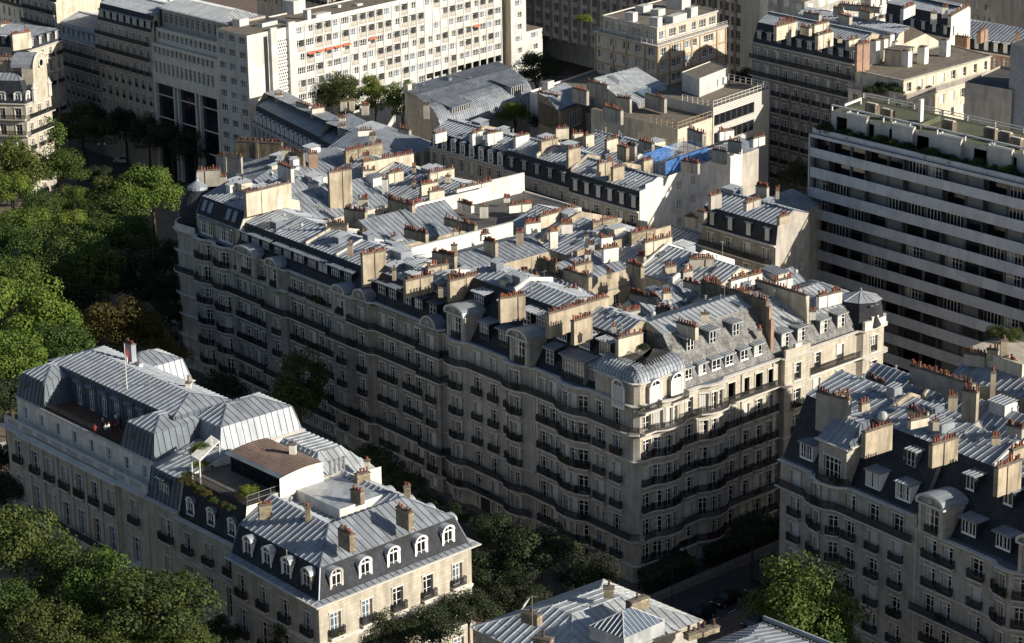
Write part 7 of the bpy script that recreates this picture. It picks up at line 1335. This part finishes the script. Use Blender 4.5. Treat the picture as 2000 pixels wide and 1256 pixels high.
# hedges and garden fence on the sunny street
def hedge(poly, z, h, label):
    r = random.Random(int(poly[0].x*10)); xs = [p.x for p in poly]; ys = [p.y for p in poly]; V = []; Fc = []
    n = 0
    while n < 5200:
        p = Vector((r.uniform(min(xs), max(xs)), r.uniform(min(ys), max(ys))))
        if not inpoly(p, poly): continue
        n += 1; zz = z+h*(1-r.random()**3)+.15*sin(p.x*2.1)*cos(p.y*1.7); c = v3(p, zz); a = Vector((r.uniform(-1, 1), r.uniform(-1, 1), r.uniform(-.6, .6))).normalized()*.2; b_ = a.orthogonal().normalized()*.18
        k = len(V); V += [c-a, c+b_, c+a, c-b_]; Fc.append((k, k+1, k+2, k+3))
    c = sum(poly, Vector((0, 0)))/len(poly); me = bpy.data.meshes.new('hedge'); me.from_pydata([tuple(v-v3(c, 0)) for v in V], [], Fc); me.materials.append(M['leaf_dark']); obj('hedge', me, None, (c.x, c.y, 0), label=label, category='hedge')
hedge([S(-1.2, -1), S(-4.2, -1), S(-4.2, 7.5), S(-1.2, 7.5)], .2, 2.6, 'dark clipped hedge left of the garden doorway on the sunny street')
hedge([S(-1.6, 11), S(-4.2, 11), S(-4.2, 26), S(-1.6, 26)], .2, 2.2, 'dark clipped hedge right of the garden doorway on the sunny street')
mb = MB(); pth = [S(-4.6, -3), S(-4.6, 48)]; mb.box(v3(pth[0], .14), v3(pth[1]-pth[0], 0), v3(AD*.3, 0), (0, 0, .6), 'kerb'); rail(mb, [p+AD*.15 for p in pth], .74, 1.1, step=.18); single('garden_fence', mb, 'low stone wall with iron railings along the sunny street gardens', 'fence', loc=v3(pth[0], 0))

# cars
def car_body(col, L=4.3, W=1.78, Hh=1.48, estate=True):
    def f(mb):
        # stations along the length: x, sill z, bonnet/deck z, half width
        st = [(-L/2, .42, .62, .70), (-L/2+.25, .26, .78, .84), (-L*.28, .22, .92, .89), (-L*.05, .22, .95, .89), (L*.28, .22, .97, .89), (L/2-.2, .26, .95, .85), (L/2, .42, .80, .74)]
        P_ = [[Vector((x, -w_*.98, z0)), Vector((x, -w_, (z0+z1)/2)), Vector((x, -w_*.93, z1)), Vector((x, w_*.93, z1)), Vector((x, w_, (z0+z1)/2)), Vector((x, w_*.98, z0))] for x, z0, z1, w_ in st]
        for A, B_ in zip(P_, P_[1:]):
            for i in range(6): j = (i+1) % 6; mb.poly([A[i], B_[i], B_[j], A[j]], col)
        mb.poly(P_[0], col); mb.poly(P_[-1][::-1], col)
        x = [-L*.20, -L*.04, L*.30, L*.44]; zb = .94; lo = [Vector((x[0], -.80, zb)), Vector((x[3], -.78, zb)), Vector((x[3], .78, zb)), Vector((x[0], .80, zb))]; hi = [Vector((x[1], -.62, Hh)), Vector((x[2], -.62, Hh)), Vector((x[2], .62, Hh)), Vector((x[1], .62, Hh))]
        mb.poly(hi, col)
        for i in range(4): mb.poly([lo[i], lo[(i+1) % 4], hi[(i+1) % 4], hi[i]], 'glass')
        for i in range(4): mb.tube(lo[i], hi[i], .05, col, n=4)
        for s_ in (-1, 1): mb.tube((L*.12, s_*.80, zb), (L*.12, s_*.63, Hh), .045, col, n=4)
    return cached(('car_body', col, L), f)
def wheel_mesh(): return cached(('wheel',), lambda mb: (mb.tube((0, -.11, 0), (0, .11, 0), .32, 'tyre', n=14), mb.tube((0, -.12, 0), (0, .12, 0), .19, 'metal', n=10)))
def lamp_mesh(m): return cached(('carlamp', m), lambda mb: mb.box((-.04, -.2, -.07), (.08, 0, 0), (0, .4, 0), (0, 0, .14), m))
def car(px, py, az, col, label, group=None, z=0):
    p = P(px, py, z+.6) if isinstance(px, (int, float)) else px; rz = pi/2-rad(az); rt = obj('parked_car', None, None, (p.x, p.y, z+.02), rz, label=label, category='car', group=group)
    obj('body', car_body(col), rt)
    for x in (-1.35, 1.35):
        for y in (-.82, .82): obj('wheel', wheel_mesh(), rt, (x, y, .33))
    for y in (-.58, .58): obj('headlight', lamp_mesh('white_paint'), rt, (-2.08, y, .66)); obj('tail_light', lamp_mesh('red_cloth'), rt, (2.08, y, .8))
car(240, 313, 100, 'car_white', 'white estate car driving on the open road at the mouth of the avenue'); car(183, 413, 120, 'car_grey', 'silver car glimpsed between the trees below the road'); car(8, 875, 150, 'car_white', 'white car at the left edge beside the mansion')
gc = 'cars parked along the sunny street'
car(1367, 1200, 45, 'car_black', 'black car nearest the bright hipped roof', gc); car(1418, 1170, 45, 'car_black', 'black car in the middle of the parked line', gc); car(1484, 1147, 45, 'car_blue', 'dark blue car at the far end of the parked line, by the big tree', gc); car(1478, 1212, 45, 'car_blue', 'dark car half hidden under the big green tree', gc)
gd = 'cars parked beside the rounded corner'
car(322, 690, 145, 'car_grey', 'grey car nearest the foot of the rounded corner', gd); car(330, 655, 145, 'car_black', 'dark car second from the foot of the rounded corner', gd); car(326, 625, 145, 'car_white', 'white car half lost in the trees by the rounded corner', gd); car(950, 1135, 145, 'car_grey', 'dark grey car under the trees beside the corner mansion')

# street lamps
def street_lamp(p, h, twin, label):
    rt = obj('street_lamp', None, None, (p.x, p.y, 0), label=label, category='street lamp'); mb = MB(); mb.lathe((0, 0, 0), [(.16, 0), (.14, .8), (.07, 1.), (.05, h)], 'iron', 8)
    if twin:
        for s_ in (-1, 1): mb.tube((0, 0, h-.3), (s_*.7, 0, h-.15), .035, 'iron')
    else: mb.tube((0, 0, h), (1.1, 0, h+.25), .04, 'iron')
    obj('pole', mb.mesh('pole'), rt)
    for s_ in ((-1, 1) if twin else (0,)): mb = MB(); mb.lathe((0, 0, 0), [(0, 0), (.2, .08), (.26, .25), (.2, .45), (0, .55)] if twin else [(0, 0), (.2, .05), (.22, .12), (0, .18)], 'white_paint' if twin else 'metal', 10); obj('lantern', mb.mesh('lantern'), rt, (s_*.7, 0, h-.15) if twin else (1.1, 0, h+.18))
street_lamp(P(203, 352, 0), 8.0, True, 'twin globe street lamp beside the open road at upper left')
street_lamp(P(1007, 1150, 0), 9.0, False, 'slim single arm street lamp right of the arched doorway'); street_lamp(P(1312, 1205, 0), 8.5, False, 'slim single arm street lamp before the garden hedge')
# flag
p = P(248, 757, 24); rt = obj('flagpole', None, None, (p.x, p.y, 23.8), label='white flagpole with a limp red flag on the mansion roof ridge', category='flagpole')
mb = MB(); mb.tube((0, 0, 0), (0, 0, 6.), .07, 'white_paint', .04, 7); obj('pole', mb.mesh('pole'), rt)
mb = MB()
for i in range(6):
    for j in range(4):
        def w_(a, b_): return Vector((.05+.12*b_+.06*sin(a*1.3+b_), .10*sin(b_*1.9+a*.5), 5.6-.32*a-.12*b_))
        mb.poly([w_(i, j), w_(i, j+1), w_(i+1, j+1), w_(i+1, j)], 'red_cloth' if j != 1 else 'white_cloth')
obj('flag', mb.mesh('flag'), rt)
# people on the roof deck
def person(p, z, rz, top, bottom, pose, label, hgt=1.72):
    k = hgt/1.75; V = [(0, 0, .98), (0, 0, 1.2), (0, 0, 1.42), (0, 0, 1.54), (0, -.01, 1.66), (.10, 0, .93), (.11, -.02, .5), (.11, .02, .08), (.11, -.14, .04), (-.10, 0, .93), (-.12, .02, .5), (-.13, .05, .08), (-.13, -.11, .04), (.19, 0, 1.42), (.25, .02, 1.14), (.22, -.10 if pose else .0, .90), (-.19, 0, 1.42), (-.25, .02, 1.14), (-.16 if pose else -.24, -.22 if pose else 0, 1.1 if pose else .88)]
    E_ = [(0, 1), (1, 2), (2, 3), (3, 4), (0, 5), (5, 6), (6, 7), (7, 8), (0, 9), (9, 10), (10, 11), (11, 12), (2, 13), (13, 14), (14, 15), (2, 16), (16, 17), (17, 18)]
    R_ = [.15, .14, .15, .055, .10, .095, .065, .045, .04, .095, .065, .045, .04, .06, .045, .035, .06, .045, .035]
    me = bpy.data.meshes.new('person'); me.from_pydata([tuple(c*k for c in v) for v in V], E_, []); o = obj('person', me, None, (p.x, p.y, z), rz, label=label, category='person', group='party guests on the mansion roof deck')
    md = o.modifiers.new('skin', 'SKIN'); md.use_smooth_shade = True
    for v, r_ in zip(me.skin_vertices[0].data, R_): v.radius = (r_*k, r_*k*.8); v.use_root = False
    me.skin_vertices[0].data[0].use_root = True; o.modifiers.new('sub', 'SUBSURF').levels = 1; o.modifiers['sub'].render_levels = 1
    for m in (bottom, ): me.materials.append(M[m])
    mb = MB(); mb.lathe((0, 0, 0), [(.165*k, .95*k), (.175*k, 1.15*k), (.19*k, 1.38*k), (.12*k, 1.5*k), (.07*k, 1.52*k)], top, 10)
    for s_ in (-1, 1): mb.tube((s_*.19*k, 0, 1.42*k), (s_*.25*k, .02, 1.16*k), .07*k, top, .06*k, 7)
    obj('shirt', mb.mesh('shirt'), o); mb = MB(); mb.lathe((0, .01, 0), [(.10*k, 1.58*k), (.115*k, 1.66*k), (.10*k, 1.76*k), (0, 1.79*k)], 'hair', 10)
    mb.lathe((0, -.035, 0), [(0, 1.57*k), (.075*k, 1.6*k), (.085*k, 1.66*k), (.07*k, 1.72*k), (0, 1.73*k)], 'skin', 10); obj('hair', mb.mesh('hair'), o)
for i, (x, y, top, bot, l) in enumerate(((207, 845, 'white_cloth', 'cloth_dark', 'guest in white shirt leaning at the deck railing'), (213, 843, 'white_cloth', 'cloth_blue', 'guest in white shirt right beside the other white shirt'), (201, 835, 'cloth_dark', 'cloth_dark', 'guest in a dark suit left of the white shirts'), (186, 847, 'red_cloth', 'red_cloth', 'guest in a red dress standing apart at the left'), (220, 838, 'red_cloth', 'cloth_dark', 'guest in a red top behind the white shirts'), (219, 822, 'cloth_blue', 'cloth_dark', 'guest in a blue jacket by the tall windows'), (228, 824, 'white_cloth', 'cloth_dark', 'guest in a pale shirt by the tall windows'), (230, 840, 'red_cloth', 'cloth_blue', 'guest in a red top at the right of the group'), (236, 833, 'cloth_dark', 'cloth_dark', 'guest in dark clothes nearest the zinc pavilion'), (226, 848, 'cloth_dark', 'red_cloth', 'guest in dark top and red skirt close to the railing'))):
    person(P(x, y+6, 19.05), 19.03, i*1.1, top, bot, i % 2, l, 1.62+.03*(i % 5))
